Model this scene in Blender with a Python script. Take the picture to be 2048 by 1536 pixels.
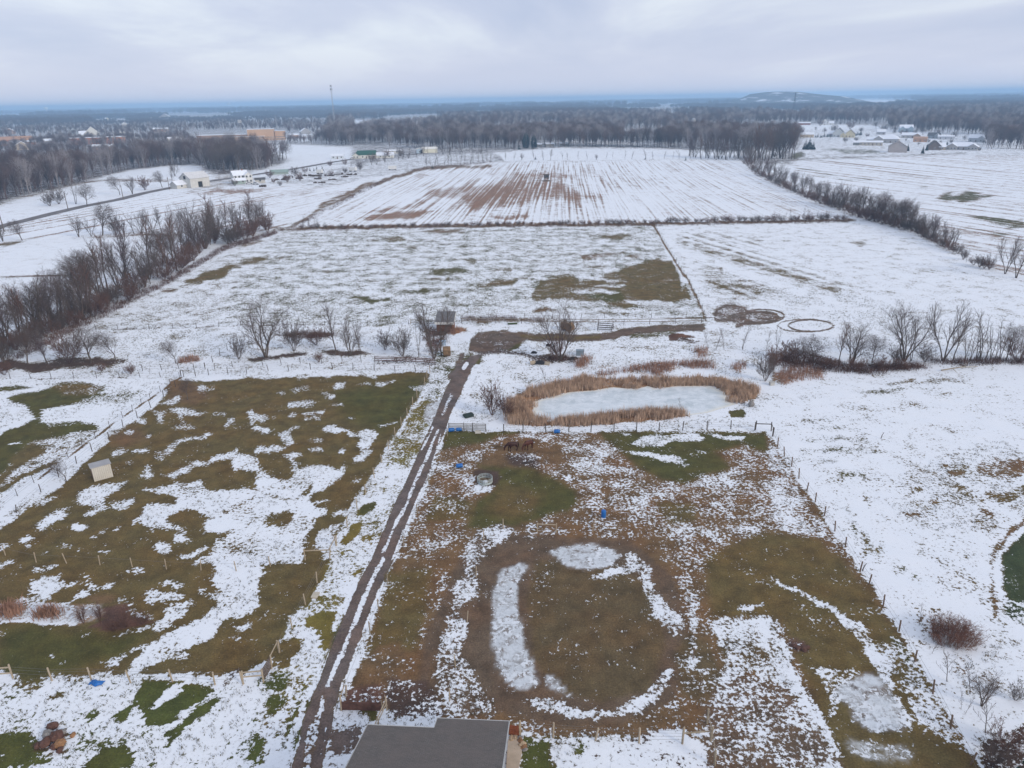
import bpy, math, random
import numpy as np
from mathutils import Vector, Matrix

S = bpy.context.scene
for o in list(bpy.data.objects):
    bpy.data.objects.remove(o)
COL = S.collection
R = math.radians

# ------------------------------------------------------------------ camera
CAM_H = 48.0                       # drone height in metres
FOC = 1420.0                       # focal length in pixels of a 2048 px wide frame
PITCH = math.atan((768 - 200) / FOC)
ROLL = math.atan(0.0175)
cam = bpy.data.cameras.new('camera')
cam.sensor_fit = 'HORIZONTAL'
cam.sensor_width = 36.0
cam.lens = 36.0 * FOC / 2048
cam.clip_start = 0.5
cam.clip_end = 60000
cam_o = bpy.data.objects.new('camera', cam)
COL.objects.link(cam_o)
cam_o.matrix_world = (Matrix.Translation((0, 0, CAM_H)) @ Matrix.Rotation(math.pi / 2 - PITCH, 4, 'X')
                      @ Matrix.Rotation(-ROLL, 4, 'Z'))
S.camera = cam_o

# ------------------------------------------------------------------ sky, sun, exposure
SUN_EL, SUN_AZ = R(24), R(128)     # low winter sun behind thin cloud, behind and to the right of the camera
W = bpy.data.worlds.new('World')
S.world = W
W.use_nodes = True
nt = W.node_tree
nt.nodes.clear()
N = nt.nodes.new
L = nt.links.new
sky = N('ShaderNodeTexSky')
sky.sky_type = 'NISHITA'
sky.sun_disc = False
sky.sun_elevation = SUN_EL
sky.sun_rotation = SUN_AZ
sky.air_density = 1.0
sky.dust_density = 2.0
sky.altitude = 250
tc = N('ShaderNodeTexCoord')
sep = N('ShaderNodeSeparateXYZ')
L(tc.outputs['Generated'], sep.inputs[0])
# cloud sheet: direction projected on a plane overhead
zz = N('ShaderNodeMath'); zz.operation = 'MAXIMUM'; zz.inputs[1].default_value = 0.0
L(sep.outputs['Z'], zz.inputs[0])
za = N('ShaderNodeMath'); za.operation = 'ADD'; za.inputs[1].default_value = 0.10
L(zz.outputs[0], za.inputs[0])
dx = N('ShaderNodeMath'); dx.operation = 'DIVIDE'; L(sep.outputs['X'], dx.inputs[0]); L(za.outputs[0], dx.inputs[1])
dy = N('ShaderNodeMath'); dy.operation = 'DIVIDE'; L(sep.outputs['Y'], dy.inputs[0]); L(za.outputs[0], dy.inputs[1])
cb = N('ShaderNodeCombineXYZ'); L(dx.outputs[0], cb.inputs[0]); L(dy.outputs[0], cb.inputs[1])
mp = N('ShaderNodeMapping'); mp.inputs['Scale'].default_value = (0.62, 0.36, 1); mp.inputs['Location'].default_value = (3.1, 1.7, 0)
L(cb.outputs[0], mp.inputs[0])
cn = N('ShaderNodeTexNoise'); cn.inputs['Scale'].default_value = 0.75; cn.inputs['Detail'].default_value = 6; cn.inputs['Roughness'].default_value = 0.55
cn.inputs['Distortion'].default_value = 0.4
L(mp.outputs[0], cn.inputs['Vector'])
cr = N('ShaderNodeValToRGB')
cr.color_ramp.elements[0].position = 0.36; cr.color_ramp.elements[0].color = (5.3, 5.9, 7.7, 1)
cr.color_ramp.elements[1].position = 0.64; cr.color_ramp.elements[1].color = (8.3, 8.8, 9.5, 1)
e = cr.color_ramp.elements.new(0.5); e.color = (6.3, 6.75, 8.3, 1)
L(cn.outputs['Fac'], cr.inputs[0])
# towards the horizon the cloud deck reads as one even lavender veil
hz = N('ShaderNodeMapRange'); hz.inputs[1].default_value = 0.005; hz.inputs[2].default_value = 0.075
L(zz.outputs[0], hz.inputs[0])
hm = N('ShaderNodeMix'); hm.data_type = 'RGBA'; hm.inputs[6].default_value = (7.2, 7.35, 8.7, 1)
L(hz.outputs[0], hm.inputs[0]); L(cr.outputs[0], hm.inputs[7])
zen = N('ShaderNodeMapRange'); zen.inputs[1].default_value = 0.25; zen.inputs[2].default_value = 1.0; zen.inputs[3].default_value = 1.0; zen.inputs[4].default_value = 1.05
L(zz.outputs[0], zen.inputs[0])
zm = N('ShaderNodeVectorMath'); zm.operation = 'SCALE'; L(hm.outputs[2], zm.inputs[0]); L(zen.outputs[0], zm.inputs['Scale'])
mx = N('ShaderNodeMix'); mx.data_type = 'RGBA'; mx.inputs[0].default_value = 0.86   # thin gaps keep some blue sky
L(sky.outputs[0], mx.inputs[6]); L(zm.outputs[0], mx.inputs[7])
bg = N('ShaderNodeBackground'); bg.inputs['Strength'].default_value = 0.107
L(mx.outputs[2], bg.inputs[0])
wo = N('ShaderNodeOutputWorld'); L(bg.outputs[0], wo.inputs[0])

sun = bpy.data.lights.new('sun', 'SUN')
sun.energy = 1.8
sun.angle = R(14)
sun.color = (1.0, 0.89, 0.76)
sun_o = bpy.data.objects.new('sun', sun)
COL.objects.link(sun_o)
# direction towards the sun (Nishita rotation runs clockwise from +Y)
sd = Vector((math.sin(SUN_AZ) * math.cos(SUN_EL), math.cos(SUN_AZ) * math.cos(SUN_EL), math.sin(SUN_EL)))
sun_o.rotation_euler = sd.to_track_quat('Z', 'Y').to_euler()

S.view_settings.view_transform = 'Standard'
S.view_settings.look = 'None'
S.view_settings.exposure = 0.0
S.view_settings.gamma = 1.0
S.view_settings.use_curve_mapping = False
S.cycles.max_bounces = 4
S.cycles.diffuse_bounces = 2
S.cycles.glossy_bounces = 2
S.cycles.transparent_max_bounces = 4
S.cycles.volume_bounces = 2

# ------------------------------------------------------------------ ground geometry helpers
CR, SR = math.cos(ROLL), math.sin(ROLL)
CP, SP = math.cos(PITCH), math.sin(PITCH)

def sstep(a, b, x):
    t = np.clip((x - a) / (b - a), 0, 1)
    return t * t * (3 - 2 * t)

def terrain(x, y):
    """Height of the land: flat farmland with slow swells beyond the second fence line."""
    x = np.asarray(x, float); y = np.asarray(y, float)
    k = sstep(240, 420, y) * (1 - sstep(900, 1600, y))
    return k * (1.3 * np.sin(x / 150 + 0.6) * np.sin(y / 120 + 1.0) + 0.8 * np.sin(x / 90 + y / 140))

def at(px, py, z=None):
    """Point of the land seen at photograph pixel (px, py); with z, the point at that height."""
    u, v = (px - 1024) / FOC, (768 - py) / FOC
    uu, vv = u * CR + v * SR, -u * SR + v * CR
    d = (uu, CP + vv * SP, -SP + vv * CP)
    h = 0.0 if z is None else z
    for _ in range(1 if z is not None else 8):
        t = (h - CAM_H) / d[2]
        if z is None:
            h = float(terrain(d[0] * t, d[1] * t))
    return Vector((d[0] * t, d[1] * t, h))

def to_px(x, y, z):
    dz = z - CAM_H
    f = y * CP - dz * SP
    g = y * SP + dz * CP
    f = np.where(f < 1, 1, f)
    uu, vv = x / f, g / f
    return 1024 + FOC * (uu * CR - vv * SR), 768 - FOC * (uu * SR + vv * CR)

def mpp(p):
    """Metres per photograph pixel at a point."""
    return (p.y * CP - (p.z - CAM_H) * SP) / FOC

# ------------------------------------------------------------------ numpy value noise
def _hash(i, j, s):
    n = (i.astype(np.int64) * 374761393 + j.astype(np.int64) * 668265263 + s * 974634777) & 0x7fffffff
    n = ((n ^ (n >> 13)) * 1274126177) & 0x7fffffff
    return ((n ^ (n >> 16)) & 0xffff) / 65535.0

def vnoise(x, y, s):
    i, j = np.floor(x), np.floor(y)
    fx, fy = x - i, y - j
    fx, fy = fx * fx * (3 - 2 * fx), fy * fy * (3 - 2 * fy)
    a, b = _hash(i, j, s), _hash(i + 1, j, s)
    c, d = _hash(i, j + 1, s), _hash(i + 1, j + 1, s)
    return (a + (b - a) * fx) * (1 - fy) + (c + (d - c) * fx) * fy

def fbm(x, y, s, o=3):
    t, a, w = 0, 0.5, 0
    for k in range(o):
        t = t + a * vnoise(x * 2 ** k, y * 2 ** k, s + k); w += a; a *= 0.5
    return t / w - 0.5

# ------------------------------------------------------------------ ground cover: what lies where
COLS = dict(olive=(.114, .085, .031), green=(.072, .069, .018), yellow=(.145, .120, .028), leaf=(.142, .088, .042), mud=(.116, .082, .054),
            mulch=(.070, .046, .036), stubble=(.225, .140, .095), gravel=(.125, .100, .090), dirt=(.115, .084, .064), red=(.110, .060, .044),
            reed=(.250, .145, .075), dark=(.040, .056, .022), floor=(.075, .054, .046), lawn=(.068, .080, .018), arena=(.106, .077, .038),
            tan=(.50, .40, .30))
CROPS = dict(A=(0, 700, .2735), B=(512, 700, .2735), C=(1024, 700, .2735), D=(1536, 700, .2735), E=(0, 1116, .2735), F=(512, 1116, .2735),
             G=(1024, 1116, .2735), H=(1536, 1116, .2735), J=(0, 400, .3418), K=(650, 400, .3418), L=(1348, 400, .3418), M=(0, 160, .3418),
             N=(650, 160, .3418), O=(1348, 160, .3418), Q=(680, 1370, .1953), T=(880, 830, .17578), U=(860, 610, .18555), Z=(0, 0, 1))
PAINT = []

def pts_of(crop, txt):
    ox, oy, k = CROPS[crop]
    v = [float(t) for t in txt.replace(',', ' ').split()]
    return np.array([(ox + v[i] * k, oy + v[i + 1] * k) for i in range(0, len(v), 2)])

def area(crop, txt, s=None, c=None, f=3.0, g=None, ice=None, w=1.0, row=None):
    PAINT.append(('a', pts_of(crop, txt), s, c, f, g, ice, w, row, 0))

def line(crop, txt, wd, s=None, c=None, f=2.0, g=None, ice=None, w=0.4):
    PAINT.append(('l', pts_of(crop, txt), s, c, f, g, ice, w, None, wd * CROPS[crop][2] / 2))

def oval(crop, cx, cy, rx, ry, wd, a0=0, a1=360, **k):
    txt = ' '.join('%.1f,%.1f' % (cx + rx * math.cos(R(a)), cy + ry * math.sin(R(a))) for a in np.linspace(a0, a1, 30))
    line(crop, txt, wd, **k)

def seg_dist(P, X, Y, closed):
    n = len(P)
    best = np.full(X.shape, 1e9)
    for i in range(n if closed else n - 1):
        ax, ay = P[i]; bx, by = P[(i + 1) % n]
        ex, ey = bx - ax, by - ay
        l2 = ex * ex + ey * ey + 1e-9
        t = np.clip(((X - ax) * ex + (Y - ay) * ey) / l2, 0, 1)
        d = (X - ax - t * ex) ** 2 + (Y - ay - t * ey) ** 2
        best = np.minimum(best, d)
    return np.sqrt(best)

def inside(P, X, Y):
    r = np.zeros(X.shape, bool)
    n = len(P)
    for i in range(n):
        ax, ay = P[i]; bx, by = P[(i + 1) % n]
        c = (ay > Y) != (by > Y)
        if by != ay:
            r ^= c & (X < (bx - ax) * (Y - ay) / (by - ay) + ax)
    return r
# base: far country is woodland floor, nearer land is snowy grass
area('Z', '-900,150 3000,150 3000,330 -900,330', s=.46, c='floor', f=2)
area('Z', '-900,330 3000,330 3000,1700 -900,1700', s=.86, c='olive', f=6)
area('Z', '-400,450 -300,442 0,407 102,382 171,365 215,351 262,341 342,331 393,331 430,352 480,346 510,346 545,336 575,320 560,300 400,296 0,300 -400,330', s=.30, c='floor', f=3, w=1.5)
# --- far left fields
area('M', '-1400,1200 -500,900 0,760 500,590 640,560 760,530 1000,505 1150,505 1180,540 1100,600 1060,640 800,690 500,760 200,830 0,880 -900,1200', s=.92, c='stubble')
line('M', '0,725 300,650 500,600 620,585', 10, s=.3, c='leaf')
line('M', '640,582 800,590 1000,588', 14, s=.35, c='leaf')
area('Z', '-400,450 -300,442 0,405 102,380 171,363 215,349 262,339 300,335 300,300 0,300 -400,330', s=.30, c='floor', f=3, w=1.5)
area('M', '-900,1300 0,880 300,790 500,750 800,700 1060,655 1640,620 2048,600 2048,660 1700,830 1640,880 430,930 180,930 0,960', s=.86, c='stubble', row=1)
area('M', '1090,660 1250,640 1500,630 1600,645 1400,660 1200,680', s=.36, c='stubble', f=3, w=3)
area('M', '1050,790 1200,740 1400,700 1640,670 1600,720 1400,740 1180,790 1060,820', s=.66, c='stubble', f=5, w=3, row=1)
area('M', '1650,650 1800,640 1900,655 1750,680', s=.62, c='stubble', f=3, w=2)
area('J', '-900,900 0,250 430,220 1080,200 800,260 400,430 0,620 -600,900', s=.93, c='leaf')
area('J', '0,250 160,235 140,252 0,268', s=.2, c='olive')
area('J', '0,285 50,285 30,298 0,300', s=.25, c='olive')
area('J', '200,350 260,340 300,370 240,380', s=.72, c='reed', f=6)
area('J', '430,215 700,200 1080,190 1060,205 620,225', s=.45, c='leaf')
line('J', '-200,450 0,448 380,441 420,445', 9, s=.12, c='mud')
area('M', '1340,520 1600,530 1700,470 1560,395 1700,380 2048,395 2048,480 1700,510 1560,545', s=.9, c='olive')
area('M', '1560,390 1700,380 1900,385 2048,398 2048,440 1800,430 1600,430', s=.93, c='olive')
area('M', '1480,570 1700,540 2048,500 2048,590 1640,612 1300,620', s=.7, c='olive', f=4)
area('M', '1280,560 1480,550 1500,610 1280,630 1100,650 1180,600', s=.55, c='leaf', f=4)
# --- far ploughed field with crop rows
area('Z', '590,452 680,410 765,370 830,342 985,325 1480,318 1560,360 1700,440 1310,447 900,452', s=.86, c='stubble', f=3, row=2)
area('N', '520,800 700,690 820,600 1000,540 1300,520 1700,530 1760,590 1600,720 1300,790 900,820', s=.70, c='stubble', f=16, w=2, row=2)
area('N', '800,740 870,650 960,600 1060,560 1160,550 1280,570 1340,590 1450,650 1600,685 1500,700 1420,705 1300,690 1200,720 1000,750 880,760', s=.30, c='stubble', f=8, w=1.4, row=2)
area('N', '860,740 930,650 1050,610 1150,600 1120,660 1000,700 960,750', s=.16, c='stubble', f=8, w=1.4, row=2)
area('N', '1080,555 1250,545 1450,550 1700,548 1760,555 1500,575 1300,575', s=.36, f=4, w=1.4, row=2)
area('N', '220,800 400,770 560,760 650,770 450,815 330,820', s=.2, f=4, w=1.4, row=2)
area('N', '200,770 420,740 550,700 650,690 500,745 300,775', s=.32, f=4, w=1.4, row=2)
area('N', '560,680 640,640 820,620 960,600 840,700 640,690', s=.4, f=4, w=1.4, row=2)
area('N', '960,800 1200,790 1180,815 1000,820', s=.26, f=3, w=1.4, row=2)
area('N', '480,560 560,540 640,565 520,575', s=.5, f=3, w=1.4)
area('N', '1560,500 2048,480 2048,840 1700,820', s=.9, f=30, row=2)
area('N', '1400,540 1800,545 1900,600 1600,640 1450,600', s=.72, f=12, row=2)
area('Z', '985,306 1120,296 1280,297 1480,303 1480,317 1000,323', s=.9, c='leaf', f=2)
area('Z', '830,312 985,306 985,322 830,338 640,375 575,365 700,330', s=.62, c='floor', f=3)
line('N', '0,735 120,670 260,610 340,585 480,530 700,510 960,505', 18, s=.2, c='leaf', w=1.5)
line('Z', '575,458 620,432 690,396 765,358', 6, s=.3, c='leaf', w=1)
line('Z', '555,458 700,454 900,452 1100,449 1310,448 1500,444 1700,440', 7, s=.2, c='leaf', w=1)
# --- far right field
area('Z', '1590,322 1700,305 1900,302 2400,300 2600,700 2048,568 1912,500 1780,447 1690,415 1600,365', s=.85, c='stubble', f=4, row=3)
area('O', '1560,700 1620,670 1700,640 1800,660 1870,680 1780,710 1680,720', s=.2, c='green', f=2, w=2, row=3)
area('O', '1740,790 1900,800 2048,820 2048,880 1900,850', s=.3, c='green', f=2, w=2, row=3)
area('O', '1700,860 1850,890 2048,900 1900,915', s=.45, c='green', f=2, w=2, row=3)
area('O', '1380,625 1500,610 1480,640', s=.62, c='green', f=2, w=2, row=3)
line('O', '790,505 900,560 1000,580 1150,590', 14, s=.6, c='green', f=3, w=2)
line('O', '800,480 1000,490 1200,520 1500,600 1900,660', 9, s=.62, f=2, w=1)
line('O', '900,480 1100,500 1300,540 1500,570', 5, s=.55, f=2, w=1)
area('O', '1650,445 2100,425 2100,475 1850,465', s=.62, c='stubble', f=5, w=2)
area('O', '1500,480 1800,500 2100,540 1900,545 1600,520', s=.8, f=6, w=2, row=3)
area('O', '700,250 2048,300 2048,440 1500,440 1000,470 690,470', s=.74, c='floor', f=3, g=1)
area('O', '700,430 800,420 790,450 700,465', s=.15, c='green', f=2)
area('O', '880,400 1150,410 1250,430 1000,432', s=.36, c='green', f=2)
area('O', '1000,375 1250,385 1200,400 1000,390', s=.7, c='olive', f=2)
line('O', '700,470 900,455 1200,450 1400,440 1700,428', 8, s=.4, c='mud', f=2)
line('O', '830,412 900,445 940,465', 8, s=.5, c='mud', f=2)
area('O', '180,290 520,265 720,268 900,262 1200,270 1230,285 800,290 560,300 300,305', s=.94, c='olive', f=2)
area('O', '300,185 480,175 680,180 760,190 720,205 540,200', s=.93, f=1)
area('O', '700,115 900,110 1400,120 1440,135 1000,130 720,130', s=.93, f=1)
area('O', '1560,130 1800,132 1900,145 1600,138', s=.93, f=1)
area('N', '170,235 700,225 690,245 180,300', s=.85, f=1, w=2)
area('M', '1640,315 1860,310 1850,360 1650,350', s=.8, f=1, w=2)
# --- middle pasture
area('Z', '570,463 1305,451 1412,640 1240,646 200,655 330,585 480,500', s=.65, c='green', f=4, g=1)
area('Z', '-200,760 330,560 570,463 480,560 420,650 200,720 -200,900', s=.74, c='olive', f=30, g=1)
for t, v, c in (('J 1100,470 1250,400 1400,380 1340,440 1160,490', .22, 'olive'), ('J 1400,350 1560,325 1600,340 1430,380', .3, 'olive'),
             ('J 960,530 1040,505 1050,525 960,545', .2, 'leaf'), ('J 1560,350 1700,330 1690,345 1590,365', .4, 'olive'),
             ('J 1400,260 1500,235 1560,230 1480,260 1420,270', .35, 'leaf'),
             ('J 1700,300 1900,320 1900,330 1750,310', .5, 'green'),
             ('K 1210,570 1260,520 1330,450 1420,430 1500,470 1560,460 1700,410 1830,380 1940,340 2040,360 2130,580 1900,610 1760,640 1690,620 1600,590 1400,580 1280,590', .32, 'olive'),
             ('K 1820,390 1950,350 2060,380 2110,560 1900,600 1780,560 1760,440', .24, 'olive'), ('K 1500,545 1700,520 1760,590 1640,600', .26, 'green'), ('K 1300,480 1430,450 1480,480 1360,505', .26, 'olive'),
             ('K 1400,530 1650,525 1700,540 1500,550', .8, 'olive'), ('K 1500,450 1720,470 1650,480', .75, 'olive'),
             ('K 1560,500 1700,510 1750,500 1650,495', .7, 'olive'), ('K 1740,590 1900,590 2040,600 2100,640 1860,630', .8, 'olive'),
             ('K 520,440 700,405 840,410 700,445', .3, 'green'), ('K 590,470 700,455 690,475', .3, 'olive'),
             ('K 850,500 1000,470 1200,450 1060,500 900,510', .34, 'olive'), ('K 430,540 560,515 700,520 680,545', .36, 'green'),
             ('K 150,570 260,560 380,580 300,600', .3, 'green'), ('K 740,350 900,350 880,365', .4, 'olive'), ('K 0,420 70,410 40,435', .35, 'olive'),
             ('K 930,420 1060,400 1060,425', .36, 'olive'), ('K 1090,400 1260,400 1240,415', .4, 'green'),
             ('K 560,185 700,175 800,185 720,200', .3, 'leaf'), ('K 280,225 400,215 470,240 350,245', .36, 'olive'),
             ('K 390,270 500,270 470,285', .45, 'olive'), ('K 880,180 1000,178 930,190', .4, 'olive'), ('K 520,235 660,240 600,255', .5, 'green'),
             ('K 1540,210 1700,200 1830,210 1700,230 1600,225', .32, 'olive'), ('K 1490,320 1650,310 1760,300 1640,330 1530,350', .42, 'leaf'),
             ('K 1750,280 1950,290 1850,300', .5, 'green'), ('K 1750,330 1850,320 1840,345', .42, 'leaf'), ('K 1520,390 1660,385 1600,400', .5, 'olive'),
             ('K 1220,650 1300,630 1370,660 1280,680', .2, 'leaf'), ('K 1080,650 1180,690 1100,690', .3, 'olive'),
             ('K 1720,660 1830,680 1760,710', .2, 'olive'), ('K 1570,650 1680,660 1600,670', .4, 'olive')):
    k, p = t.split(' ', 1)
    area(k, p, s=v - (.12 if v < .6 else 0), c=c, f=3.5, w=1.3, g=1)
# --- right middle field
area('Z', '1312,450 1690,444 1780,450 1912,505 2048,575 2300,680 2048,690 1560,660 1425,640', s=.905, c='olive', f=3, g=1)
area('L', '60,180 500,220 900,430 1000,540 700,560 200,560 60,330', s=.68, f=18, w=4, g=1, row=3)
for t, v in (('1000,260 1080,240 1160,265 1080,285', .42), ('240,400 330,390 320,430', .4), ('160,350 230,360 200,375', .45), ('1430,400 1550,405 1650,450 1540,440', .72),
             ('480,540 550,535 520,560', .45), ('220,450 300,470 280,520', .5), ('80,270 180,275 150,290', .55), ('780,480 950,480 900,520', .66)):
    area('L', t, s=v - .05, f=3, w=2.4, g=1)
line('L', '-110,170 0,335 90,480 170,650 190,700', 16, s=.95, f=2)
line('Z', '1306,450 1340,505 1375,560 1405,625 1412,645', 4, s=.2, c='leaf', f=1.5)
# --- mud rings
area('L', '230,670 260,615 340,600 440,625 520,650 600,665 640,690 560,712 400,742 280,755', s=.30, c='dirt', f=6, w=1, g=1)
for cx, cy, rx, ry, wd in ((520, 680, 128, 40, 9), (510, 684, 100, 32, 7), (340, 680, 100, 62, 10), (470, 690, 150, 34, 7), (540, 676, 70, 22, 6), (800, 735, 130, 33, 8), (770, 735, 158, 37, 6)):
    oval('L', cx, cy, rx, ry, wd, s=.05, c='dirt', f=1.2, w=.15)
line('L', '-300,690 0,690 240,690', 6, s=.1, c='dirt', f=1)
line('L', '-300,730 0,725 300,738 560,712 640,690', 8, s=.08, c='dirt', f=1)
# --- strip of trees between the pastures
area('J', '-200,1060 230,840 560,757 1410,725 1900,722 2200,735 2200,1000 1700,1000 1000,1010 0,1040', s=.82, c='olive', f=4, g=1)
area('J', '-200,940 250,930 500,920 740,930 700,970 400,985 100,995 -200,995', s=.12, c='mulch', f=5, w=2)
area('J', '1450,930 1550,910 1800,888 1790,910 1600,930 1470,947', s=.15, c='mulch', f=3, w=1)
area('J', '1640,790 1800,770 1960,770 1960,800 1750,810', s=.3, c='red', f=3, w=2)
area('J', '1030,950 1100,925 1170,935 1080,965', s=.45, c='reed', f=3, w=1)
area('K', '-20,880 200,878 260,903 60,917', s=.15, c='mulch', f=3, w=1)
area('K', '280,900 640,920 650,975 500,970 300,950', s=.6, c='floor', f=4, w=1)
area('K', '560,745 720,745 700,860 640,930 590,900', s=.4, c='red', f=4, w=1)
area('K', '700,770 790,750 800,770 730,800', s=.25, c='reed', f=2, w=1)
area('J', '-200,1010 500,1003 1060,995 1060,1030 0,1042 -200,1060', s=.92, c='olive', f=3, g=1)
line('J', '-100,1043 500,1042 1000,1040', 6, s=.45, c='mulch', f=1.5)
line('J', '560,757 1000,750 1400,735 1900,728', 5, s=.4, c='floor', f=1.5)
# --- yard by the turn, track, pond surroundings
area('K', '780,1170 1000,640 1440,660 2048,690 2400,720 2300,1200 1600,1200', s=.85, c='olive', f=4, g=1)
area('K', '2000,720 2300,740 2600,930 2500,1100 2048,1000 1900,900', s=.84, c='olive', f=6, g=1)
area('K', '780,1170 870,960 1200,990 1150,1100 1020,1200', s=.86, f=6, g=1)
area('K', '700,1170 870,945 950,945 860,1060 800,1180', s=.95, f=5)
area('K', '820,890 850,810 900,770 1050,765 1120,790 1160,830 1060,880 950,892', s=.10, c='dirt', f=3, w=.6, g=1)
area('K', '1050,880 1100,850 1155,840 1130,872', s=.05, c='green', f=2, w=.6)
line('K', '1050,795 1300,806 1600,803 1750,777 1900,760 2048,750 2200,745', 44, s=.06, c='dirt', f=3, w=.5)
line('K', '1150,800 1300,806 1600,803', 18, s=.05, c='olive', f=3, w=.5)
line('K', '1800,800 1950,790 2048,770', 24, s=.4, c='green', f=3, w=.8)
area('L', '-30,790 80,785 110,800 60,815 -20,820', s=.12, c='red', f=2, w=.8)
area('L', '40,800 150,830 100,840 20,820', s=.3, c='mulch', f=2, w=.8)
line('K', '900,895 1000,890 1150,905 1240,930', 22, s=.35, c='floor', f=3, w=.8)
area('K', '860,920 930,905 920,950 870,960', s=.2, c='green', f=3, w=.8)
area('K', '1180,920 1260,905 1460,915 1480,945 1330,960 1200,965', s=.3, c='mulch', f=3, w=.8)
area('K', '780,680 950,690 1300,705 1600,700 1590,715 1200,720 800,715', s=.4, c='leaf', f=3, w=1, g=1)
area('K', '640,890 800,880 830,900 720,960 650,965', s=.45, c='green', f=4, w=1, g=1)
area('K', '610,980 740,960 830,900 830,930 700,1100 560,1170 540,1170', s=.58, c='green', f=4, w=1, g=1)
area('C', '500,130 700,110 880,90 1180,90 1250,140 1100,190 860,190 600,190', s=.62, c='reed', f=5, w=1, g=1)
area('C', '620,200 760,170 1050,170 1060,210 800,215', s=.95, f=4)
area('C', '1080,190 1200,140 1320,110 1460,150 1600,190 1560,215 1200,205', s=.95, f=4)
area('C', '-40,540 -40,370 100,300 260,260 520,200 900,215 1300,200 1540,200 1640,230 1800,290 1790,350 1650,400 1560,390 1600,300 1480,265 1200,265 900,285 600,300 420,310 170,370 170,440 150,510 560,500 1000,455 1240,455 1290,475 1000,525 500,555 100,560', s=.18, c='reed', f=3, w=.5)
area('C', '1500,330 1700,380 1640,430 1450,490 1300,480', s=.93, c='olive', f=4)
area('C', '1580,445 1690,430 1725,470 1700,492 1600,488', s=.05, c='green', f=2, w=.6)
area('C', '-500,570 -480,600 1900,595 1900,540 1300,500 560,560 100,565', s=.92, c='olive', f=2, g=1)
area('L', '600,1010 740,985 880,1020 860,1050 720,1060 650,1080 600,1070', s=.42, c='reed', f=3, w=.8, g=1)
area('L', '560,900 800,880 1000,960 1450,960 1500,990 1150,1030 950,1010 640,990', s=.45, c='red', f=4, w=1, g=1)
area('L', '1400,930 2100,930 2100,960 1500,985', s=.66, c='floor', f=4, w=1, g=1)
# --- green field at the left
area('A', '-300,210 600,205 1310,205 900,510 500,800 0,1190 -300,1400', s=.90, c='green', f=3, g=.4)
area('A', '50,350 180,310 330,280 480,240 660,245 780,270 760,320 900,340 700,370 540,400 330,420 300,520 500,520 700,540 750,580 680,610 560,600 380,640 230,670 120,770 60,860 -100,950 -100,700 60,590 180,545 230,500 200,430 120,380', s=.10, c='green', f=4, w=.8)
area('A', '400,255 660,245 780,275 700,330 500,330', s=.3, c='olive', f=4, w=.8)
area('A', '-100,285 0,270 100,258 290,262 120,292 -100,305', s=.3, c='green', f=2, w=.8)
area('A', '440,240 560,226 640,235 520,246', s=.3, c='olive', f=2, w=.5)
area('A', '690,350 1000,290 1050,300 920,380 700,400 560,390', s=.52, c='green', f=6, w=1, g=1)
area('A', '300,520 500,520 700,545 740,560 620,545 400,550', s=.42, f=3, w=.8)
area('A', '-100,1000 0,900 60,860 120,770 230,670 380,640 600,605 740,590 600,700 400,840 200,930 -100,1100', s=.13, c='olive', f=4, w=.8)
area('A', '240,690 340,640 620,600 740,590 640,690 480,770 330,830 210,880 240,800 330,740 270,700', s=.66, c='olive', f=5, w=.8, g=1)
area('A', '60,920 200,830 300,790 330,830 130,930 0,1010 -60,1020', s=.62, c='olive', f=4, w=.8, g=1)
area('A', '70,680 150,670 160,682 80,692', s=.85, f=1.5, w=.3)
area('A', '60,830 105,825 105,842 66,844', s=.85, f=1.5, w=.3)
line('A', '1320,196 1100,370 900,515 700,665 500,805 250,990 0,1190 -200,1340', 74, s=.99, c='olive', f=3, w=.2, g=.3)
line('A', '1320,202 1100,355 900,490 700,640 500,782 250,965 0,1160 -200,1310', 9, s=.1, c='leaf', f=1, w=.15)
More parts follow.
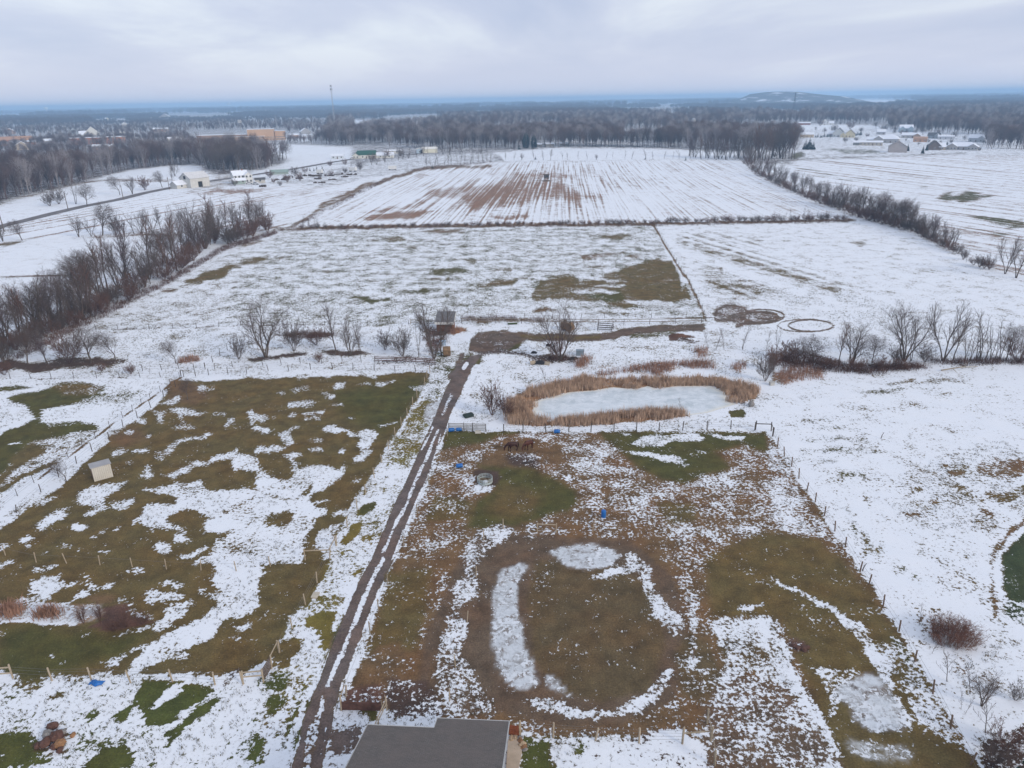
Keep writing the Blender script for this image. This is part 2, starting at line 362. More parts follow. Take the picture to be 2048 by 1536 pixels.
# --- left pasture
area('Z', '368,762 640,752 850,744 860,748 640,1130 575,1250 545,1310 490,1350 0,1342 -250,1342 -250,1260 0,1058 130,965 260,850', s=.17, c='olive', f=3, w=.8, g=.25)
area('B', '600,300 1150,200 1200,260 1060,560 900,600 620,440', s=.06, c='green', f=20)
area('A', '1220,220 1420,220 1560,330 1420,400 1220,390', s=.08, c='leaf', f=8)
area('A', '800,620 1000,560 1100,640 900,720', s=.1, c='leaf', f=12)
area('E', '0,480 700,540 1100,560 900,700 300,900 0,850', s=.07, c='green', f=20)
for t, v in (('A 1590,1400 1720,1320 1900,1230 1900,1570 1480,1570 1560,1480', .78), ('A 600,1010 700,1000 950,965 900,1010 830,1060 800,1110 830,1150 760,1180 690,1200 640,1190 720,1130 640,1120 580,1090', .95),
          ('A 850,1110 990,1095 1000,1130 930,1160 880,1180 845,1150', .9),
          ('A 1080,1020 1200,985 1290,950 1340,990 1480,960 1500,1010 1600,1020 1720,1020 1900,1020 1900,1230 1780,1300 1690,1310 1600,1330 1500,1340 1500,1270 1560,1225 1450,1190 1330,1150 1280,1180 1200,1240 1340,1290 1350,1310 1240,1310 1100,1290 980,1270 1060,1200 1080,1130 1150,1120 1240,1130 1290,1110 1280,1060 1150,1040', .93),
          ('A 1400,840 1500,810 1620,750 1740,720 1740,760 1600,800 1480,850 1400,860', .9), ('A 1700,790 1760,760 1900,800 1900,870 1780,880 1690,870', .9),
          ('A 1180,910 1280,880 1390,870 1360,910 1260,930', .75), ('A 1060,830 1100,840 1120,900 1100,935 1050,930 1070,890', .8),
          ('A 1145,740 1250,680 1400,650 1530,600 1560,615 1420,660 1300,700 1250,750 1160,760', .85), ('A 1130,780 1180,770 1190,800 1140,808', .9),
          ('A 1100,440 1200,450 1190,530 1140,510', .75), ('A 1240,440 1420,425 1520,450 1400,480 1320,500 1340,540 1440,560 1380,590 1290,600 1250,580 1330,540', .7),
          ('A 1180,390 1300,340 1340,370 1250,410', .75), ('A 1440,260 1540,255 1550,280 1460,300', .8), ('A 1470,310 1550,320 1540,335', .75),
          ('A 980,745 1080,715 1095,740 1010,755', .8), ('A 830,760 900,720 960,725 890,780 840,790', .7), ('A 920,810 990,812 985,825 930,825', .75),
          ('A 1000,490 1080,500 1080,535 1010,525', .8), ('A 920,600 960,580 1000,590 980,620', .7), ('A 1060,625 1110,615 1110,640', .8),
          ('A 1590,450 1660,445 1660,465 1590,470', .9), ('A 1630,540 1700,495 1710,540 1650,550', .8), ('A 1800,450 1872,440 1872,540 1830,540', .7),
          ('A 300,1270 370,1190 520,1125 525,1135 430,1190 510,1170 510,1185 420,1240 330,1305', .92), ('A 500,1270 600,1240 660,1280 600,1300', .85),
          ('A 680,1350 790,1310 800,1330 700,1358', .85), ('A 860,1310 900,1298 925,1320 870,1335', .9), ('A 1100,1310 1140,1308 1140,1328 1100,1330', .9),
          ('A 130,1390 160,1350 230,1340 260,1360 200,1390 150,1400', .92), ('A 160,1420 230,1405 230,1430 180,1440', .8), ('A 0,1410 60,1440 0,1480', .75),
          ('A 1280,1350 1330,1335 1380,1385 1290,1395', .92), ('A 1150,1440 1190,1400 1245,1420 1240,1480 1190,1490 1160,1460', .9),
          ('A 1320,1500 1440,1470 1500,1440 1500,1470 1440,1500 1330,1518', .9), ('A 1580,1480 1680,1450 1700,1490 1600,1530', .85), ('A 1570,1390 1610,1370 1610,1410', .9),
          ('A 440,1425 500,1420 500,1445 450,1455', .85), ('A 530,1435 590,1430 580,1448', .85), ('A 760,1460 820,1470 800,1485', .8), ('A 330,1480 390,1460 330,1490', .7),
          ('A 220,1090 380,1070 400,1085 300,1140 240,1110', .75), ('A 130,1140 240,1080 260,1100 160,1160 110,1220', .6),
          ('B 490,560 560,545 680,590 700,580 760,610 790,580 870,600 900,615 870,640 850,700 820,715 840,735 855,745 800,800 760,810 750,780 800,740 765,690 790,650 770,630 720,630 690,600 610,600 500,600', .95),
          ('B -20,950 100,930 200,960 300,900 380,850 520,840 600,880 640,840 680,820 690,850 640,900 560,980 460,1040 400,1090 520,1190 440,1270 400,1330 360,1390 330,1440 320,1560 -20,1560', .93),
          ('B -20,800 40,805 40,870 100,930 -20,950', .8), ('B 270,800 330,830 300,880 360,860 330,920 280,900', .75),
          ('B 240,390 370,370 470,370 420,420 260,420', .72), ('B 580,280 620,250 690,230 690,270 610,300', .82), ('B 180,760 290,740 350,770 290,800 200,790', .9),
          ('B 0,480 50,470 110,500 50,530 -30,550', .85), ('B 5,740 110,700 210,710 150,740 20,770', .9), ('B 130,610 220,600 270,640 290,670 220,690 150,650', .85),
          ('B 0,575 110,575 100,605 20,610', .8), ('B 200,590 330,545 320,570 240,600', .75), ('B 600,730 670,720 670,755 610,760', .85),
          ('B 410,720 480,705 490,735 430,740', .8), ('B 890,230 980,225 960,250 900,255', .82), ('B 320,190 360,170 390,200 350,220', .85),
          ('B 20,200 180,180 120,210 40,215', .78), ('B 490,170 550,170 560,190 500,190', .8), ('B 730,170 900,180 910,210 830,200', .62), ('B 770,250 830,245 830,260', .7),
          ('B 560,320 610,325 550,350 500,350', .8), ('B 440,450 510,430 490,460', .85), ('B 720,970 790,935 770,960', .85), ('B 150,300 200,295 210,318 160,320', .85),
          ('B 1090,280 1180,240 1190,290 1120,300', .55), ('B 270,290 390,260 390,290 280,310', .7), ('B 550,395 590,390 590,410', .85), ('B 610,400 665,395 660,420', .9),
          ('B 480,310 530,310 530,325', .8), ('B 390,500 470,480 480,505 410,510', .85), ('B 350,460 420,455 420,480', .7), ('B 240,480 310,450 310,480 250,500', .7), ('B 700,485 740,480 740,498', .85),
          ('B 900,540 1000,515 1010,530 920,555', .45), ('B 420,650 490,645 490,670 430,675', .8),
          ('B 570,1190 640,1160 730,1170 710,1220 640,1210 580,1210', .9), ('B 470,1340 560,1270 640,1260 560,1350 590,1370 580,1400 540,1480 440,1440', .85),
          ('B 460,1110 540,1075 550,1085 500,1120', .9),
          ('E 200,160 330,120 460,118 440,150 500,180 570,190 420,240 380,280 300,300 190,270 190,220', .95), ('E 600,160 690,150 740,180 870,170 870,200 760,205 620,195', .9),
          ('E 560,120 640,105 700,110 650,130', .9), ('E 530,290 580,230 645,220 650,250 580,300', .94), ('E -40,350 150,300 300,310 520,320 560,340 -40,385', .9),
          ('E 870,280 960,310 1020,290 980,370 1040,400 1150,440 1130,470 950,430 960,340', .78), ('E 1070,250 1120,230 1240,250 1340,260 1320,300 1230,320 1090,330', .93),
          ('E 1170,180 1270,155 1340,200 1280,220', .88), ('E 1190,370 1300,330 1370,300 1420,310 1390,370 1300,460 1240,520 1000,555 780,550 900,530 1150,490 1220,440', .76),
          ('E 860,875 950,800 1050,700 1120,630 1250,560 1380,480 1500,410 1580,350 1520,290 1500,270 1640,275 1560,220 1530,160 1600,110 1560,40 1700,-30 1900,-30 1900,370 1720,430 1620,470 1560,560 1300,700 1150,790 1000,850', .95),
          ('E 700,770 850,690 1080,635 1090,660 950,690 900,750 760,800', .7), ('E 680,850 850,820 900,840 860,875 690,885', .7), ('E 1230,720 1380,690 1370,740 1240,740', .66),
          ('E 320,730 370,705 380,740 330,750', .9), ('E 420,740 470,725 480,755', .8), ('E 510,680 550,665 550,690', .85), ('E 270,520 340,510 350,530', .75), ('E -30,540 50,560 -30,590', .9),
          ('E 200,60 330,40 440,40 400,80 250,90', .78), ('E 1450,220 1490,215 1490,250', .9), ('E 1690,590 1740,570 1740,610', .9), ('E 1680,490 1850,470 1800,520 1760,520', .8),
          ('E 570,540 700,550 640,570', .8), ('E 960,85 1070,75 1070,100 980,105', .88), ('E 750,600 810,590 800,620', .8), ('E 100,70 130,60 130,80', .8), ('E -20,30 70,35 60,60 -20,70', .8),
          ('E 900,580 1010,610 960,615', .6), ('E 1380,40 1460,0 1700,0 1872,-20 1872,40 1640,60', .72)):
    k, p = t.split(' ', 1)
    area(k, p, s=.5 + (v - .5) * .78, f=5, w=1.2, g=.85)
for t in ('B 60,1230 200,1170 280,1190 210,1300 100,1300', 'B 320,1060 440,960 380,1080', 'A 1640,1170 1690,1170 1690,1190 1650,1195', 'B 60,1060 240,1090 200,1110', 'B 190,1010 280,980 260,1010'):
    k, p = t.split(' ', 1)
    area(k, p, s=.22, f=3, w=.9, g=.6)
area('E', '-40,385 300,350 560,345 740,345 750,430 600,478 300,468 -40,452', s=.62, c='reed', f=3, w=.3, g=1, ice=.4)
area('E', '560,345 740,345 752,430 600,478 520,470', ice=.7, s=.35, f=3, w=.3)
area('E', '-40,450 200,440 400,470 600,480 560,500 400,492 -40,465', s=.95, f=1.5, w=.2)
area('E', '760,345 940,332 960,430 1140,470 1000,510 780,520 640,508 700,470 760,440', s=.14, c='red', f=3, w=.5)
area('E', '600,300 700,250 850,260 860,310 740,322', s=.08, c='leaf', f=4, w=.6)
# --- bottom left lawn
area('E', '-300,935 -40,935 440,890 860,872 1010,880 1070,935 1000,990 1600,950 1700,930 1900,760 1900,1600 -300,1600', s=.82, c='lawn', f=3, w=.8, g=.7)
for t, v, c in (('-200,1300 80,1300 200,1290 300,1400 400,1480 300,1536 -200,1560', .2, 'lawn'), ('650,1480 760,1390 900,1380 960,1440 950,1536 610,1560', .06, 'lawn'),
             ('810,1170 880,1090 990,1050 940,1180 870,1215', .08, 'lawn'), ('640,1130 720,1070 740,1120 690,1200 640,1190', .25, 'lawn'), ('350,1020 500,970 480,1010 360,1050', .3, 'olive'),
             ('720,1010 790,980 770,1020', .3, 'lawn'), ('60,940 230,910 330,920 250,980', .4, 'olive'), ('1000,1000 1070,935 1040,885 1560,930 1550,980 1440,1070 1330,1120 1300,1180 1230,1230 1090,1210 1070,1130 980,1040', .07, 'lawn'),
             ('1230,960 1290,925 1350,950 1330,1000 1230,1050 1180,1110 1110,1080 1200,1020', .95, 'lawn'), ('1260,1260 1380,1170 1470,1080 1590,1020 1560,1090 1440,1190 1330,1300 1270,1400 1210,1390', .10, 'lawn'),
             ('860,1210 1000,1110 1070,1130 1090,1210 1060,1250', .92, 'lawn'), ('620,1290 900,1330 960,1380 760,1390 650,1480', .62, 'lawn'), ('240,1100 480,1070 480,1180 260,1200', .8, 'lawn'),
             ('1820,1440 1900,1430 1900,1536 1830,1520', .2, 'lawn'), ('1080,1500 1140,1480 1130,1536 1070,1536', .2, 'lawn'), ('1580,960 1640,880 1720,820 1760,850 1640,940', .4, 'mulch')):
    area('E', t, s=v, c=c, f=2.5, w=.8, g=.6)
area('E', '330,1230 420,1200 480,1260 480,1420 400,1420 250,1390 240,1350 330,1330', s=.4, c='red', f=3, w=.5)
# --- verge between pasture and driveway
area('Z', '858,748 905,742 880,800 850,860 815,950 770,1050 740,1120 700,1220 660,1290 620,1390 560,1440 545,1330 570,1260 640,1130', s=.76, c='yellow', f=2, w=.5, g=.8)
area('B', '1270,160 1440,140 1380,260 1320,380 1200,370', s=.62, c='green', f=3, w=.6, g=1)
area('B', '1190,370 1330,340 1310,440 1230,560 1180,640 1060,600 1080,540', s=.34, c='yellow', f=4, w=.6, g=1)
area('B', '1010,650 1180,640 1200,690 1100,880 960,870 960,800', s=.52, c='yellow', f=4, w=.6, g=1)
area('B', '1030,750 1180,680 1180,760 1080,860 1000,800', s=.28, c='yellow', f=4, w=.6)
area('B', '1230,400 1345,370 1300,540 1220,530', s=.5, ice=.75, c='mud', f=3, w=.3)
for t, v, c in (('B 800,1120 890,1100 870,1160 790,1210 760,1180', .15, 'green'), ('B 700,1290 790,1250 790,1320 740,1380 650,1420 610,1400', .08, 'yellow'), ('B 770,1020 830,1010 800,1060', .3, 'yellow'),
             ('B 800,1350 880,1340 840,1400 790,1390', .3, 'yellow'), ('B 900,1000 1000,1010 940,1060', .55, 'yellow'),
             ('F 0,330 60,360 160,420 100,500 40,570 -60,600', .12, 'olive'), ('F -40,610 60,600 30,660 -40,690', .12, 'olive'), ('F 210,250 290,180 440,60 550,0 510,130 460,190 400,290 370,350 310,360 290,300', .10, 'olive'),
             ('F 340,500 400,420 520,380 600,390 580,500 560,620 500,700 480,600 430,520', .10, 'yellow'), ('F 100,640 200,600 320,600 320,680 240,790 120,800', .14, 'olive'),
             ('F 120,820 230,820 250,880 200,980 60,960 0,930 0,900', .45, 'lawn'), ('F 60,1000 200,1000 220,1070 120,1150 80,1250 90,1100', .28, 'lawn'),
             ('F -40,1300 70,1290 40,1536 -40,1536', .3, 'lawn'), ('F 730,100 800,70 760,180 700,280 690,260', .2, 'yellow'), ('F 430,300 600,260 680,250 640,330 520,380', .5, 'yellow'),
             ('F 440,290 520,270 560,300 450,330', .2, 'yellow'), ('F 240,1100 330,1040 300,1140 250,1180', .35, 'lawn')):
    k, p = t.split(' ', 1)
    area(k, p, s=v, c=c, f=2.5, w=.7, g=.6)
for t in ('690,290 640,420 590,560 540,680', '500,690 440,850 390,960', '420,820 330,1000 240,1180 150,1290', '330,1060 250,1230 180,1400 120,1560', '390,1040 320,1240 270,1400', '180,1390 130,1560', '250,1260 200,1330'):
    line('F', t, 13, s=.25, c='lawn', f=2, w=.4, g=1)
# --- paddock
area('Z', '896,866 1530,864 1546,880 1612,985 1737,1165 1835,1325 1975,1560 1440,1560 1440,1480 1040,1470 700,1400 700,1390 770,1180 830,1020', s=.30, c='leaf', f=2, w=.4, g=1)
area('T', '60,300 30,420 120,380 430,330 650,260 860,210 1000,205 900,190 90,190', s=.05, c='green', f=3, w=.6)
area('T', '-60,430 120,380 430,330 650,250 1000,215 1080,240 700,330 480,400 480,520 380,700 640,830 560,950 200,1000 -100,1000', s=.31, c='leaf', f=9, w=.6, g=1)
area('T', '-100,900 300,980 420,1100 380,1200 100,1200 -200,1200', s=.24, c='olive', f=4, w=.6, g=1)
area('T', '1000,215 1300,210 1900,220 2048,260 1900,330 1480,480 1300,440 1100,300', s=.37, c='leaf', f=8, w=.6, g=1)
area('T', '720,470 900,440 1150,470 1190,600 900,605 740,560', s=.27, c='mulch', f=4, w=.6, g=1)
area('T', '640,330 760,280 1150,280 1180,440 900,430 640,440', s=.04, c='leaf', f=5, w=.6, g=1)
area('T', '480,430 640,400 760,560 620,580 480,540', s=.16, c='leaf', f=8, w=.6)
area('T', '1080,300 1400,420 1560,560 1760,560 1600,680 1220,620 1120,420', s=.22, c='leaf', f=10, w=.6, g=1)
area('T', '420,560 700,600 1100,615 1350,760 1550,860 1560,1000 1400,1090 1100,1200 700,1290 300,1290 400,1000 640,830 660,700 560,640', s=.04, c='green', f=8, w=.6)
area('T', '700,800 1200,900 1100,1150 700,1200 500,1050', c='olive', s=.04, f=16)
area('T', '370,640 450,610 660,640 690,720 640,790 520,810 400,780', s=.05, c='mulch', f=2, w=.3)
area('T', '380,790 560,800 640,800 560,860 400,890', s=.82, f=2, w=.4, g=1)
area('T', '1390,700 1450,672 1530,715 1500,750 1400,742', s=.93, f=1.5, w=.3)
area('C', '250,610 560,620 740,680 820,800 1000,900 1300,980 1600,860 1872,760 1950,1000 2010,1400 1872,1300 1500,1420 1200,1380 900,1250 700,1200 480,1150 600,1050 500,980 420,820 330,700', s=.41, c='leaf', f=9, w=.8, g=1)
area('C', '1050,1100 1350,1130 1350,1250 1150,1280', s=.22, c='olive', f=6, w=.8, g=1)
area('C', '640,600 860,600 1600,592 1700,600 1880,600 1900,760 1700,690 1500,740 1590,860 1420,920 1250,985 1100,940 950,880 850,790 720,700', s=.06, c='green', f=8, w=.6)
for t, v in (('870,690 960,630 1300,604 1420,640 1400,670 1150,668 1100,700 960,715', .72), ('820,740 1000,750 1200,770 1280,800 1250,830 1180,830 1040,790 880,770', .74), ('1350,748 1440,742 1440,760', .8),
             ('1420,610 1600,620 1720,640 1700,660 1560,650', .7), ('780,605 880,620 840,635', .75), ('1190,830 1330,830 1250,860', .55)):
    area('C', t, s=v, f=2.5, w=.6, g=.7)
# riding ring
area('Z', '955,1085 1020,1068 1260,1080 1345,1150 1385,1300 1345,1400 1240,1450 1100,1450 985,1420 925,1340 912,1200', s=.05, c='mud', f=4, w=.4, g=1)
area('Z', '1075,1120 1240,1130 1310,1180 1330,1290 1300,1380 1200,1405 1110,1380 1065,1310 1050,1200', s=.10, c='arena', f=8, w=.4, g=1)
area('Z', '720,1370 760,1250 800,1160 860,1120 920,1080 905,1180 860,1290 850,1400', s=.27, c='leaf', f=6, w=.5, g=1)
area('F', '950,100 1280,80 1250,200 1230,420 1150,680 1180,800 900,880 830,800 760,760 900,450', s=.2, c='olive', f=10, w=.5, g=1)
area('F', '760,780 900,640 1050,620 1170,700 1190,860 1080,900 930,900 800,960 690,930', s=.14, c='leaf', f=5, w=.5, g=1)
line('F', '1520,60 1400,300 1290,560 1240,760 1230,900 1300,1040', 100, s=.06, c='mud', f=6, w=.4)
area('F', '960,880 1240,900 1340,1060 1380,1160 1000,1180 960,1100', s=.34, c='mulch', f=3, w=.4, g=1)
area('F', '640,950 930,930 940,1000 900,1100 640,1100', s=.3, c='red', f=2, w=.3, g=1)
area('F', '1540,-60 1680,-60 1610,120 1620,230 1560,320 1480,400 1550,500 1520,640 1500,700 1560,790 1700,980 1790,1100 1720,1170 1400,1170 1380,1060 1290,930 1300,800 1330,600 1400,500 1430,320 1450,200 1530,70', s=.48, c='mud', f=4, w=.5, g=1)
area('B', '1590,1330 1760,1270 1872,1300 1800,1400 1700,1460 1620,1560 1500,1560 1560,1400', s=.55, c='mud', f=4, w=.5, g=1)
area('Z', '985,1180 1000,1140 1040,1125 1055,1135 1035,1170 1030,1210 1045,1260 1050,1300 1075,1340 1080,1370 1050,1382 1020,1375 995,1340 985,1290', ice=1, s=.48, c='mud', f=4, w=.5, g=1)
area('Z', '1098,1105 1130,1090 1180,1086 1220,1098 1242,1112 1225,1130 1180,1140 1130,1132', ice=1, s=.5, c='mud', f=4, w=.5, g=1)
area('Z', '1092,1350 1110,1352 1135,1385 1150,1395 1115,1385 1095,1375', ice=.8, s=.5, f=4, w=.3, g=1)
area('G', '60,1040 200,1020 380,1050 600,1120 750,1100 900,1050 1000,980 1080,940 1080,860 1130,880 1110,960 1050,1040 960,1110 800,1160 600,1190 420,1160 200,1120', s=.72, c='mud', f=2.5, w=.5, g=1)
area('G', '850,30 950,0 1030,60 1030,120 960,130 1000,200 1070,250 1100,330 1180,390 1240,440 1250,540 1150,560 1080,450 1020,400 1030,300 980,180 880,80', s=.72, c='mud', f=3, w=.5, g=1)
area('G', '560,130 700,80 880,70 900,110 700,130 590,170', s=.6, f=3, w=.5, g=1)
area('G', '1280,200 1400,280 1360,420 1340,560 1320,760 1290,760 1290,580 1320,400', s=.52, f=3, w=.5, g=1)
area('G', '1030,-80 1500,-80 1620,60 1400,180 1200,160 1100,60', s=.34, c='leaf', f=6, w=.5, g=1)
area('G', '1280,560 1420,600 1500,760 1560,860 1580,960 1450,1100 1250,1000 1180,700', s=.24, c='arena', f=6, w=.5, g=1)
# right part of the paddock
area('Z', '1410,1110 1530,1065 1640,1078 1740,1182 1838,1330 1960,1540 1680,1545 1600,1330 1560,1240 1420,1235', s=.06, c='olive', f=12, w=.5)
area('Z', '1540,870 1600,985 1660,1070 1640,1078 1560,1060 1540,980', s=.52, c='leaf', f=4, w=.5, g=1)
area('H', '-20,130 60,160 240,240 420,330 560,420 700,480 760,580 830,690 930,900 980,1050 1040,1200 1050,1280 980,1230 900,980 800,840 740,720 620,550 460,390 300,300 120,220', s=.78, c='olive', f=2.5, w=.5, g=.9)
area('H', '760,600 900,620 1000,680 1150,880 1250,1050 1400,1300 1480,1460 1300,1350 1100,1200 1000,1000 880,800', s=.5, c='olive', f=4, w=.5, g=1)
area('H', '880,560 960,600 1060,730 1100,800 1040,790', s=.55, c='green', f=3, w=.5, g=1)
area('H', '130,610 180,590 280,620 320,690 250,700 150,660', s=.25, c='red', f=1.5, w=.3)
area('Z', '1420,1247 1451,1234 1490,1238 1536,1234 1560,1236 1552,1270 1575,1300 1585,1330 1610,1376 1640,1425 1662,1470 1690,1530 1670,1535 1645,1480 1618,1440 1577,1376 1536,1360 1500,1340 1460,1370 1450,1330 1440,1290', s=.56, c='arena', f=3, w=.5, g=1)
area('H', '-20,500 60,560 130,640 180,790 290,980 400,1150 480,1300 540,1440 480,1430 380,1280 260,1080 140,900 40,760 -60,640', s=.80, f=3, w=.5, g=1)
area('G', '1450,480 1560,430 1700,450 1872,440 1872,560 1740,560 1720,700 1620,740 1540,640', s=.78, f=3, w=.5, g=1)
area('Z', '1475,1215 1530,1205 1535,1210 1490,1222', s=.8, f=2, w=.3, g=1)
area('Z', '1450,1345 1540,1360 1620,1440 1690,1560 1420,1560 1395,1480 1410,1420', s=.42, c='mud', f=4, w=.5, g=1)
area('H', '320,800 480,790 720,830 620,900 520,970 540,1080 480,1180 420,1050 450,980 350,860', s=.56, c='olive', f=3, w=.5, g=1)
area('H', '500,970 620,890 720,830 800,860 880,980 940,1060 1000,1180 990,1280 880,1250 740,1260 640,1190 580,1080', ice=1, s=.47, c='mud', f=4, w=.5, g=1)
area('H', '560,1310 700,1340 900,1370 1050,1400 1090,1480 900,1500 700,1470 600,1420', ice=.7, s=.42, c='olive', f=5, w=.5, g=1)
area('H', '0,880 150,950 300,1180 460,1380 540,1540 -100,1540', s=.44, c='mud', f=4, w=.5, g=1)
area('H', '-20,500 60,560 130,640 180,790 290,980 400,1150 480,1300 540,1440 480,1430 380,1280 260,1080 140,900 40,760 -60,640', s=.78, f=4, w=.6, g=1)
line('Z', '1262,1118 1288,1142 1303,1185 1322,1222 1352,1262', 26, s=.64, f=4, w=.6, g=1)
line('Z', '1376,1185 1392,1240 1388,1330', 12, s=.54, f=4, w=.6, g=1)
line('Z', '1335,1345 1300,1395 1240,1425', 22, s=.66, f=4, w=.6, g=1)
area('G', '950,1290 1230,1240 1400,1400 1440,1560 440,1560 540,1340 900,1345', s=.88, c='mulch', f=3, w=.5, g=1)
area('G', '60,1320 300,1320 280,1400 310,1560 40,1560', s=.14, c='lawn', f=3, w=.4, g=1)
area('G', '440,1350 560,1340 540,1440 460,1450', s=.3, c='lawn', f=4, w=.4, g=1)
area('G', '100,1285 300,1310 560,1340 440,1400 280,1350 100,1320', s=.62, f=3, w=.4, g=1)
area('Q', '-40,240 260,250 200,480 80,850 -200,850', s=.82, c='mud', f=3, w=.4, g=.6)
area('Q', '-120,480 20,470 120,430 250,410 200,600 110,690 -60,720', s=.26, c='gravel', f=3, w=.4, g=1)
area('Q', '150,240 400,260 380,390 260,390 330,330', s=.1, c='green', f=2, w=.4, g=.6)
# --- right field
area('Z', '1545,860 1515,835 1560,775 1610,748 2048,728 2700,720 2900,1560 1975,1560 1838,1325 1740,1165 1615,985', s=.935, c='olive', f=2.5, w=.5, g=1)
area('D', '900,1000 1300,800 1600,700 1900,760 1900,1250 1500,1300 1200,1300 900,1150', s=.80, c='olive', f=16, w=1, g=1)
for t, v, c in (('1520,870 1580,800 1700,800 1900,800 1900,900 1780,970 1660,940 1560,910', .36, 'leaf'), ('1640,1070 1900,980 1900,1060 1700,1140', .38, 'olive'), ('1330,880 1420,890 1470,910 1380,920', .3, 'leaf'),
             ('1270,820 1330,840 1300,855', .3, 'leaf'), ('1360,990 1480,1010 1400,1030', .34, 'olive'), ('1530,1170 1690,1190 1640,1220', .42, 'leaf'), ('940,1180 1060,1190 1170,1220 1050,1230', .36, 'leaf'),
             ('920,1090 1050,1050 1150,990 1160,1010 1060,1080', .5, 'olive'), ('1170,1110 1250,1080 1240,1130', .4, 'leaf'), ('1520,1100 1640,1110 1700,1130 1560,1130', .5, 'olive'),
             ('230,650 690,645 690,672 230,675', .70, 'green'), ('250,725 720,720 880,735 700,755 250,755', .70, 'green'), ('350,800 560,805 540,830 360,835', .68, 'green'), ('330,570 690,570 690,595 340,595', .73, 'green'),
             ('260,505 560,500 760,505 560,520 260,525', .80, 'green'), ('560,890 720,900 700,930 560,930', .66, 'green'), ('910,780 1040,820 1130,860 960,830', .66, 'olive'),
             ('680,1270 720,1300 830,1500 720,1480 700,1400', .58, 'olive'), ('520,1140 640,1300 660,1420 600,1350', .72, 'green'), ('1000,620 1050,600 1040,640', .5, 'olive'),
             ('690,1010 800,1150 780,1180 690,1060', .72, 'olive'), ('850,230 1300,210 1500,225 1200,250 860,250', .6, 'olive'), ('700,290 1000,265 1250,290 900,305 680,320', .62, 'green'), ('130,360 350,340 300,360', .72, 'olive')):
    area('D', t, s=v - .05, c=c, f=3, w=1.2, g=1)
area('D', '1720,1560 1740,1490 1800,1400 1880,1330 1960,1300 1960,1560', s=.04, c='dark', f=2, w=.3)
area('H', '1720,-40 1960,-40 1960,330 1880,330 1760,310 1710,200', s=.08, c='dark', f=3, w=.4)
area('H', '1720,300 1900,330 1900,500 1740,440', s=.6, c='dark', f=4, w=.4, g=1)
line('D', '1640,1520 1700,1420 1790,1320 1900,1240', 34, s=.28, c='leaf', f=3, w=.3, g=1)
line('H', '1640,-20 1640,120 1650,250 1670,450', 26, s=.35, c='leaf', f=3, w=.3, g=1)
line('H', '1740,690 1790,790 1850,900', 14, s=.35, c='leaf', f=2, w=.2, g=1)
area('H', '880,80 1000,60 1120,120 1100,170 960,120', s=.66, c='green', f=4, w=.5, g=1)
area('H', '1560,1320 1700,1300 1900,1180 1960,1560 1580,1560', s=.34, c='mulch', f=4, w=.4, g=1)
area('H', '1060,440 1260,380 1240,640 1140,640', s=.8, c='leaf', f=5, w=.4, g=1)
area('H', '1230,640 1540,600 1520,660 1240,670', s=.7, c='leaf', f=3, w=.3, g=1)
area('H', '1380,700 1700,640 1740,900 1500,1000 1350,850', s=.86, c='leaf', f=5, w=.4, g=1)

# the lane's two gravel tracks: outer edges in photograph pixels
LANE_L = np.concatenate([pts_of('B', '1560,45 1490,100 1440,190 1390,290 1330,430 1280,540 1210,680 1150,830 1090,960 1020,1120 960,1260 900,1400 850,1530'),
                         pts_of('F', '780,130 700,270 620,480 560,640 500,800 430,960 380,1090 340,1230 290,1430 260,1560')])
LANE_R = np.concatenate([pts_of('B', '1660,30 1560,150 1490,330 1440,420 1400,560 1340,690 1290,820 1240,960 1180,1090 1110,1260 1060,1400 1010,1530'),
                         pts_of('F', '940,130 880,290 820,450 740,640 680,790 620,950 570,1110 545,1260 500,1400 470,1560')])
LANE = np.concatenate([LANE_L, LANE_R[::-1]])
PAINT.append(('a', LANE, .04, 'gravel', 1.2, 0.0, None, 0.25, None, 0))
line('B', '1500,40 1470,110 1420,200', 30, s=.05, c='gravel', f=1)
line('B', '1330,590 1290,660 1240,780 1190,890 1150,990 1100,1110 1050,1220 980,1370 930,1480', 25, s=.72, c='gravel', f=1, w=.3, g=.6)
line('F', '930,10 870,120 810,270 750,400 690,540 630,700 570,830 520,940', 34, s=.74, c='gravel', f=1, w=.3, g=.6)
line('F', '490,1010 470,1120 440,1190', 36, s=.72, c='mud', f=1.5, w=.3, g=.8)
line('F', '430,1230 400,1360 375,1480 360,1560', 75, s=.66, c='mud', f=2, w=.4, g=1)
line('F', '510,1240 480,1400 460,1536', 10, s=.66, f=1, w=.3, g=1)
line('B', '1535,100 1515,135', 28, s=.85, f=1, w=.2)
line('B', '1430,330 1370,470', 22, s=.5, f=2, w=.3, g=1)
line('B', '1520,60 1580,20', 30, s=.4, f=2, w=.3, g=1)
line('B', '1350,620 1330,690 1280,830 1230,970 1170,1100 1100,1270 1050,1400 1000,1530', 14, s=.75, f=1.2, w=.3, g=.8)
line('F', '925,220 880,320 830,460 750,640 690,800', 26, s=.8, f=1.2, w=.3, g=.8)
line('F', '690,860 640,960 610,1040', 26, s=.75, f=1.2, w=.3, g=.8)
line('B', '1290,560 1200,730', 14, s=.85, f=1, w=.3, g=.8)
line('B', '1080,960 1000,1140 940,1260', 16, s=.85, f=1, w=.3, g=.8)
line('F', '790,90 700,260 650,400', 22, s=.85, f=1, w=.3, g=.8)

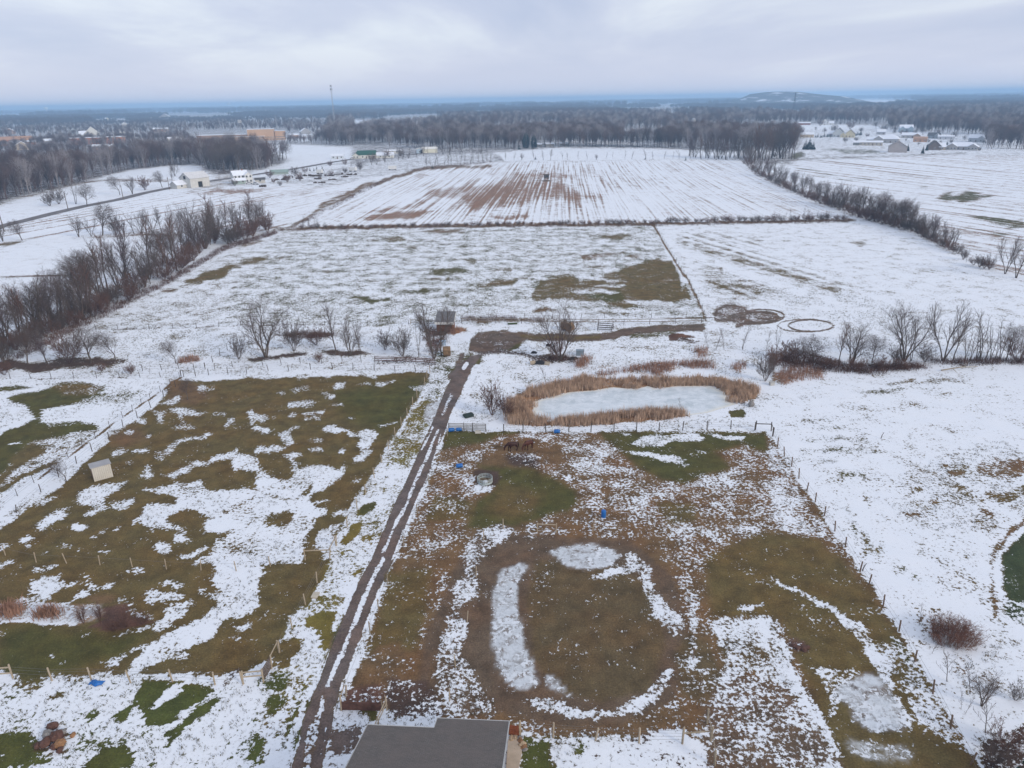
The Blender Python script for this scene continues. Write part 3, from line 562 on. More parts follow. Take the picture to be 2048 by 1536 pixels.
def cover(x, y, z):
    """Evaluate the ground cover at points: snow, grain, ice, crop-row weights and soil colour."""
    dist = np.maximum(y, 40) / 100.0
    wx = (fbm(x / (2.2 * dist), y / (2.2 * dist), 11, 5)) * 3.0 * dist
    wy = (fbm(x / (2.2 * dist), y / (2.2 * dist), 57, 5)) * 3.0 * dist
    wp = {}
    n = len(x)
    s = np.full(n, .8); g = np.full(n, .5); ice = np.zeros(n); row = np.zeros((n, 3))
    col = np.tile(np.array(COLS['olive']), (n, 1))
    for kind, P, vs, vc, f, vg, vi, w, vr, half in PAINT:
        if w not in wp:
            wp[w] = to_px(x + wx * w, y + wy * w, z)
        X, Y = wp[w]
        m = f + half + 2
        lo, hi = P.min(0) - m, P.max(0) + m
        idx = np.nonzero((X > lo[0]) & (X < hi[0]) & (Y > lo[1]) & (Y < hi[1]) & (y > 5))[0]
        if not len(idx):
            continue
        X, Y = X[idx], Y[idx]
        if kind == 'a':
            d = seg_dist(P, X, Y, True)
            d = np.where(inside(P, X, Y), d, -d)
        else:
            d = half - seg_dist(P, X, Y, False)
        a = sstep(-f, f, d)
        if vs is not None: s[idx] += (vs - s[idx]) * a
        if vg is not None: g[idx] += (vg - g[idx]) * a
        ice[idx] += ((vi or 0) - ice[idx]) * a
        if vc: col[idx] += (np.array(COLS[vc]) - col[idx]) * a[:, None]
        t = np.zeros(3)
        if vr: t[vr - 1] = 1
        if kind == 'a' and f < 25: row[idx] += (t - row[idx]) * a[:, None]
    s = s - .16 * (1 - sstep(.08, .34, s))
    return s, g, ice, row, col
# ------------------------------------------------------------------ materials
class NB:
    """Small node-building helper for one material."""
    def __init__(self, name, rough=.8):
        self.m = bpy.data.materials.new(name)
        self.m.use_nodes = True
        self.t = self.m.node_tree
        self.b = self.t.nodes['Principled BSDF']
        self.b.inputs['Roughness'].default_value = rough
        self.b.inputs['Specular IOR Level'].default_value = .25
    def n(self, typ, **kw):
        o = self.t.nodes.new(typ)
        for k, v in kw.items():
            if isinstance(k, str) and k.startswith('i_'):
                o.inputs[int(k[2:]) if k[2:].isdigit() else k[2:]].default_value = v
            else:
                setattr(o, k, v)
        return o
    def put(self, sock, v):
        if hasattr(v, 'is_output') or isinstance(v, bpy.types.NodeSocket):
            self.t.links.new(v, sock)
        elif v is not None:
            sock.default_value = v
    def math(self, op, a, b=None, c=None, clamp=False):
        o = self.n('ShaderNodeMath', operation=op, use_clamp=clamp)
        for i, v in enumerate((a, b, c)):
            self.put(o.inputs[i], v)
        return o.outputs[0]
    def noise(self, vec, scale, detail=3, rough=.5, dist=0.0, dims='3D'):
        o = self.n('ShaderNodeTexNoise', noise_dimensions=dims)
        self.put(o.inputs['Vector'], vec)
        o.inputs['Scale'].default_value = scale
        o.inputs['Detail'].default_value = detail
        o.inputs['Roughness'].default_value = rough
        o.inputs['Distortion'].default_value = dist
        return o.outputs['Fac']
    def mix(self, f, a, b, mode='MIX'):
        o = self.n('ShaderNodeMix', data_type='RGBA', blend_type=mode)
        self.put(o.inputs[0], f)
        for i, v in ((6, a), (7, b)):
            self.put(o.inputs[i], (*v, 1) if isinstance(v, tuple) and len(v) == 3 else v)
        return o.outputs[2]
    def rng(self, v, a, b, c=0., d=1., smooth=False):
        o = self.n('ShaderNodeMapRange', interpolation_type='SMOOTHSTEP' if smooth else 'LINEAR')
        self.put(o.inputs[0], v)
        for i, x in enumerate((a, b, c, d)):
            self.put(o.inputs[i + 1], x)
        return o.outputs[0]
    def attr(self, name):
        o = self.n('ShaderNodeAttribute', attribute_name=name)
        return o
    def pos(self):
        return self.n('ShaderNodeNewGeometry').outputs['Position']
    def obj(self):
        return self.n('ShaderNodeTexCoord').outputs['Object']
    def color(self, v):
        self.put(self.b.inputs['Base Color'], (*v, 1) if isinstance(v, tuple) and len(v) == 3 else v)
    def bump(self, h, dist=.05, strength=1.):
        o = self.n('ShaderNodeBump')
        o.inputs['Distance'].default_value = dist
        o.inputs['Strength'].default_value = strength
        self.put(o.inputs['Height'], h)
        self.t.links.new(o.outputs[0], self.b.inputs['Normal'])

MATS = {}
def simple(name, col, var=.25, scale=3., rough=.8, spec=.2, bump=0., metal=0.):
    """A plain weathered surface: one colour with grain and blotches."""
    if name in MATS:
        return MATS[name]
    m = NB(name, rough)
    p = m.obj()
    a = m.noise(p, scale, 4, .6)
    b = m.noise(p, scale * 9, 2, .6)
    f = m.math('ADD', m.rng(a, .3, .7, 1 - var, 1 + var), m.rng(b, .3, .7, -var * .5, var * .5))
    v = m.n('ShaderNodeVectorMath', operation='SCALE')
    v.inputs[0].default_value = col
    m.put(v.inputs['Scale'], f)
    m.color(v.outputs[0])
    m.b.inputs['Specular IOR Level'].default_value = spec
    m.b.inputs['Metallic'].default_value = metal
    if bump:
        m.bump(b, bump)
    MATS[name] = m.m
    return m.m

def across(p, q):
    d = Vector((q.x - p.x, q.y - p.y, 0)).normalized()
    return (d.y, -d.x, 0.), (d.x, d.y, 0.)

def ground_material():
    m = NB('snowy ground', .85)
    P = m.pos()
    sep = m.n('ShaderNodeSeparateXYZ'); m.put(sep.inputs[0], P)
    snow = m.attr('snow').outputs['Fac']; grain = m.attr('grain').outputs['Fac']; ice = m.attr('ice').outputs['Fac']
    soil = m.attr('soil').outputs['Color']
    rw = m.attr('rows').outputs['Vector']
    rs = m.n('ShaderNodeSeparateXYZ'); m.put(rs.inputs[0], rw)
    fine = m.noise(P, 2.7, 5, .70)
    fine2 = m.noise(P, .85, 4, .65)
    mid = m.noise(P, .22, 3, .6)
    patch = m.noise(P, .045, 2, .5)
    t = m.math('SUBTRACT', snow, .5)
    amp = m.rng(grain, 0, 1, 2.0, 3.3)
    t = m.math('ADD', t, m.math('MULTIPLY', m.math('SUBTRACT', fine, .5), amp))
    t = m.math('ADD', t, m.math('MULTIPLY', m.math('SUBTRACT', fine2, .5), m.rng(grain, 0, 1, .3, 1.3)))
    t = m.math('ADD', t, m.math('MULTIPLY', m.math('SUBTRACT', mid, .5), m.rng(grain, 0, 1, .7, 1.7)))
    t = m.math('ADD', t, m.math('MULTIPLY', m.math('SUBTRACT', patch, .5), .3))
    # crop rows
    for k, (p, q, pitch, amt) in enumerate(((at(359, 430), at(560, 389), 3.2, 1.5), (at(1024, 440), at(1075, 325), 1.15, 1.5), (at(1640, 345), at(1929, 379), 3.4, 1.4))):
        u, v = across(p, q)
        du = m.n('ShaderNodeVectorMath', operation='DOT_PRODUCT'); m.put(du.inputs[0], P); du.inputs[1].default_value = u
        dv = m.n('ShaderNodeVectorMath', operation='DOT_PRODUCT'); m.put(dv.inputs[0], P); dv.inputs[1].default_value = v
        c = m.n('ShaderNodeCombineXYZ')
        m.put(c.inputs[0], m.math('DIVIDE', du.outputs['Value'], pitch))
        m.put(c.inputs[1], m.math('DIVIDE', dv.outputs['Value'], pitch * 90))
        sn = m.noise(c.outputs[0], 1.0, 2, .4, .0)
        t = m.math('ADD', t, m.math('MULTIPLY', m.math('MULTIPLY', m.math('SUBTRACT', sn, .5), amt * 1.5), rs.outputs[k]))
    mask = m.rng(t, -.035, .035, 0, 1, True)
    # soil colour: blotches of darker and paler growth
    n1 = m.noise(P, .5, 4, .65)
    n2 = m.noise(P, 6., 3, .7)
    f = m.math('MULTIPLY', m.rng(n1, .28, .72, .62, 1.4), m.rng(n2, .25, .75, .55, 1.45))
    vs = m.n('ShaderNodeVectorMath', operation='SCALE'); m.put(vs.inputs[0], soil); m.put(vs.inputs['Scale'], f)
    hue = m.mix(m.rng(m.noise(P, .16, 3, .6), .4, .68), vs.outputs[0], (1.12, .95, .84), 'MULTIPLY')
    straw = m.mix(m.rng(m.noise(P, 3.2, 2, .6), .62, .74, 0, .4), hue, (.22, .17, .09))
    clod = m.math('MULTIPLY', m.rng(m.noise(P, 2.4, 3, .6), .64, .70, 0, .5), m.rng(m.noise(P, .3, 2, .5), .42, .6))
    straw = m.mix(clod, straw, (.035, .026, .02))
    snowc = m.mix(m.noise(P, .35, 4, .6), (.74, .785, .84), (.82, .84, .87))
    thin = m.math('MULTIPLY', m.rng(t, .03, .42, 1, 0), m.rng(m.noise(P, 4.5, 3, .7), .38, .62, .0, .34))
    snowc = m.mix(thin, snowc, (.36, .355, .33))
    base = m.mix(mask, straw, snowc)
    icef = m.math('MULTIPLY', ice, m.rng(m.math('ADD', m.noise(P, .8, 5, .7, .6), m.math('MULTIPLY', m.math('SUBTRACT', snow, .5), .3)), .36, .56, .15, 1))
    base = m.mix(icef, base, m.mix(m.noise(P, 1.6, 4, .7), (.44, .47, .50), (.74, .78, .81)))
    m.color(base)
    m.put(m.b.inputs['Roughness'], m.rng(icef, 0, 1, .9, .38))
    h = m.math('ADD', m.math('MULTIPLY', mask, .6), m.math('MULTIPLY', n2, .6))
    m.bump(h, .07, .7)
    return m.m

GROUND = ground_material()

def mesh_obj(name, verts, faces, mat=None, parent=None, smooth=False):
    me = bpy.data.meshes.new(name)
    if isinstance(verts, np.ndarray):
        nv, nf = len(verts), len(faces)
        k = faces.shape[1]
        me.vertices.add(nv); me.vertices.foreach_set('co', verts.astype(np.float32).ravel())
        me.loops.add(nf * k); me.loops.foreach_set('vertex_index', faces.astype(np.int32).ravel())
        me.polygons.add(nf)
        me.polygons.foreach_set('loop_start', np.arange(0, nf * k, k, dtype=np.int32))
        me.polygons.foreach_set('loop_total', np.full(nf, k, np.int32))
        if smooth: me.polygons.foreach_set('use_smooth', np.ones(nf, bool))
        me.update(calc_edges=True); me.validate()
    else:
        me.from_pydata([tuple(v) for v in verts], [], faces); me.update()
    for mm in (mat if isinstance(mat, (list, tuple)) else [mat]):
        if mm: me.materials.append(mm)
    o = bpy.data.objects.new(name, me)
    COL.objects.link(o)
    if parent: o.parent = parent
    return o

def with_cover(o, V):
    s, g, ice, row, col = cover(V[:, 0], V[:, 1], V[:, 2])
    me = o.data
    for nm, v in (('snow', s), ('grain', g), ('ice', ice)):
        me.attributes.new(nm, 'FLOAT', 'POINT').data.foreach_set('value', v.astype(np.float32))
    me.attributes.new('rows', 'FLOAT_VECTOR', 'POINT').data.foreach_set('vector', row.astype(np.float32).ravel())
    c4 = np.concatenate([col, np.ones((len(col), 1))], 1)
    me.attributes.new('soil', 'FLOAT_COLOR', 'POINT').data.foreach_set('color', c4.astype(np.float32).ravel())

def grid_faces(nr, ncl):
    i = np.arange(nr - 1)[:, None] * ncl + np.arange(ncl - 1)[None, :]
    i = i.ravel()
    return np.stack([i, i + 1, i + ncl + 1, i + ncl], 1)

def grow(a, step, end, k=1.025):
    r = []
    while a < end:
        step *= k; a += step; r.append(a)
    return r

def structure(o, **kw):
    o['kind'] = 'structure'
    return o

# ------------------------------------------------------------------ the ground sheet
ys = list(np.arange(-120, 30, 10.)) + list(np.arange(30, 160, .45))
ys += grow(ys[-1], .45, 14000)
xs = list(np.arange(0, 66, .45))
xs += grow(xs[-1], .45, 12000)
xs = np.array([-v for v in xs[:0:-1]] + xs); ys = np.array(ys)
XX, YY = np.meshgrid(xs, ys)
V = np.stack([XX.ravel(), YY.ravel(), terrain(XX, YY).ravel()], 1)
ground = mesh_obj('ground', V, grid_faces(len(ys), len(xs)), GROUND, smooth=True)
with_cover(ground, V)
structure(ground)

# ------------------------------------------------------------------ lane, road, pond ice
def resample(P, n):
    d = np.concatenate([[0], np.cumsum(np.hypot(*np.diff(P, axis=0).T))])
    t = np.linspace(0, d[-1], n)
    return np.stack([np.interp(t, d, P[:, 0]), np.interp(t, d, P[:, 1])], 1)

def px_to_ground(P):
    return np.array([tuple(at(px, py))[:2] for px, py in P])

def strip(name, A, B, mat, lift, nc=16, step=.4):
    n = int(np.hypot(*np.diff(A, axis=0).T).sum() / step)
    A, B = resample(A, n), resample(B, n)
    t = np.linspace(-.06, 1.06, nc)[None, :, None]
    G = A[:, None] * (1 - t) + B[:, None] * t
    G = G.reshape(-1, 2)
    crown = np.tile(np.sin(np.linspace(0, math.pi, nc)) * lift, n)
    V = np.stack([G[:, 0], G[:, 1], terrain(G[:, 0], G[:, 1]) + crown + .004], 1)
    return structure(mesh_obj(name, V, grid_faces(n, nc), mat, smooth=True)), V

lane, LV = strip('driveway', px_to_ground(LANE_L), px_to_ground(LANE_R), GROUND, .05)
with_cover(lane, LV)

asphalt = simple('worn asphalt with frozen slush', (.16, .145, .14), .35, .4, .8)
def road(pxs, half):
    C = px_to_ground(np.array(pxs))
    C = resample(C, 160)
    T = np.gradient(C, axis=0); T /= np.hypot(T[:, 0], T[:, 1])[:, None]
    Nn = np.stack([T[:, 1], -T[:, 0]], 1)
    n = len(C); V = []
    for s in (-1, -.5, 0, .5, 1):
        q = C + Nn * half * s
        V.append(np.stack([q[:, 0], q[:, 1], terrain(q[:, 0], q[:, 1]) + .12], 1))
    V = np.stack(V, 1).reshape(-1, 3)
    return structure(mesh_obj('road', V, grid_faces(n, 5), asphalt, smooth=True))
road([(-60, 478), (0, 453), (51, 441), (102, 428), (171, 412), (239, 399), (290, 386), (335, 377), (380, 368.5), (430, 361), (520, 348), (600, 336), (650, 327), (700, 319), (750, 313), (842, 307), (890, 304), (960, 301), (1030, 297)], 3.4)

POND = pts_of('C', '120,520 160,450 150,385 230,360 300,345 420,308 600,296 730,272 900,287 1000,262 1050,286 1200,264 1450,262 1560,312 1580,380 1640,395 1560,420 1430,460 1290,478 1200,462 1000,452 800,475 560,502 300,520 180,540')
def pond_material():
    m = NB('pond ice', .35)
    P = m.pos()
    st = m.n('ShaderNodeMapping'); m.put(st.inputs[0], P); st.inputs['Scale'].default_value = (.05, .16, 1)
    ring = m.noise(st.outputs[0], 1.6, 4, .55, 1.2)
    a = m.mix(m.rng(ring, .38, .6), (.46, .52, .55), (.60, .65, .68))
    b = m.mix(m.rng(m.noise(P, .5, 5, .7, .5), .42, .66), a, (.72, .76, .79))
    edge = m.attr('rim').outputs['Fac']
    c = m.mix(m.rng(m.math('ADD', edge, m.math('MULTIPLY', m.math('SUBTRACT', m.noise(P, .4, 3, .6), .5), .5)), .3, .95), b, (.72, .70, .62))
    m.color(c)
    m.b.inputs['Specular IOR Level'].default_value = .3
    m.put(m.b.inputs['Roughness'], m.rng(ring, .35, .65, .45, .25))
    return m.m
PG = px_to_ground(POND)
PG = resample(np.vstack([PG, PG[:1]]), 121)[:-1]
cen = PG.mean(0)
ringsv = []
for k, t in enumerate((0.02, .3, .6, .8, .93, 1.0)):
    q = cen + (PG - cen) * t
    ringsv.append(np.stack([q[:, 0], q[:, 1], np.full(len(q), .02)], 1))
PV = np.concatenate(ringsv)
npd = len(PG)
pf = []
for r in range(5):
    for i in range(npd):
        j = (i + 1) % npd
        pf.append((r * npd + i, r * npd + j, (r + 1) * npd + j, (r + 1) * npd + i))
pond = mesh_obj('frozen_pond', PV, np.array(pf), pond_material())
pond.data.attributes.new('rim', 'FLOAT', 'POINT').data.foreach_set('value', np.repeat([0, 0, 0, .1, .45, 1.], npd).astype(np.float32))
structure(pond)

# ------------------------------------------------------------------ far hills
def hill_material(name, c1, c2, lo, hi, scale):
    m = NB(name, .9)
    P = m.pos()
    st = m.n('ShaderNodeMapping'); m.put(st.inputs[0], P); st.inputs['Scale'].default_value = (1, 1, 6)
    n = m.noise(st.outputs[0], scale, 4, .6)
    m.color(m.mix(m.rng(n, lo, hi), c1, c2))
    return m.m
def hill(name, px, base_py, w, dpt, fn, mat, nx=60, ny=24):
    c = at(px, base_py, 0.)
    ax = Vector((c.x, c.y, 0)).normalized(); rx = Vector((ax.y, -ax.x, 0))
    V = []
    for j in range(ny):
        for i in range(nx):
            a, b = i / (nx - 1), j / (ny - 1)
            p = c + rx * (a - .5) * w + ax * (b * dpt)
            V.append((p.x, p.y, fn(a, b) - 1.0))
    return structure(mesh_obj(name, np.array(V), grid_faces(ny, nx), mat, smooth=True))
def landfill(a, b):
    prof = np.interp(a, [0, .06, .15, .22, .33, .5, .62, .78, 1], [0, 8, 36, 66, 78, 76, 60, 44, 0])
    front = np.interp(b, [0, .12, .2, .34, .42, .6, .85, 1], [0, .3, .34, .72, .76, 1, .9, 0])
    return prof * front * .86
hill('hill', 1590, 211.5, 820, 480, landfill, hill_material('terraced hillside', (.085, .08, .075), (.70, .74, .80), .55, .68, .012))
hill('hill', 1102, 205.5, 560, 500, lambda a, b: 26 * math.sin(math.pi * a) * math.sin(math.pi * b ** .8), hill_material('snowy hillside', (.12, .11, .12), (.78, .82, .88), .38, .5, .03))

# ------------------------------------------------------------------ air
hm_ = bpy.data.materials.new('haze')
hm_.use_nodes = True
ht = hm_.node_tree
ht.nodes.clear()
pv = ht.nodes.new('ShaderNodeVolumePrincipled')
pv.inputs['Color'].default_value = (.46, .72, 1.0, 1)
pv.inputs['Density'].default_value = 2.1e-4
pv.inputs['Anisotropy'].default_value = 0.0
ho = ht.nodes.new('ShaderNodeOutputMaterial')
ht.links.new(pv.outputs[0], ho.inputs['Volume'])
x0, x1, y0, y1, z0, z1 = -12600, 12600, -400, 14600, -4.2, 81
hv = [(x, y, z) for x in (x0, x1) for y in (y0, y1) for z in (z0, z1)]
haze = mesh_obj('haze', hv, [(0, 1, 3, 2), (4, 6, 7, 5), (0, 4, 5, 1), (2, 3, 7, 6), (0, 2, 6, 4), (1, 5, 7, 3)], hm_)
haze['kind'] = 'stuff'
haze['label'] = 'thin bluish winter haze over the whole countryside'
# ------------------------------------------------------------------ building blocks for things
def empty(name, loc, rz=0., label=None, cat=None, group=None):
    o = bpy.data.objects.new(name, None)
    COL.objects.link(o)
    o.location = loc
    o.rotation_euler = (0, 0, rz)
    o.empty_display_size = .3
    return tag(o, label, cat, group)

def tag(o, label=None, cat=None, group=None, kind=None):
    for k, v in (('label', label), ('category', cat), ('group', group), ('kind', kind)):
        if v: o[k] = v
    return o

def copy_thing(root, loc, rz, scale, label=None, group=None):
    r = root.copy()
    COL.objects.link(r)
    r.location = loc
    r.rotation_euler = (0, 0, rz)
    r.scale = scale
    for ch in KIDS.get(root.name, ()):
        c = ch.copy()
        COL.objects.link(c)
        c.parent = r
    if label: r['label'] = label
    if group: r['group'] = group
    return r
KIDS = {}

def nth(i):
    return '%d%s' % (i, 'th' if 10 <= i % 100 <= 20 else {1: 'st', 2: 'nd', 3: 'rd'}.get(i % 10, 'th'))

class MB:
    """Collects boxes, bars and tubes and links them as one mesh object."""
    def __init__(self):
        self.v, self.f, self.mi = [], [], []
    def poly(self, pts, mi=0):
        b = len(self.v)
        self.v += [Vector(p) for p in pts]
        self.f.append(tuple(range(b, b + len(pts)))); self.mi.append(mi)
        return self
    def box(self, x0, x1, y0, y1, z0, z1, mi=0):
        b = len(self.v)
        self.v += [Vector((x, y, z)) for x in (x0, x1) for y in (y0, y1) for z in (z0, z1)]
        for q in ((0, 1, 3, 2), (4, 6, 7, 5), (0, 4, 5, 1), (2, 3, 7, 6), (0, 2, 6, 4), (1, 5, 7, 3)):
            self.f.append(tuple(b + i for i in q)); self.mi.append(mi)
        return self
    def tube(self, pts, radii, n=6, mi=0, cap=True):
        pts = [Vector(p) for p in pts]
        if not isinstance(radii, (list, tuple)): radii = [radii] * len(pts)
        rings = []
        for i, p in enumerate(pts):
            d = (pts[min(i + 1, len(pts) - 1)] - pts[max(i - 1, 0)])
            d = d.normalized() if d.length > 1e-6 else Vector((0, 0, 1))
            a = d.cross(Vector((0, 0, 1)) if abs(d.z) < .9 else Vector((1, 0, 0))).normalized()
            c = d.cross(a)
            b = len(self.v)
            self.v += [p + (a * math.cos(2 * math.pi * k / n) + c * math.sin(2 * math.pi * k / n)) * radii[i] for k in range(n)]
            rings.append(b)
        for r0, r1 in zip(rings, rings[1:]):
            for k in range(n):
                self.f.append((r0 + k, r0 + (k + 1) % n, r1 + (k + 1) % n, r1 + k)); self.mi.append(mi)
        if cap:
            self.f.append(tuple(rings[0] + k for k in range(n))[::-1]); self.mi.append(mi)
            self.f.append(tuple(rings[-1] + k for k in range(n))); self.mi.append(mi)
        return self
    def lathe(self, prof, n=16, mi=0, c=(0, 0, 0)):
        rings = []
        for r, z in prof:
            b = len(self.v)
            self.v += [Vector((c[0] + r * math.cos(2 * math.pi * k / n), c[1] + r * math.sin(2 * math.pi * k / n), c[2] + z)) for k in range(n)]
            rings.append(b)
        for r0, r1 in zip(rings, rings[1:]):
            for k in range(n):
                self.f.append((r0 + k, r0 + (k + 1) % n, r1 + (k + 1) % n, r1 + k)); self.mi.append(mi)
        return self
    def build(self, name, mat, parent=None, smooth=False):
        o = mesh_obj(name, self.v, self.f, mat, parent)
        if isinstance(mat, (list, tuple)) and len(mat) > 1:
            o.data.polygons.foreach_set('material_index', self.mi)
        if smooth: o.data.polygons.foreach_set('use_smooth', [True] * len(self.f))
        return o

# ------------------------------------------------------------------ bare trees
def tubes_np(segs, n):
    """Vectorised n-sided tapered tubes for segments (p0, p1, r0, r1)."""
    A = np.array([s[0] for s in segs]); B = np.array([s[1] for s in segs])
    r0 = np.array([s[2] for s in segs]); r1 = np.array([s[3] for s in segs])
    d = B - A; d /= np.linalg.norm(d, axis=1)[:, None] + 1e-9
    ref = np.where(np.abs(d[:, 2:3]) < .9, np.array([[0, 0, 1.]]), np.array([[1., 0, 0]]))
    a = np.cross(d, ref); a /= np.linalg.norm(a, axis=1)[:, None]
    c = np.cross(d, a)
    V = []
    for P, r in ((A, r0), (B, r1)):
        for k in range(n):
            t = 2 * math.pi * k / n
            V.append(P + (a * math.cos(t) + c * math.sin(t)) * r[:, None])
    V = np.stack(V, 1).reshape(-1, 3)
    base = np.arange(len(segs))[:, None] * 2 * n
    F = np.concatenate([np.stack([base[:, 0] + k, base[:, 0] + (k + 1) % n, base[:, 0] + n + (k + 1) % n, base[:, 0] + n + k], 1) for k in range(n)])
    return V, F

def grow_tree(seed, style, H=10.):
    """Segments of a bare tree of height about H, split into trunk wood and crown wood."""
    rnd = random.Random(seed)
    trunk, crown = [], []
    P = dict(vase=dict(stems=6, lean=.34, r=.012, kids=(10, 7, 6), ang=.62, ratio=.42, up=.10, first=.22),
             round=dict(stems=1, lean=.03, r=.024, kids=(15, 8, 6, 4), ang=.85, ratio=.58, up=.05, first=.24),
             tall=dict(stems=1, lean=.04, r=.014, kids=(22, 8, 5), ang=.66, ratio=.34, up=.10, first=.28),
             pair=dict(stems=3, lean=.16, r=.0135, kids=(14, 8, 5), ang=.58, ratio=.40, up=.12, first=.24),
             shrub=dict(stems=16, lean=.62, r=.006, kids=(8, 6, 3), ang=.60, ratio=.36, up=.06, first=.12),
             sapling=dict(stems=1, lean=.05, r=.010, kids=(13, 4), ang=.60, ratio=.34, up=.10, first=.22),
             slim=dict(stems=2, lean=.08, r=.009, kids=(18, 5, 3), ang=.85, ratio=.20, up=.06, first=.25))[style]
    nseg = (7, 4, 3, 2, 1)
    def branch(p, d, ln, r, lev):
        n = nseg[lev + 0] if lev < 5 else 1
        out = trunk if lev == 0 else crown
        pts = [p]; q = p; dd = d
        for i in range(n):
            dd = (dd + Vector((rnd.gauss(0, .13), rnd.gauss(0, .13), rnd.gauss(0, .06) + P['up'] * (1 if lev else .6)))).normalized()
            q2 = q + dd * ln / n
            f0, f1 = 1 - i / n, 1 - (i + 1) / n
            out.append((q, q2, max(.010, r * (.22 + .78 * f0)), max(.007, r * (.22 + .78 * f1))))
            q = q2; pts.append(q)
        if lev >= len(P['kids']):
            return
        k = P['kids'][lev]
        for j in range(k):
            t = (P['first'] if lev == 0 else .22) + (1 - (P['first'] if lev == 0 else .22)) * ((j + rnd.random()) / k)
            i = min(n - 1, int(t * n)); fr = t * n - i
            b = pts[i].lerp(pts[i + 1], fr)
            ax = (pts[i + 1] - pts[i]).normalized()
            side = ax.orthogonal().normalized()
            side.rotate(Matrix.Rotation(j * 2.4 + rnd.uniform(-.6, .6), 3, ax))
            a = P['ang'] * rnd.uniform(.7, 1.25)
            nd = (ax * math.cos(a) + side * math.sin(a)).normalized()
            shape = 1.25 - .75 * t if lev == 0 else 1.1 - .5 * t
            branch(b, nd, ln * P['ratio'] * shape * rnd.uniform(.7, 1.2) * (1.0 if lev == 0 else 1.15), r * (.42 if lev == 0 else .5) * (1.15 - .5 * t), lev + 1)
    ns = P['stems']
    for s in range(ns):
        a = s * 2.399 + rnd.uniform(-.3, .3)
        ln = P['lean'] * (rnd.uniform(.35, 1.1) if ns > 1 else 1)
        d = Vector((math.cos(a) * ln, math.sin(a) * ln, 1)).normalized()
        hh = H * (rnd.uniform(.72, 1.0) if ns > 1 else .92)
        off = Vector((math.cos(a), math.sin(a), 0)) * (H * .012 * (ns > 1)) * (2.2 if style == 'shrub' else 1)
        branch(off, d, hh * .95, H * P['r'] * (rnd.uniform(.75, 1.1)), 0)
    return trunk, crown

def bark(name, c, var=.3):
    return simple(name, c, var, 1.2, .95, .1)
BARK = bark('grey brown bark', (.125, .102, .088))
TWIG = bark('winter twigs', (.135, .105, .092))
TWIG_RED = bark('reddish twigs', (.160, .092, .070))
TWIG_PLUM = bark('plum twigs', (.130, .092, .092))
BARK_PALE = bark('pale sycamore bark', (.30, .275, .25))
REED = bark('dry reed', (.52, .37, .265), .35)
WEED = bark('dead weeds', (.34, .20, .14), .4)

PROTO = {}
def make_tree(key, name, style, seed, H, tmat, cmat, tsides=6, csides=3):
    t, c = grow_tree(seed, style, H)
    root = empty(name, (0, 0, 0))
    zmax = max(s[1].z for s in t + c)
    Vt, Ft = tubes_np(t, tsides); Vc, Fc = tubes_np(c, csides)
    k = H / zmax
    a = mesh_obj('trunk', Vt * k, Ft, tmat, root, True)
    b = mesh_obj('crown', Vc * k, Fc, cmat, root, True)
    KIDS[root.name] = [a, b]
    PROTO[key] = dict(root=root, H=H, used=False, tris=(len(Ft) + len(Fc)) * 2)
    return root

for key, name, style, seed, H, tm, cm in (
        ('vase', 'bare_tree', 'vase', 3, 12, BARK, TWIG), ('vase2', 'bare_tree', 'vase', 8, 12, BARK, TWIG), ('round', 'bare_tree', 'round', 5, 12, BARK, TWIG),
        ('round2', 'bare_tree', 'round', 15, 12, BARK, TWIG), ('tall', 'bare_tree', 'tall', 21, 14, BARK, TWIG), ('tall2', 'bare_tree', 'tall', 23, 14, BARK, TWIG_RED),
        ('pair', 'bare_tree', 'pair', 31, 13, BARK, TWIG), ('pair2', 'bare_tree', 'pair', 37, 13, BARK, TWIG_PLUM), ('slim', 'bare_tree', 'slim', 41, 10, BARK, TWIG),
        ('slim2', 'bare_tree', 'slim', 47, 10, BARK, TWIG),
        ('shrub', 'shrub', 'shrub', 51, 3, TWIG_RED, TWIG_RED), ('shrub2', 'shrub', 'shrub', 53, 3, TWIG, TWIG), ('shrub3', 'shrub', 'shrub', 57, 3, TWIG_PLUM, TWIG_RED),
        ('sapling', 'sapling', 'sapling', 61, 3, BARK, TWIG), ('sapling2', 'sapling', 'sapling', 67, 3, BARK, TWIG)):
    make_tree(key, name, style, seed, H, tm, cm)

RN = random.Random(77)
def plant(key, px, py, hpx, label, group=None, wide=1.0, cat=None, rz=None, pos=None, hm=None):
    """Put a tree of the given kind where its foot shows at (px, py), hpx photograph pixels tall."""
    pr = PROTO[key]
    p = pos or at(px, py)
    dep = math.atan2(CAM_H - p.z, math.hypot(p.x, p.y))
    h = hm or hpx * mpp(p) / math.cos(dep)
    s = h / pr['H']
    loc = (p.x, p.y, p.z - .04)
    a = RN.uniform(0, 6.28) if rz is None else rz
    cat = cat or {'bare_tree': 'tree', 'shrub': 'shrub', 'sapling': 'sapling', 'spruce_tree': 'spruce', 'pine_tree': 'pine', 'cedar_tree': 'cedar'}[pr['root'].name.split('.')[0]]
    if not pr['used']:
        pr['used'] = True
        r = pr['root']
        r.location = loc; r.rotation_euler = (0, 0, a); r.scale = (s * wide, s * wide, s)
        tag(r, label, cat, group)
    else:
        r = copy_thing(pr['root'], loc, a, (s * wide, s * wide, s))
        for k in ('group',):
            if k in r: del r[k]
        tag(r, label, cat, group)
    return r

def along(P, t):
    P = np.array(P, float)
    d = np.concatenate([[0], np.cumsum(np.hypot(*np.diff(P, axis=0).T))])
    return float(np.interp(t * d[-1], d, P[:, 0])), float(np.interp(t * d[-1], d, P[:, 1]))

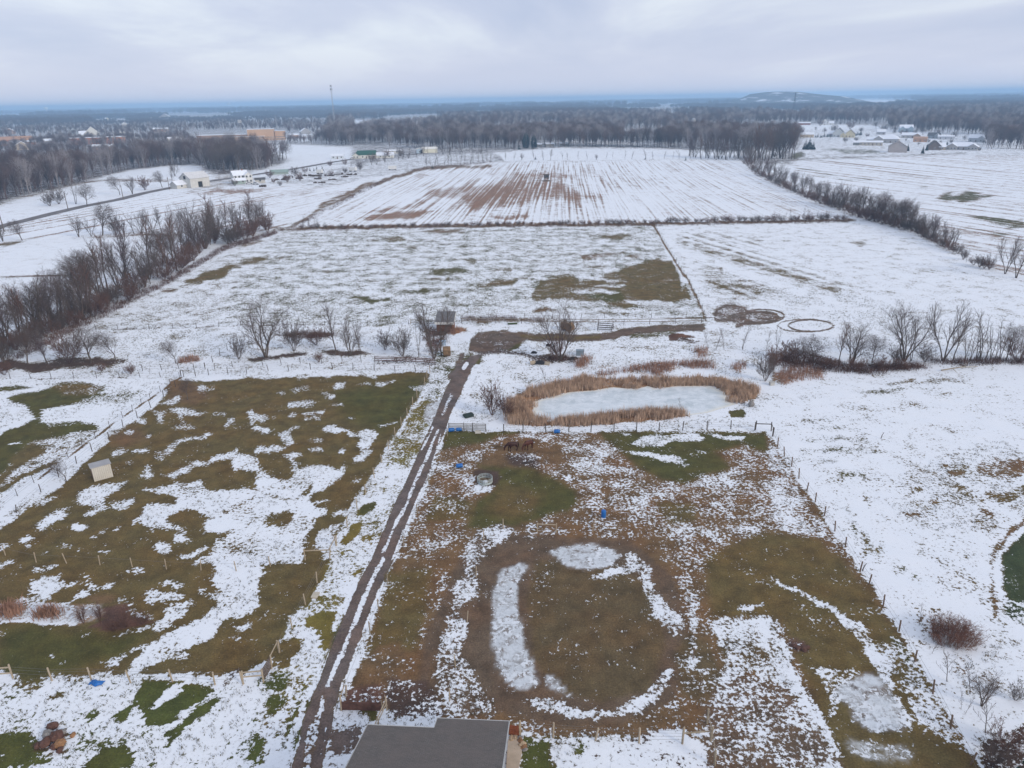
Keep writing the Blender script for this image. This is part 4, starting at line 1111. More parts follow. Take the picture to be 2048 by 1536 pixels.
def hedge(P, hs, n, keys, label, group, seed, spread=(0, 0), wide=(.9, 1.2), jit=.3):
    """n trees along the photograph polyline P; hs: heights in pixels at the vertices. LABEL has one %s for the ordinal."""
    r = random.Random(seed)
    for i in range(n):
        t = (i + .5 + r.uniform(-jit, jit)) / n
        x, y = along(P, t)
        h = np.interp(t, np.linspace(0, 1, len(hs)), hs) * r.uniform(.72, 1.12)
        k = r.random()
        plant(r.choice(keys), x + spread[0] * k, y + spread[1] * k + r.uniform(-1, 1), h, label % nth(i + 1), group, r.uniform(*wide))

# --- hedgerow up the left side of the big pasture
LA = [(-30, 735), (79, 690), (222, 621), (342, 556), (444, 494), (552, 467)]
hedge(LA, (140, 122, 116, 100, 80, 62), 66, ['pair', 'pair2', 'tall', 'tall2', 'vase2', 'round2', 'vase'], '%s tall bare tree from the near end of the hedgerow left of the big pasture', 'trees of the hedgerow left of the big pasture', 5, (-44, -28), (.85, 1.2))
hedge(LA, (44, 42, 42, 38, 38, 36), 70, ['shrub', 'shrub2', 'shrub3'], '%s leafless bush from the near end along the foot of the left hedgerow', 'bushes along the foot of the left hedgerow', 6, (-26, -14), (.8, 1.3))
# --- row across the snow at the upper left
for x, y, h, k, lab in ((205, 471, 68, 'round', 'broad spreading bare tree, tallest of the row on the white field at upper left'), (158, 474, 48, 'vase2', 'leafless tree at the outer end of the row on the white field at upper left'),
                  (183, 473, 40, 'pair', 'small bare tree just outside the broad spreading one in the upper left row'), (232, 470, 40, 'shrub2', 'bushy bare tree just inside the broad spreading one in the upper left row'),
                  (249, 469, 42, 'pair2', 'leaning bare tree beside the bushy one in the upper left row'), (268, 468, 46, 'slim', 'thin bare tree between the leaning one and the middle of the upper left row'),
                  (284, 468, 50, 'vase', 'upright many stemmed bare tree in the middle of the upper left row'), (306, 467, 52, 'pair', 'second upright bare tree in the middle of the upper left row'),
                  (324, 466, 56, 'tall', 'straight tall bare tree inside the middle of the upper left row'), (345, 466, 58, 'slim2', 'thin tall bare tree standing where the upper left row thins out'),
                  (366, 466, 42, 'round2', 'low rounded bare tree close before the upper left row meets the hedgerow'), (381, 466, 68, 'slim', 'lone tall thin bare tree rising where the upper left row meets the hedgerow'),
                  (45, 481, 44, 'round', 'rounded bare tree standing alone by the road end at upper left'), (6, 483, 40, 'vase2', 'bare tree cut by the photo edge next to the rounded one at upper left'),
                  (-20, 483, 40, 'round2', 'bare tree outside the photo edge at upper left'),
                  (175, 412, 46, 'round', 'wide bare tree on the far side of the country road at upper left'), (152, 408, 52, 'slim', 'thin bare tree beside the wide one across the country road'),
                  (100, 412, 30, 'shrub2', 'thicket on the far side of the country road, near the photo edge'), (118, 408, 34, 'shrub2', 'second thicket on the far side of the country road'),
                  (240, 390, 42, 'round2', 'bare tree in the roadside scrub in front of the white barn'), (265, 388, 38, 'vase', 'second bare tree in the roadside scrub in front of the white barn'),
                  (290, 380, 30, 'shrub3', 'reddish thicket on the roadside in front of the white barn'), (325, 375, 34, 'round', 'bare tree on the road verge short of the white barn'),
                  (345, 368, 36, 'tall', 'straight bare tree on the road verge next to the white barn'), (350, 352, 30, 'vase', 'bare tree on the snowy rise behind the white barn')):
    plant(k, x, y, h, lab, None)
# --- trees of the strip between the pastures
for x, y, h, k, lab, w in ((532, 714, 114, 'vase', 'big vase shaped bare tree on the strip between the two pastures', 1.25), (672, 711, 116, 'tall', 'tall narrow bare tree with a dark trunk beside the two thin ones', .9),
                     (702, 711, 84, 'vase2', 'forked bare tree next to the tall narrow one on the strip', .9), (722, 709, 70, 'slim', 'thin bare tree at the side of the forked one on the strip', .9),
                     (588, 702, 64, 'shrub2', 'grey thicket right behind the big vase shaped tree', .8), (478, 718, 52, 'shrub2', 'low grey thicket on the near side of the big vase shaped tree', .7),
                     (632, 690, 40, 'shrub3', 'reddish bush in the middle of the strip of trees', 1.1),
                     (868, 716, 116, 'pair', 'bare tree growing in front of the small run-in shelter', 1.0), (882, 712, 96, 'slim2', 'thin bare tree beside the one in front of the shelter', 1.0),
                     (838, 714, 82, 'slim', 'bare dark stem standing clear of the shelter trees', .5), (805, 712, 60, 'shrub2', 'loose grey bush short of the shelter trees', .8),
                     (770, 700, 44, 'shrub2', 'small grey bush halfway to the shelter', .8),
                     (1120, 720, 118, 'vase2', 'open spreading bare tree beside the muddy track', 1.15), (1112, 722, 60, 'shrub3', 'reddish suckers at the foot of the tree by the muddy track', .6),
                     (352, 727, 52, 'round2', 'small crooked bare tree alone on the snow strip', 1.0), (408, 712, 26, 'sapling', 'tiny sapling near the small crooked tree', 1.0),
                     (182, 726, 84, 'round', 'wide low bare tree with arching limbs at the strip end', 1.15), (232, 722, 66, 'round2', 'small bare tree with hanging twigs next to the arching one', 1.0),
                     (140, 726, 76, 'shrub3', 'dense dark thicket beside the arching tree', .9), (55, 728, 74, 'round', 'bent bare tree near the photo edge on the strip', 1.0),
                     (95, 727, 60, 'pair2', 'leafless tree between the bent one and the dark thicket', 1.0), (10, 728, 66, 'vase', 'bare tree cut by the photo edge on the strip', 1.0),
                     (262, 748, 22, 'shrub', 'low reddish bush by the fence along the snow lane', 1.3), (10, 750, 30, 'shrub3', 'reddish bush at the photo edge beside the fence', 1.1),
                     (638, 724, 22, 'shrub', 'small red bush on the snow lane above the pasture', 1.0), (205, 742, 18, 'shrub', 'small red bush below the arching tree', 1.2),
                     (300, 750, 18, 'sapling2', 'sapling by the fence along the snow lane', 1.3)):
    plant(k, x, y, h, lab, None, w)
# --- right hand row
for x, y, h, k, lab, w in ((1808, 723, 126, 'vase', 'tallest fan shaped bare tree of the row above the white field', 1.05), (1886, 722, 122, 'pair', 'straight tall bare tree second along from the fan shaped one', .9),
                     (1906, 721, 108, 'tall', 'tall bare tree close beside the straight one in the row', .8), (1822, 722, 92, 'slim', 'thin stem at the foot of the tallest fan shaped tree', .7),
                     (1703, 729, 92, 'vase2', 'spreading many stemmed bare tree in the row, short of the fan shaped one', 1.15), (1676, 729, 84, 'tall2', 'narrow bare tree beside the spreading many stemmed one', .8),
                     (1744, 726, 66, 'round2', 'tangled low bare tree with drooping limbs in the row', 1.0), (1628, 726, 60, 'round', 'small open bare tree at the start of the row', 1.25),
                     (1572, 722, 42, 'shrub3', 'dense brown mounded thicket at the start of the row', 1.3), (1590, 716, 36, 'shrub3', 'second brown mounded thicket at the start of the row', 1.2),
                     (1553, 698, 48, 'slim', 'slender bare pole tree behind the brown thickets', .8), (1533, 699, 40, 'sapling', 'bare sapling behind the brown thickets', 1.0),
                     (1485, 699, 50, 'slim2', 'slender bare tree standing between pond and mud rings', .8), (1415, 698, 40, 'sapling2', 'leafless sapling nearest the dirt track turn', .9),
                     (1432, 700, 44, 'sapling', 'leafless sapling second from the dirt track turn', .9), (1448, 700, 42, 'sapling2', 'leafless sapling third from the dirt track turn', .9),
                     (1530, 762, 60, 'shrub2', 'grey bush on the bank at the pond end', .7), (1545, 740, 52, 'shrub', 'reddish bush on the bank at the pond end', .8),
                     (1710, 741, 30, 'shrub', 'low red brush under the spreading tree of the row', 1.5), (1760, 738, 28, 'shrub3', 'low plum coloured brush under the tangled tree', 1.6),
                     (1800, 738, 26, 'shrub', 'low red brush under the fan shaped tree', 1.4), (1660, 738, 26, 'shrub3', 'brush between the small open tree and the spreading one', 1.4),
                     (1790, 728, 40, 'shrub2', 'grey brush just short of the fan shaped tree', 1.0), (1850, 724, 36, 'shrub2', 'grey brush between the two tallest trees of the row', 1.3),
                     (2035, 724, 60, 'shrub3', 'plum coloured thicket at the photo edge ending the row', 1.1), (2012, 722, 78, 'round2', 'bushy bare tree at the outer end of the row', .9),
                     (984, 830, 72, 'shrub', 'rounded rusty bush between the lane and the pond', .72), (1012, 833, 44, 'shrub3', 'smaller bush against the rounded rusty one by the pond', .9),
                     (1360, 829, 34, 'sapling', 'bare sapling growing out of the reeds on the near bank', .8), (1092, 768, 40, 'sapling2', 'bare sapling behind the reeds at the pond corner', 1.0),
                     (1490, 816, 24, 'sapling2', 'small sapling by the grey boulder', 1.2), (1415, 858, 18, 'sapling', 'tiny sapling on the fence line below the pond', 1.0)):
    plant(k, x, y, h, lab, None, w)
hedge([(1925, 722), (2002, 721)], (86, 90, 78), 8, ['slim', 'slim2'], '%s thin pole like bare tree after the two tallest of the row', 'thin pole trees ending the row', 9, (0, 0), (.7, .9))
# --- long hedgerow between the two right hand fields
RB = [(1490, 322), (1512, 346), (1553, 367), (1608, 394), (1642, 408), (1683, 418), (1710, 432), (1775, 449), (1826, 463), (1861, 480), (1908, 504)]
hedge(RB, (38, 36, 36, 38, 44, 52, 58, 56, 50, 44, 42), 60, ['vase', 'vase2', 'pair', 'pair2', 'round2', 'tall'], '%s bare tree from the far end of the hedgerow between the two right fields', 'trees of the hedgerow between the two right fields', 12, (8, -4), (.9, 1.2))
hedge(RB, (16, 16, 18, 20, 22, 26, 28, 28, 26, 22, 20), 52, ['shrub', 'shrub2', 'shrub3'], '%s leafless bush from the far end along the foot of the right hedgerow', 'bushes along the foot of the right hedgerow', 25, (2, 2), (1.0, 1.6))
hedge([(1912, 504), (1929, 522), (1960, 535), (1985, 540)], (22, 26, 26, 24), 7, ['shrub2', 'shrub3', 'sapling'], '%s low bush past the near end of the right hedgerow', 'low bushes past the right hedgerow', 13)
for x, y, h, lab in ((2010, 548, 78, 'tall bare tree standing alone past the right hedgerow, by the photo edge'), (2032, 556, 84, 'second tall bare tree past the right hedgerow, at the photo edge'), (1978, 537, 34, 'small bare tree just past the right hedgerow')):
    plant('pair', x, y, h, lab, None, .8)
# --- low growth along the fence lines of the fields
hedge([(600, 457), (760, 455), (900, 452), (1100, 449), (1310, 447), (1500, 443), (1690, 440)], (10, 9, 10, 10, 12, 14, 16), 74, ['shrub2', 'shrub3', 'shrub2', 'shrub'], '%s low bush counted from the left hedgerow along the middle fence line', 'low bushes along the middle fence line', 14, (0, 0), (1.2, 2.0))
hedge([(600, 456), (655, 456)], (22, 26, 14), 9, ['slim', 'sapling'], '%s thin stem of the little copse at the corner of the ploughed field', 'little copse at the ploughed field corner', 15)
hedge([(1540, 442), (1600, 441), (1660, 440)], (22, 24, 20), 7, ['sapling', 'sapling2', 'slim'], '%s thin stem rising from the middle fence line near the right hedgerow', 'thin stems on the middle fence line', 16)
hedge([(850, 338), (880, 334), (985, 322)], (24, 26, 24), 16, ['slim', 'sapling', 'tall', 'slim2'], '%s thin bare tree along the scrub at the ploughed field corner', 'thin trees along the scrub by the ploughed field', 17)
hedge([(700, 338), (760, 328), (850, 312), (980, 306)], (16, 18, 20, 16), 22, ['slim2', 'sapling', 'vase', 'pair'], '%s small bare tree along the road past the garage', 'small trees along the road past the garage', 18)
hedge([(1000, 321), (1046, 321), (1070, 321), (1110, 320), (1180, 319), (1290, 319), (1340, 318), (1480, 320)], (14, 22, 20, 16, 20, 20, 22, 20), 26, ['slim', 'round', 'vase2', 'sapling', 'tall', 'slim2'], '%s bare tree on the crest line above the ploughed field', 'trees on the crest line above the ploughed field', 19)
hedge([(1372, 316), (1420, 318), (1490, 320)], (40, 46, 50), 14, ['pair2', 'tall2', 'vase2'], '%s bare tree of the belt leading to the dense clump', 'belt of trees leading to the dense clump', 20, (0, -4))
hedge([(1500, 321), (1545, 322), (1590, 320)], (64, 68, 58), 16, ['pair2', 'tall2', 'round2', 'vase2'], '%s tree of the dense purple clump at the top of the right hedgerow', 'dense purple clump', 21, (0, -8), (.9, 1.2))
# --- bottom right scrub
for x, y, h, k, lab, w in ((1838, 1251, 42, 'sapling', 'thin sapling just beyond the fence, before the big brown bush', .8), (1860, 1274, 40, 'sapling2', 'thin sapling at the edge of the big brown bush', .8),
                     (1894, 1363, 54, 'sapling2', 'bare sapling with a brown tuft at its foot', 1.3), (1940, 1388, 58, 'sapling', 'bare sapling in the middle of the young trees by the fence', 1.1),
                     (1963, 1412, 74, 'vase', 'largest young tree by the fence, with a forked crown', 1.0), (1922, 1419, 42, 'sapling2', 'whip thin sapling close to the fence', .6), (1931, 1427, 40, 'sapling', 'second whip thin sapling close to the fence', .6),
                     (1971, 1466, 72, 'sapling2', 'bare sapling above the dark brush in the corner', 1.1), (1864, 1307, 30, 'sapling', 'short sapling in front of the big brown bush', 1.0),
                     (2030, 1400, 36, 'shrub2', 'small grey bush near the photo edge by the young trees', .9), (2008, 1500, 50, 'shrub3', 'dark brush in the bottom corner', 1.2), (1985, 1528, 44, 'shrub2', 'second dark brush in the bottom corner', 1.1),
                     (133, 963, 52, 'round2', 'small bare tree with a red base beside the metal shed', 1.0), (376, 800, 44, 'round', 'small bare tree over leaf litter at the pasture corner', 1.0),
                     (168, 1246, 42, 'shrub', 'thin red willow clump beside the frozen marsh', .5), (200, 1243, 40, 'shrub', 'second thin red willow clump beside the frozen marsh', .5),
                     (250, 1255, 34, 'shrub3', 'red brush spreading past the frozen marsh', 1.2), (285, 1248, 24, 'shrub3', 'low red brush at the tip of the frozen marsh', 1.3), (226, 1262, 20, 'shrub', 'low red tangle below the frozen marsh', 1.6)):
    plant(k, x, y, h, lab, None, w)
# ------------------------------------------------------------------ evergreens
NEEDLE = simple('dark needles', (.022, .045, .034), .4, 1.5, .9, .1)
NEEDLE2 = simple('blue green needles', (.030, .055, .050), .4, 1.5, .9, .1)
def make_conifer(key, name, seed, H, w, mat, whorls=17, per=11, droop=.25, round_=False):
    rnd = random.Random(seed)
    root = empty(name, (0, 0, 0))
    tr = MB().tube([(0, 0, 0), (0, 0, H * .5), (0, 0, H * .97)], [H * .016, H * .01, .02], 6).build('trunk', BARK, root)
    m = MB()
    for i in range(whorls):
        t = i / (whorls - 1)
        z = H * (.05 + .93 * t)
        rr = w * (1 - t) ** .85 if not round_ else w * math.sin(math.pi * min(1, .18 + .8 * t)) ** .7
        for k in range(max(4, int(per * (1.15 - .6 * t)))):
            a = rnd.uniform(0, 6.28)
            l = max(.12, rr * rnd.uniform(.65, 1.12))
            d = Vector((math.cos(a), math.sin(a), 0)); s = Vector((-d.y, d.x, 0))
            tip = d * l + Vector((0, 0, z - l * droop * rnd.uniform(.6, 1.3)))
            b0 = Vector((0, 0, z)) + d * l * .12; mid = b0.lerp(tip, .55) + Vector((0, 0, l * .05))
            ww = l * .26 * rnd.uniform(.8, 1.25)
            m.poly([b0, mid + s * ww, tip, mid - s * ww])
            m.poly([b0 + Vector((0, 0, .02)), mid + s * ww * .4 - Vector((0, 0, l * .2)), tip - Vector((0, 0, l * .12)), mid + Vector((0, 0, l * .12))])
            m.poly([b0, mid - s * ww * .9 - Vector((0, 0, l * .15)), tip + s * ww * .3 - Vector((0, 0, l * .1))])
    cr = m.build('crown', mat, root)
    KIDS[root.name] = [tr, cr]
    PROTO[key] = dict(root=root, H=H, used=False)
make_conifer('spruce', 'spruce_tree', 5, 8, 2.3, NEEDLE)
make_conifer('spruce2', 'spruce_tree', 6, 8, 2.7, NEEDLE2)
make_conifer('cedar', 'cedar_tree', 7, 5, 1.3, NEEDLE, 14, 10, .05)
make_conifer('pine', 'pine_tree', 9, 20, 5.6, NEEDLE2, 15, 14, .1, True)

for x, y, h, k, lab, w in ((1052, 297, 32, 'pine', 'dark pine standing out before the grey woods beyond the ploughed field', 1.0), (1068, 297, 28, 'pine', 'second dark pine beside the one before the grey woods', 1.0), (1038, 299, 14, 'cedar', 'small dark cedar at the foot of the pines before the woods', 1.0),
                     (1618, 299, 24, 'spruce2', 'big dark spruce beside the purple clump, nearest the houses', 1.1), (1610, 299, 21, 'spruce', 'dark spruce leaning into the purple clump', 1.1), (1626, 299, 18, 'spruce', 'shorter dark spruce on the house side of the big one', 1.1),
                     (1815, 302, 15, 'spruce2', 'dark spruce next to the grey gabled barn', .9), (1845, 307, 18, 'spruce', 'tall dark cypress like spruce between barn and snowy roofed house', .75), (1853, 301, 14, 'spruce2', 'smaller spruce behind the cypress like one', .8),
                     (1893, 293, 12, 'spruce2', 'spruce rising behind the snowy roofed house', .9), (620, 342, 8, 'cedar', 'first small dark cedar on the snow below the road', 1.0), (628, 342, 7, 'cedar', 'second small dark cedar on the snow below the road', 1.0),
                     (634, 341, 11, 'cedar', 'third and tallest small dark cedar on the snow below the road', 1.0), (645, 341, 11, 'cedar', 'fourth small dark cedar on the snow below the road', 1.0), (1371, 321, 9, 'cedar', 'tiny cedar on the crest line before the belt of trees', 1.0),
                     (865, 337, 10, 'cedar', 'tiny cedar in the scrub at the ploughed field corner', 1.0), (82, 650, 40, 'cedar', 'dark cedar hidden among the bare trees of the left hedgerow', .8), (1071, 319, 8, 'cedar', 'tiny cedar on the crest line under the pines', 1.0),
                     (1505, 283, 16, 'spruce2', 'dark spruce before the white field beyond the belt', 1.2), (1290, 319, 6, 'cedar', 'tiny round cedar in the middle of the crest line', 1.0)):
    plant(k, x, y, h, lab, None, w)
hedge([(1478, 280), (1500, 281)], (8, 8), 5, ['cedar'], '%s small cedar of the row along the white field beyond the belt', 'cedars along the white field', 31, (0, 0), (1, 1.2))
hedge([(1630, 275), (1655, 274)], (9, 9), 6, ['cedar'], '%s clipped cedar of the dark hedge beside the tan house', 'dark cedar hedge by the tan house', 32, (0, 0), (1.1, 1.3))
hedge([(1706, 271), (1724, 270)], (9, 10), 5, ['cedar'], '%s cedar of the dark row beside the white gabled houses', 'cedars by the white gabled houses', 33, (0, 0), (1, 1.2))
# big dark spruce whose edge shows in the bottom right corner
p = at(2074, 1600)
plant('spruce', 0, 0, 0, 'big dark blue green spruce cut by the bottom corner of the photo', None, 1.15, pos=p, hm=7.0)

# ------------------------------------------------------------------ woods
def far_tree(name, seed, H, w, n, mat, thick):
    """A tree for the woods: trunk and a fan of twigs in one mesh, a few hundred faces."""
    r = random.Random(seed)
    S_ = [(Vector((0, 0, 0)), Vector((r.uniform(-.3, .3), 0, H * .45)), thick * 1.6, thick)]
    for i in range(n):
        a = r.uniform(0, 6.28); t = r.uniform(.18, .62)
        b = Vector((0, 0, H * t))
        rad = w * (r.random() ** .6)
        top = H * (.55 + .45 * math.sqrt(max(0, 1 - (rad / w) ** 2)) * r.uniform(.75, 1))
        e = Vector((math.cos(a) * rad, math.sin(a) * rad, top))
        m = b.lerp(e, .45) + Vector((math.cos(a), math.sin(a), 0)) * rad * .15
        S_.append((b, m, thick * .55, thick * .34)); S_.append((m, e, thick * .34, thick * .12))
        for q in range(2):
            e2 = m.lerp(e, r.uniform(.2, .8)); d = Vector((r.gauss(0, 1), r.gauss(0, 1), abs(r.gauss(.6, .6)))).normalized()
            S_.append((e2, e2 + d * w * .45, thick * .26, thick * .1))
    V, F = tubes_np(S_, 3)
    return V, F, mat

WOOD_A = bark('woodland grey', (.115, .083, .078), .35)
WOOD_B = bark('woodland plum', (.140, .090, .080), .35)
WOOD_P = bark('woodland pale', (.30, .27, .27), .3)
PROTOS = []
def wood_proto(key, V, F, mat, px, py, hm, lab):
    o = mesh_obj('woodland_tree', V, F, mat, None, False)
    q = at(px, py)
    o.location = (q.x, q.y, q.z - .1)
    tag(o, lab, 'tree', 'single trees before the woods')
    PROTOS.append(o)
for i, (mat, px, py, lab) in enumerate(((WOOD_A, 905, 299, 'grey bare tree standing just out from the middle of the woods beyond the ploughed field'), (WOOD_B, 1240, 294, 'plum coloured bare tree standing just out from the woods, past the pines'), (WOOD_A, 1330, 296, 'grey bare tree standing just out from the woods toward the belt'),
                               (WOOD_P, 780, 300, 'pale branched sycamore standing just out from the woods above the road'))):
    V, F, m_ = far_tree('w', 90 + i, 20, 6.0, 70 if mat is not WOOD_P else 42, mat, .16 if mat is not WOOD_P else .2)
    wood_proto(i, V, F, m_, px, py, 20, lab)
# a stand of trees in one mesh for the far distance
Vs, Fs, off = [], [], 0
rr_ = random.Random(4)
for i in range(14):
    V, F, m_ = far_tree('w', 200 + i, rr_.uniform(13, 19), 6.5, 26, WOOD_A, .42)
    a, d = rr_.uniform(0, 6.28), 24 * math.sqrt(rr_.random())
    Vs.append(V + np.array([math.cos(a) * d, math.sin(a) * d * .8, 0])); Fs.append(F + off); off += len(V)
stand = mesh_obj('distant_copse', np.concatenate(Vs), np.concatenate(Fs), WOOD_A)
q = at(1120, 233)
stand.location = (q.x, q.y, q.z - .2)
tag(stand, 'small dark copse in the middle of the distant woods', None, None, 'stuff')

def scatter(name, label, pts, protos, kind='stuff'):
    """One object of countless trees: its points carry a proto index, a size and a turn."""
    me = bpy.data.meshes.new(name)
    P = np.array([p[:3] for p in pts], np.float32)
    me.vertices.add(len(P)); me.vertices.foreach_set('co', P.ravel())
    for nm, ty, col in (('which', 'INT', 3), ('size', 'FLOAT', 4), ('turn', 'FLOAT', 5)):
        a = me.attributes.new(nm, ty, 'POINT')
        a.data.foreach_set('value', np.array([p[col] for p in pts], np.int32 if ty == 'INT' else np.float32))
    o = bpy.data.objects.new(name, me)
    COL.objects.link(o)
    tag(o, label, None, None, kind)
    g = bpy.data.node_groups.new(name, 'GeometryNodeTree')
    g.interface.new_socket('Geometry', in_out='INPUT', socket_type='NodeSocketGeometry')
    g.interface.new_socket('Geometry', in_out='OUTPUT', socket_type='NodeSocketGeometry')
    gi, go = g.nodes.new('NodeGroupInput'), g.nodes.new('NodeGroupOutput')
    jn = g.nodes.new('GeometryNodeJoinGeometry')
    for pr in protos:
        oi = g.nodes.new('GeometryNodeObjectInfo')
        oi.inputs['Object'].default_value = pr
        oi.inputs['As Instance'].default_value = True
        g.links.new(oi.outputs['Geometry'], jn.inputs[0])
    def named(nm, ty):
        q = g.nodes.new('GeometryNodeInputNamedAttribute'); q.data_type = ty; q.inputs[0].default_value = nm
        return q.outputs[0]
    ip = g.nodes.new('GeometryNodeInstanceOnPoints')
    ip.inputs['Pick Instance'].default_value = True
    g.links.new(gi.outputs[0], ip.inputs['Points']); g.links.new(jn.outputs[0], ip.inputs['Instance'])
    g.links.new(named('which', 'INT'), ip.inputs['Instance Index'])
    cx = g.nodes.new('ShaderNodeCombineXYZ'); g.links.new(named('turn', 'FLOAT'), cx.inputs[2])
    g.links.new(cx.outputs[0], ip.inputs['Rotation'])
    g.links.new(named('size', 'FLOAT'), ip.inputs['Scale'])
    g.links.new(ip.outputs[0], go.inputs[0])
    md = o.modifiers.new('plant', 'NODES'); md.node_group = g
    return o

CLEAR = [pts_of(c, t) for c, t in (
    ('Z', '690,331 720,300 830,299 1000,297 1120,293 1280,295 1480,300 1500,322 1480,330 640,380 590,452 -300,480 -300,446 0,408 102,383 171,366 215,352 262,342 342,332 393,332 430,352 520,350 560,338 640,322'),
    ('M', '1470,393 1640,372 2048,388 2048,560 1640,560 1560,470'), ('Z', '1590,300 1600,268 1640,248 1900,268 1960,270 1975,300 2400,290 2400,340 1590,340'),
    ('O', '60,300 180,282 520,262 720,262 900,255 1250,262 1250,330 700,330 300,318'), ('O', '290,190 480,172 680,176 770,186 740,212 540,206'), ('O', '690,118 900,108 1400,116 1450,138 1000,134 720,134'),
    ('O', '1550,132 1800,130 1920,146 1600,142'), ('N', '160,240 700,222 690,248 180,306'), ('M', '1640,318 1860,312 1850,362 1650,352'), ('M', '600,565 760,528 1000,503 1160,503 1250,545 1180,580 1060,640'),
    ('M', '470,236 760,225 740,240 560,246'), ('N', '1140,118 1480,108 1500,126 1300,150'), ('O', '400,112 900,86 900,108 640,140 430,140'), ('N', '860,186 1000,186 990,210 850,204'), ('M', '960,205 1060,198 1050,212 970,214'),
    ('N', '1740,312 2010,306 2010,352 1900,372 1740,384'), ('O', '0,300 90,292 330,300 330,330 0,330'))]
TOWN = pts_of('Z', '-400,330 -400,262 0,258 330,235 660,232 650,300 560,302 390,306 200,330 0,350')
SCHOOL = pts_of('Z', '380,262 380,300 570,303 570,262')
def clear_mask(X, Y):
    r = np.zeros(X.shape, bool)
    for P in CLEAR: r |= inside(P, X, Y)
    return r
rs_ = np.random.RandomState(3)
WP, FP = [], []
for y0_, y1_, sp, kmin, kmax, far in ((330, 640, 8.0, .62, .98, 0), (640, 1150, 9.0, .75, 1.1, 0), (1150, 2200, 15, .8, 1.15, 0), (2200, 4200, 46, .8, 1.2, 1), (4200, 13000, 105, 1.1, 1.9, 1)):
    n = int((y1_ - y0_) * (1.9 * y1_) / sp ** 2)
    y = y0_ + (y1_ - y0_) * rs_.rand(n); x = (rs_.rand(n) - .5) * 1.9 * y1_
    k = np.abs(x) < .84 * y + 60
    x, y = x[k], y[k]
    z = terrain(x, y)
    X, Y = to_px(x, y, z)
    keep = ~clear_mask(X, Y)
    keep &= (Y < 300) | inside(pts_of('Z', '-400,460 -300,440 0,406 102,381 171,364 215,350 262,340 342,330 393,330 430,350 480,343 510,343 545,333 575,318 560,296 540,288 400,288 0,300 -400,330'), X, Y) | inside(pts_of('Z', '1960,272 2400,268 2400,320 2000,292'), X, Y)
    town = inside(TOWN, X, Y)
    keep &= ~(town & (rs_.rand(len(x)) > .92)) & ~inside(SCHOOL, X, Y)
    # ragged gaps: thin the woods where a slow noise is low
    gap = fbm(x / (70 if not far else 500), y / (110 if not far else 900), 91, 3)
    keep &= gap > (-.06 if far else -.12)
    edge = fbm(x / 40, y / 40, 7, 2)
    x, y, z, edge, town = x[keep], y[keep], z[keep], edge[keep], town[keep]
    size = (kmin + (kmax - kmin) * rs_.rand(len(x))) * np.where(town, .58, 1)
    for i in range(len(x)):
        w = 0 if far else int(rs_.choice(4, p=(.36, .36, .2, .08)))
        (FP if far else WP).append((x[i], y[i], z[i] - .2, w, size[i] * (1 + edge[i] * .5), rs_.rand() * 6.28))
# the ragged front rows of the woods
for P_, n_ in (([(835, 298), (900, 298), (1000, 297), (1035, 297)], 40), ([(1085, 296), (1200, 293), (1360, 296)], 50), ([(-100, 412), (20, 398), (102, 380), (171, 362), (210, 352), (262, 340), (342, 330), (393, 330)], 90), ([(1985, 296), (2060, 300)], 14)):
    for q_ in range(n_):
        X_, Y_ = along(P_, rs_.rand())
        g_ = at(X_, Y_ - 4 * rs_.rand())
        WP.append((g_.x, g_.y, g_.z - .2, int(rs_.choice(4, p=(.3, .3, .3, .1))), .8 + .35 * rs_.rand(), rs_.rand() * 6.28))
scatter('woodland', 'grey and plum coloured leafless woods filling the middle distance', WP, PROTOS)
scatter('distant_woodland', 'dark leafless woods fading to blue toward the horizon', FP, [stand])
# scattered evergreens inside the woods read as dark green flecks
EP = []
for _ in range(900):
    y = 800 * (12 ** rs_.rand()); x = (rs_.rand() - .5) * 1.7 * y
    X, Y = to_px(np.array([x]), np.array([y]), np.array([0.]))
    if Y[0] < 296 and not clear_mask(X, Y)[0] and (fbm(np.array([x / 300]), np.array([y / 300]), 33, 2)[0] > .1):
        EP.append((x, y, float(terrain(x, y)), 0, (.9 + .5 * rs_.rand()) * (1 if y < 2500 else 1.6), rs_.rand() * 6.28))
print('woods', len(WP), len(FP), len(EP))
# trees along the front of the woods, one by one
hedge([(405, 332), (440, 345), (500, 344), (545, 334), (580, 322)], (66, 60, 62, 58, 40), 18, ['pair2', 'tall2', 'vase2', 'round2'], '%s bare tree of the plum coloured belt behind the white barn and farmhouse', 'plum belt behind the white farm', 44, (0, -8), (.9, 1.2))
# ------------------------------------------------------------------ buildings
def paint_mat(c, name=None, rough=.7):
    return simple('painted boards %s' % (name or '%.2f_%.2f_%.2f' % c), c, .12, .8, rough, .25)
SNOWROOF = simple('snow on roof', (.78, .81, .86), .06, .5, .8, .2)
GLASS = simple('dark window glass', (.035, .042, .05), .2, 1, .12, .5)
TRIM = paint_mat((.70, .69, .66), 'white trim')
def roof_mat(c):
    return simple('shingle %.2f_%.2f_%.2f' % c, c, .25, 2.0, .85, .2)

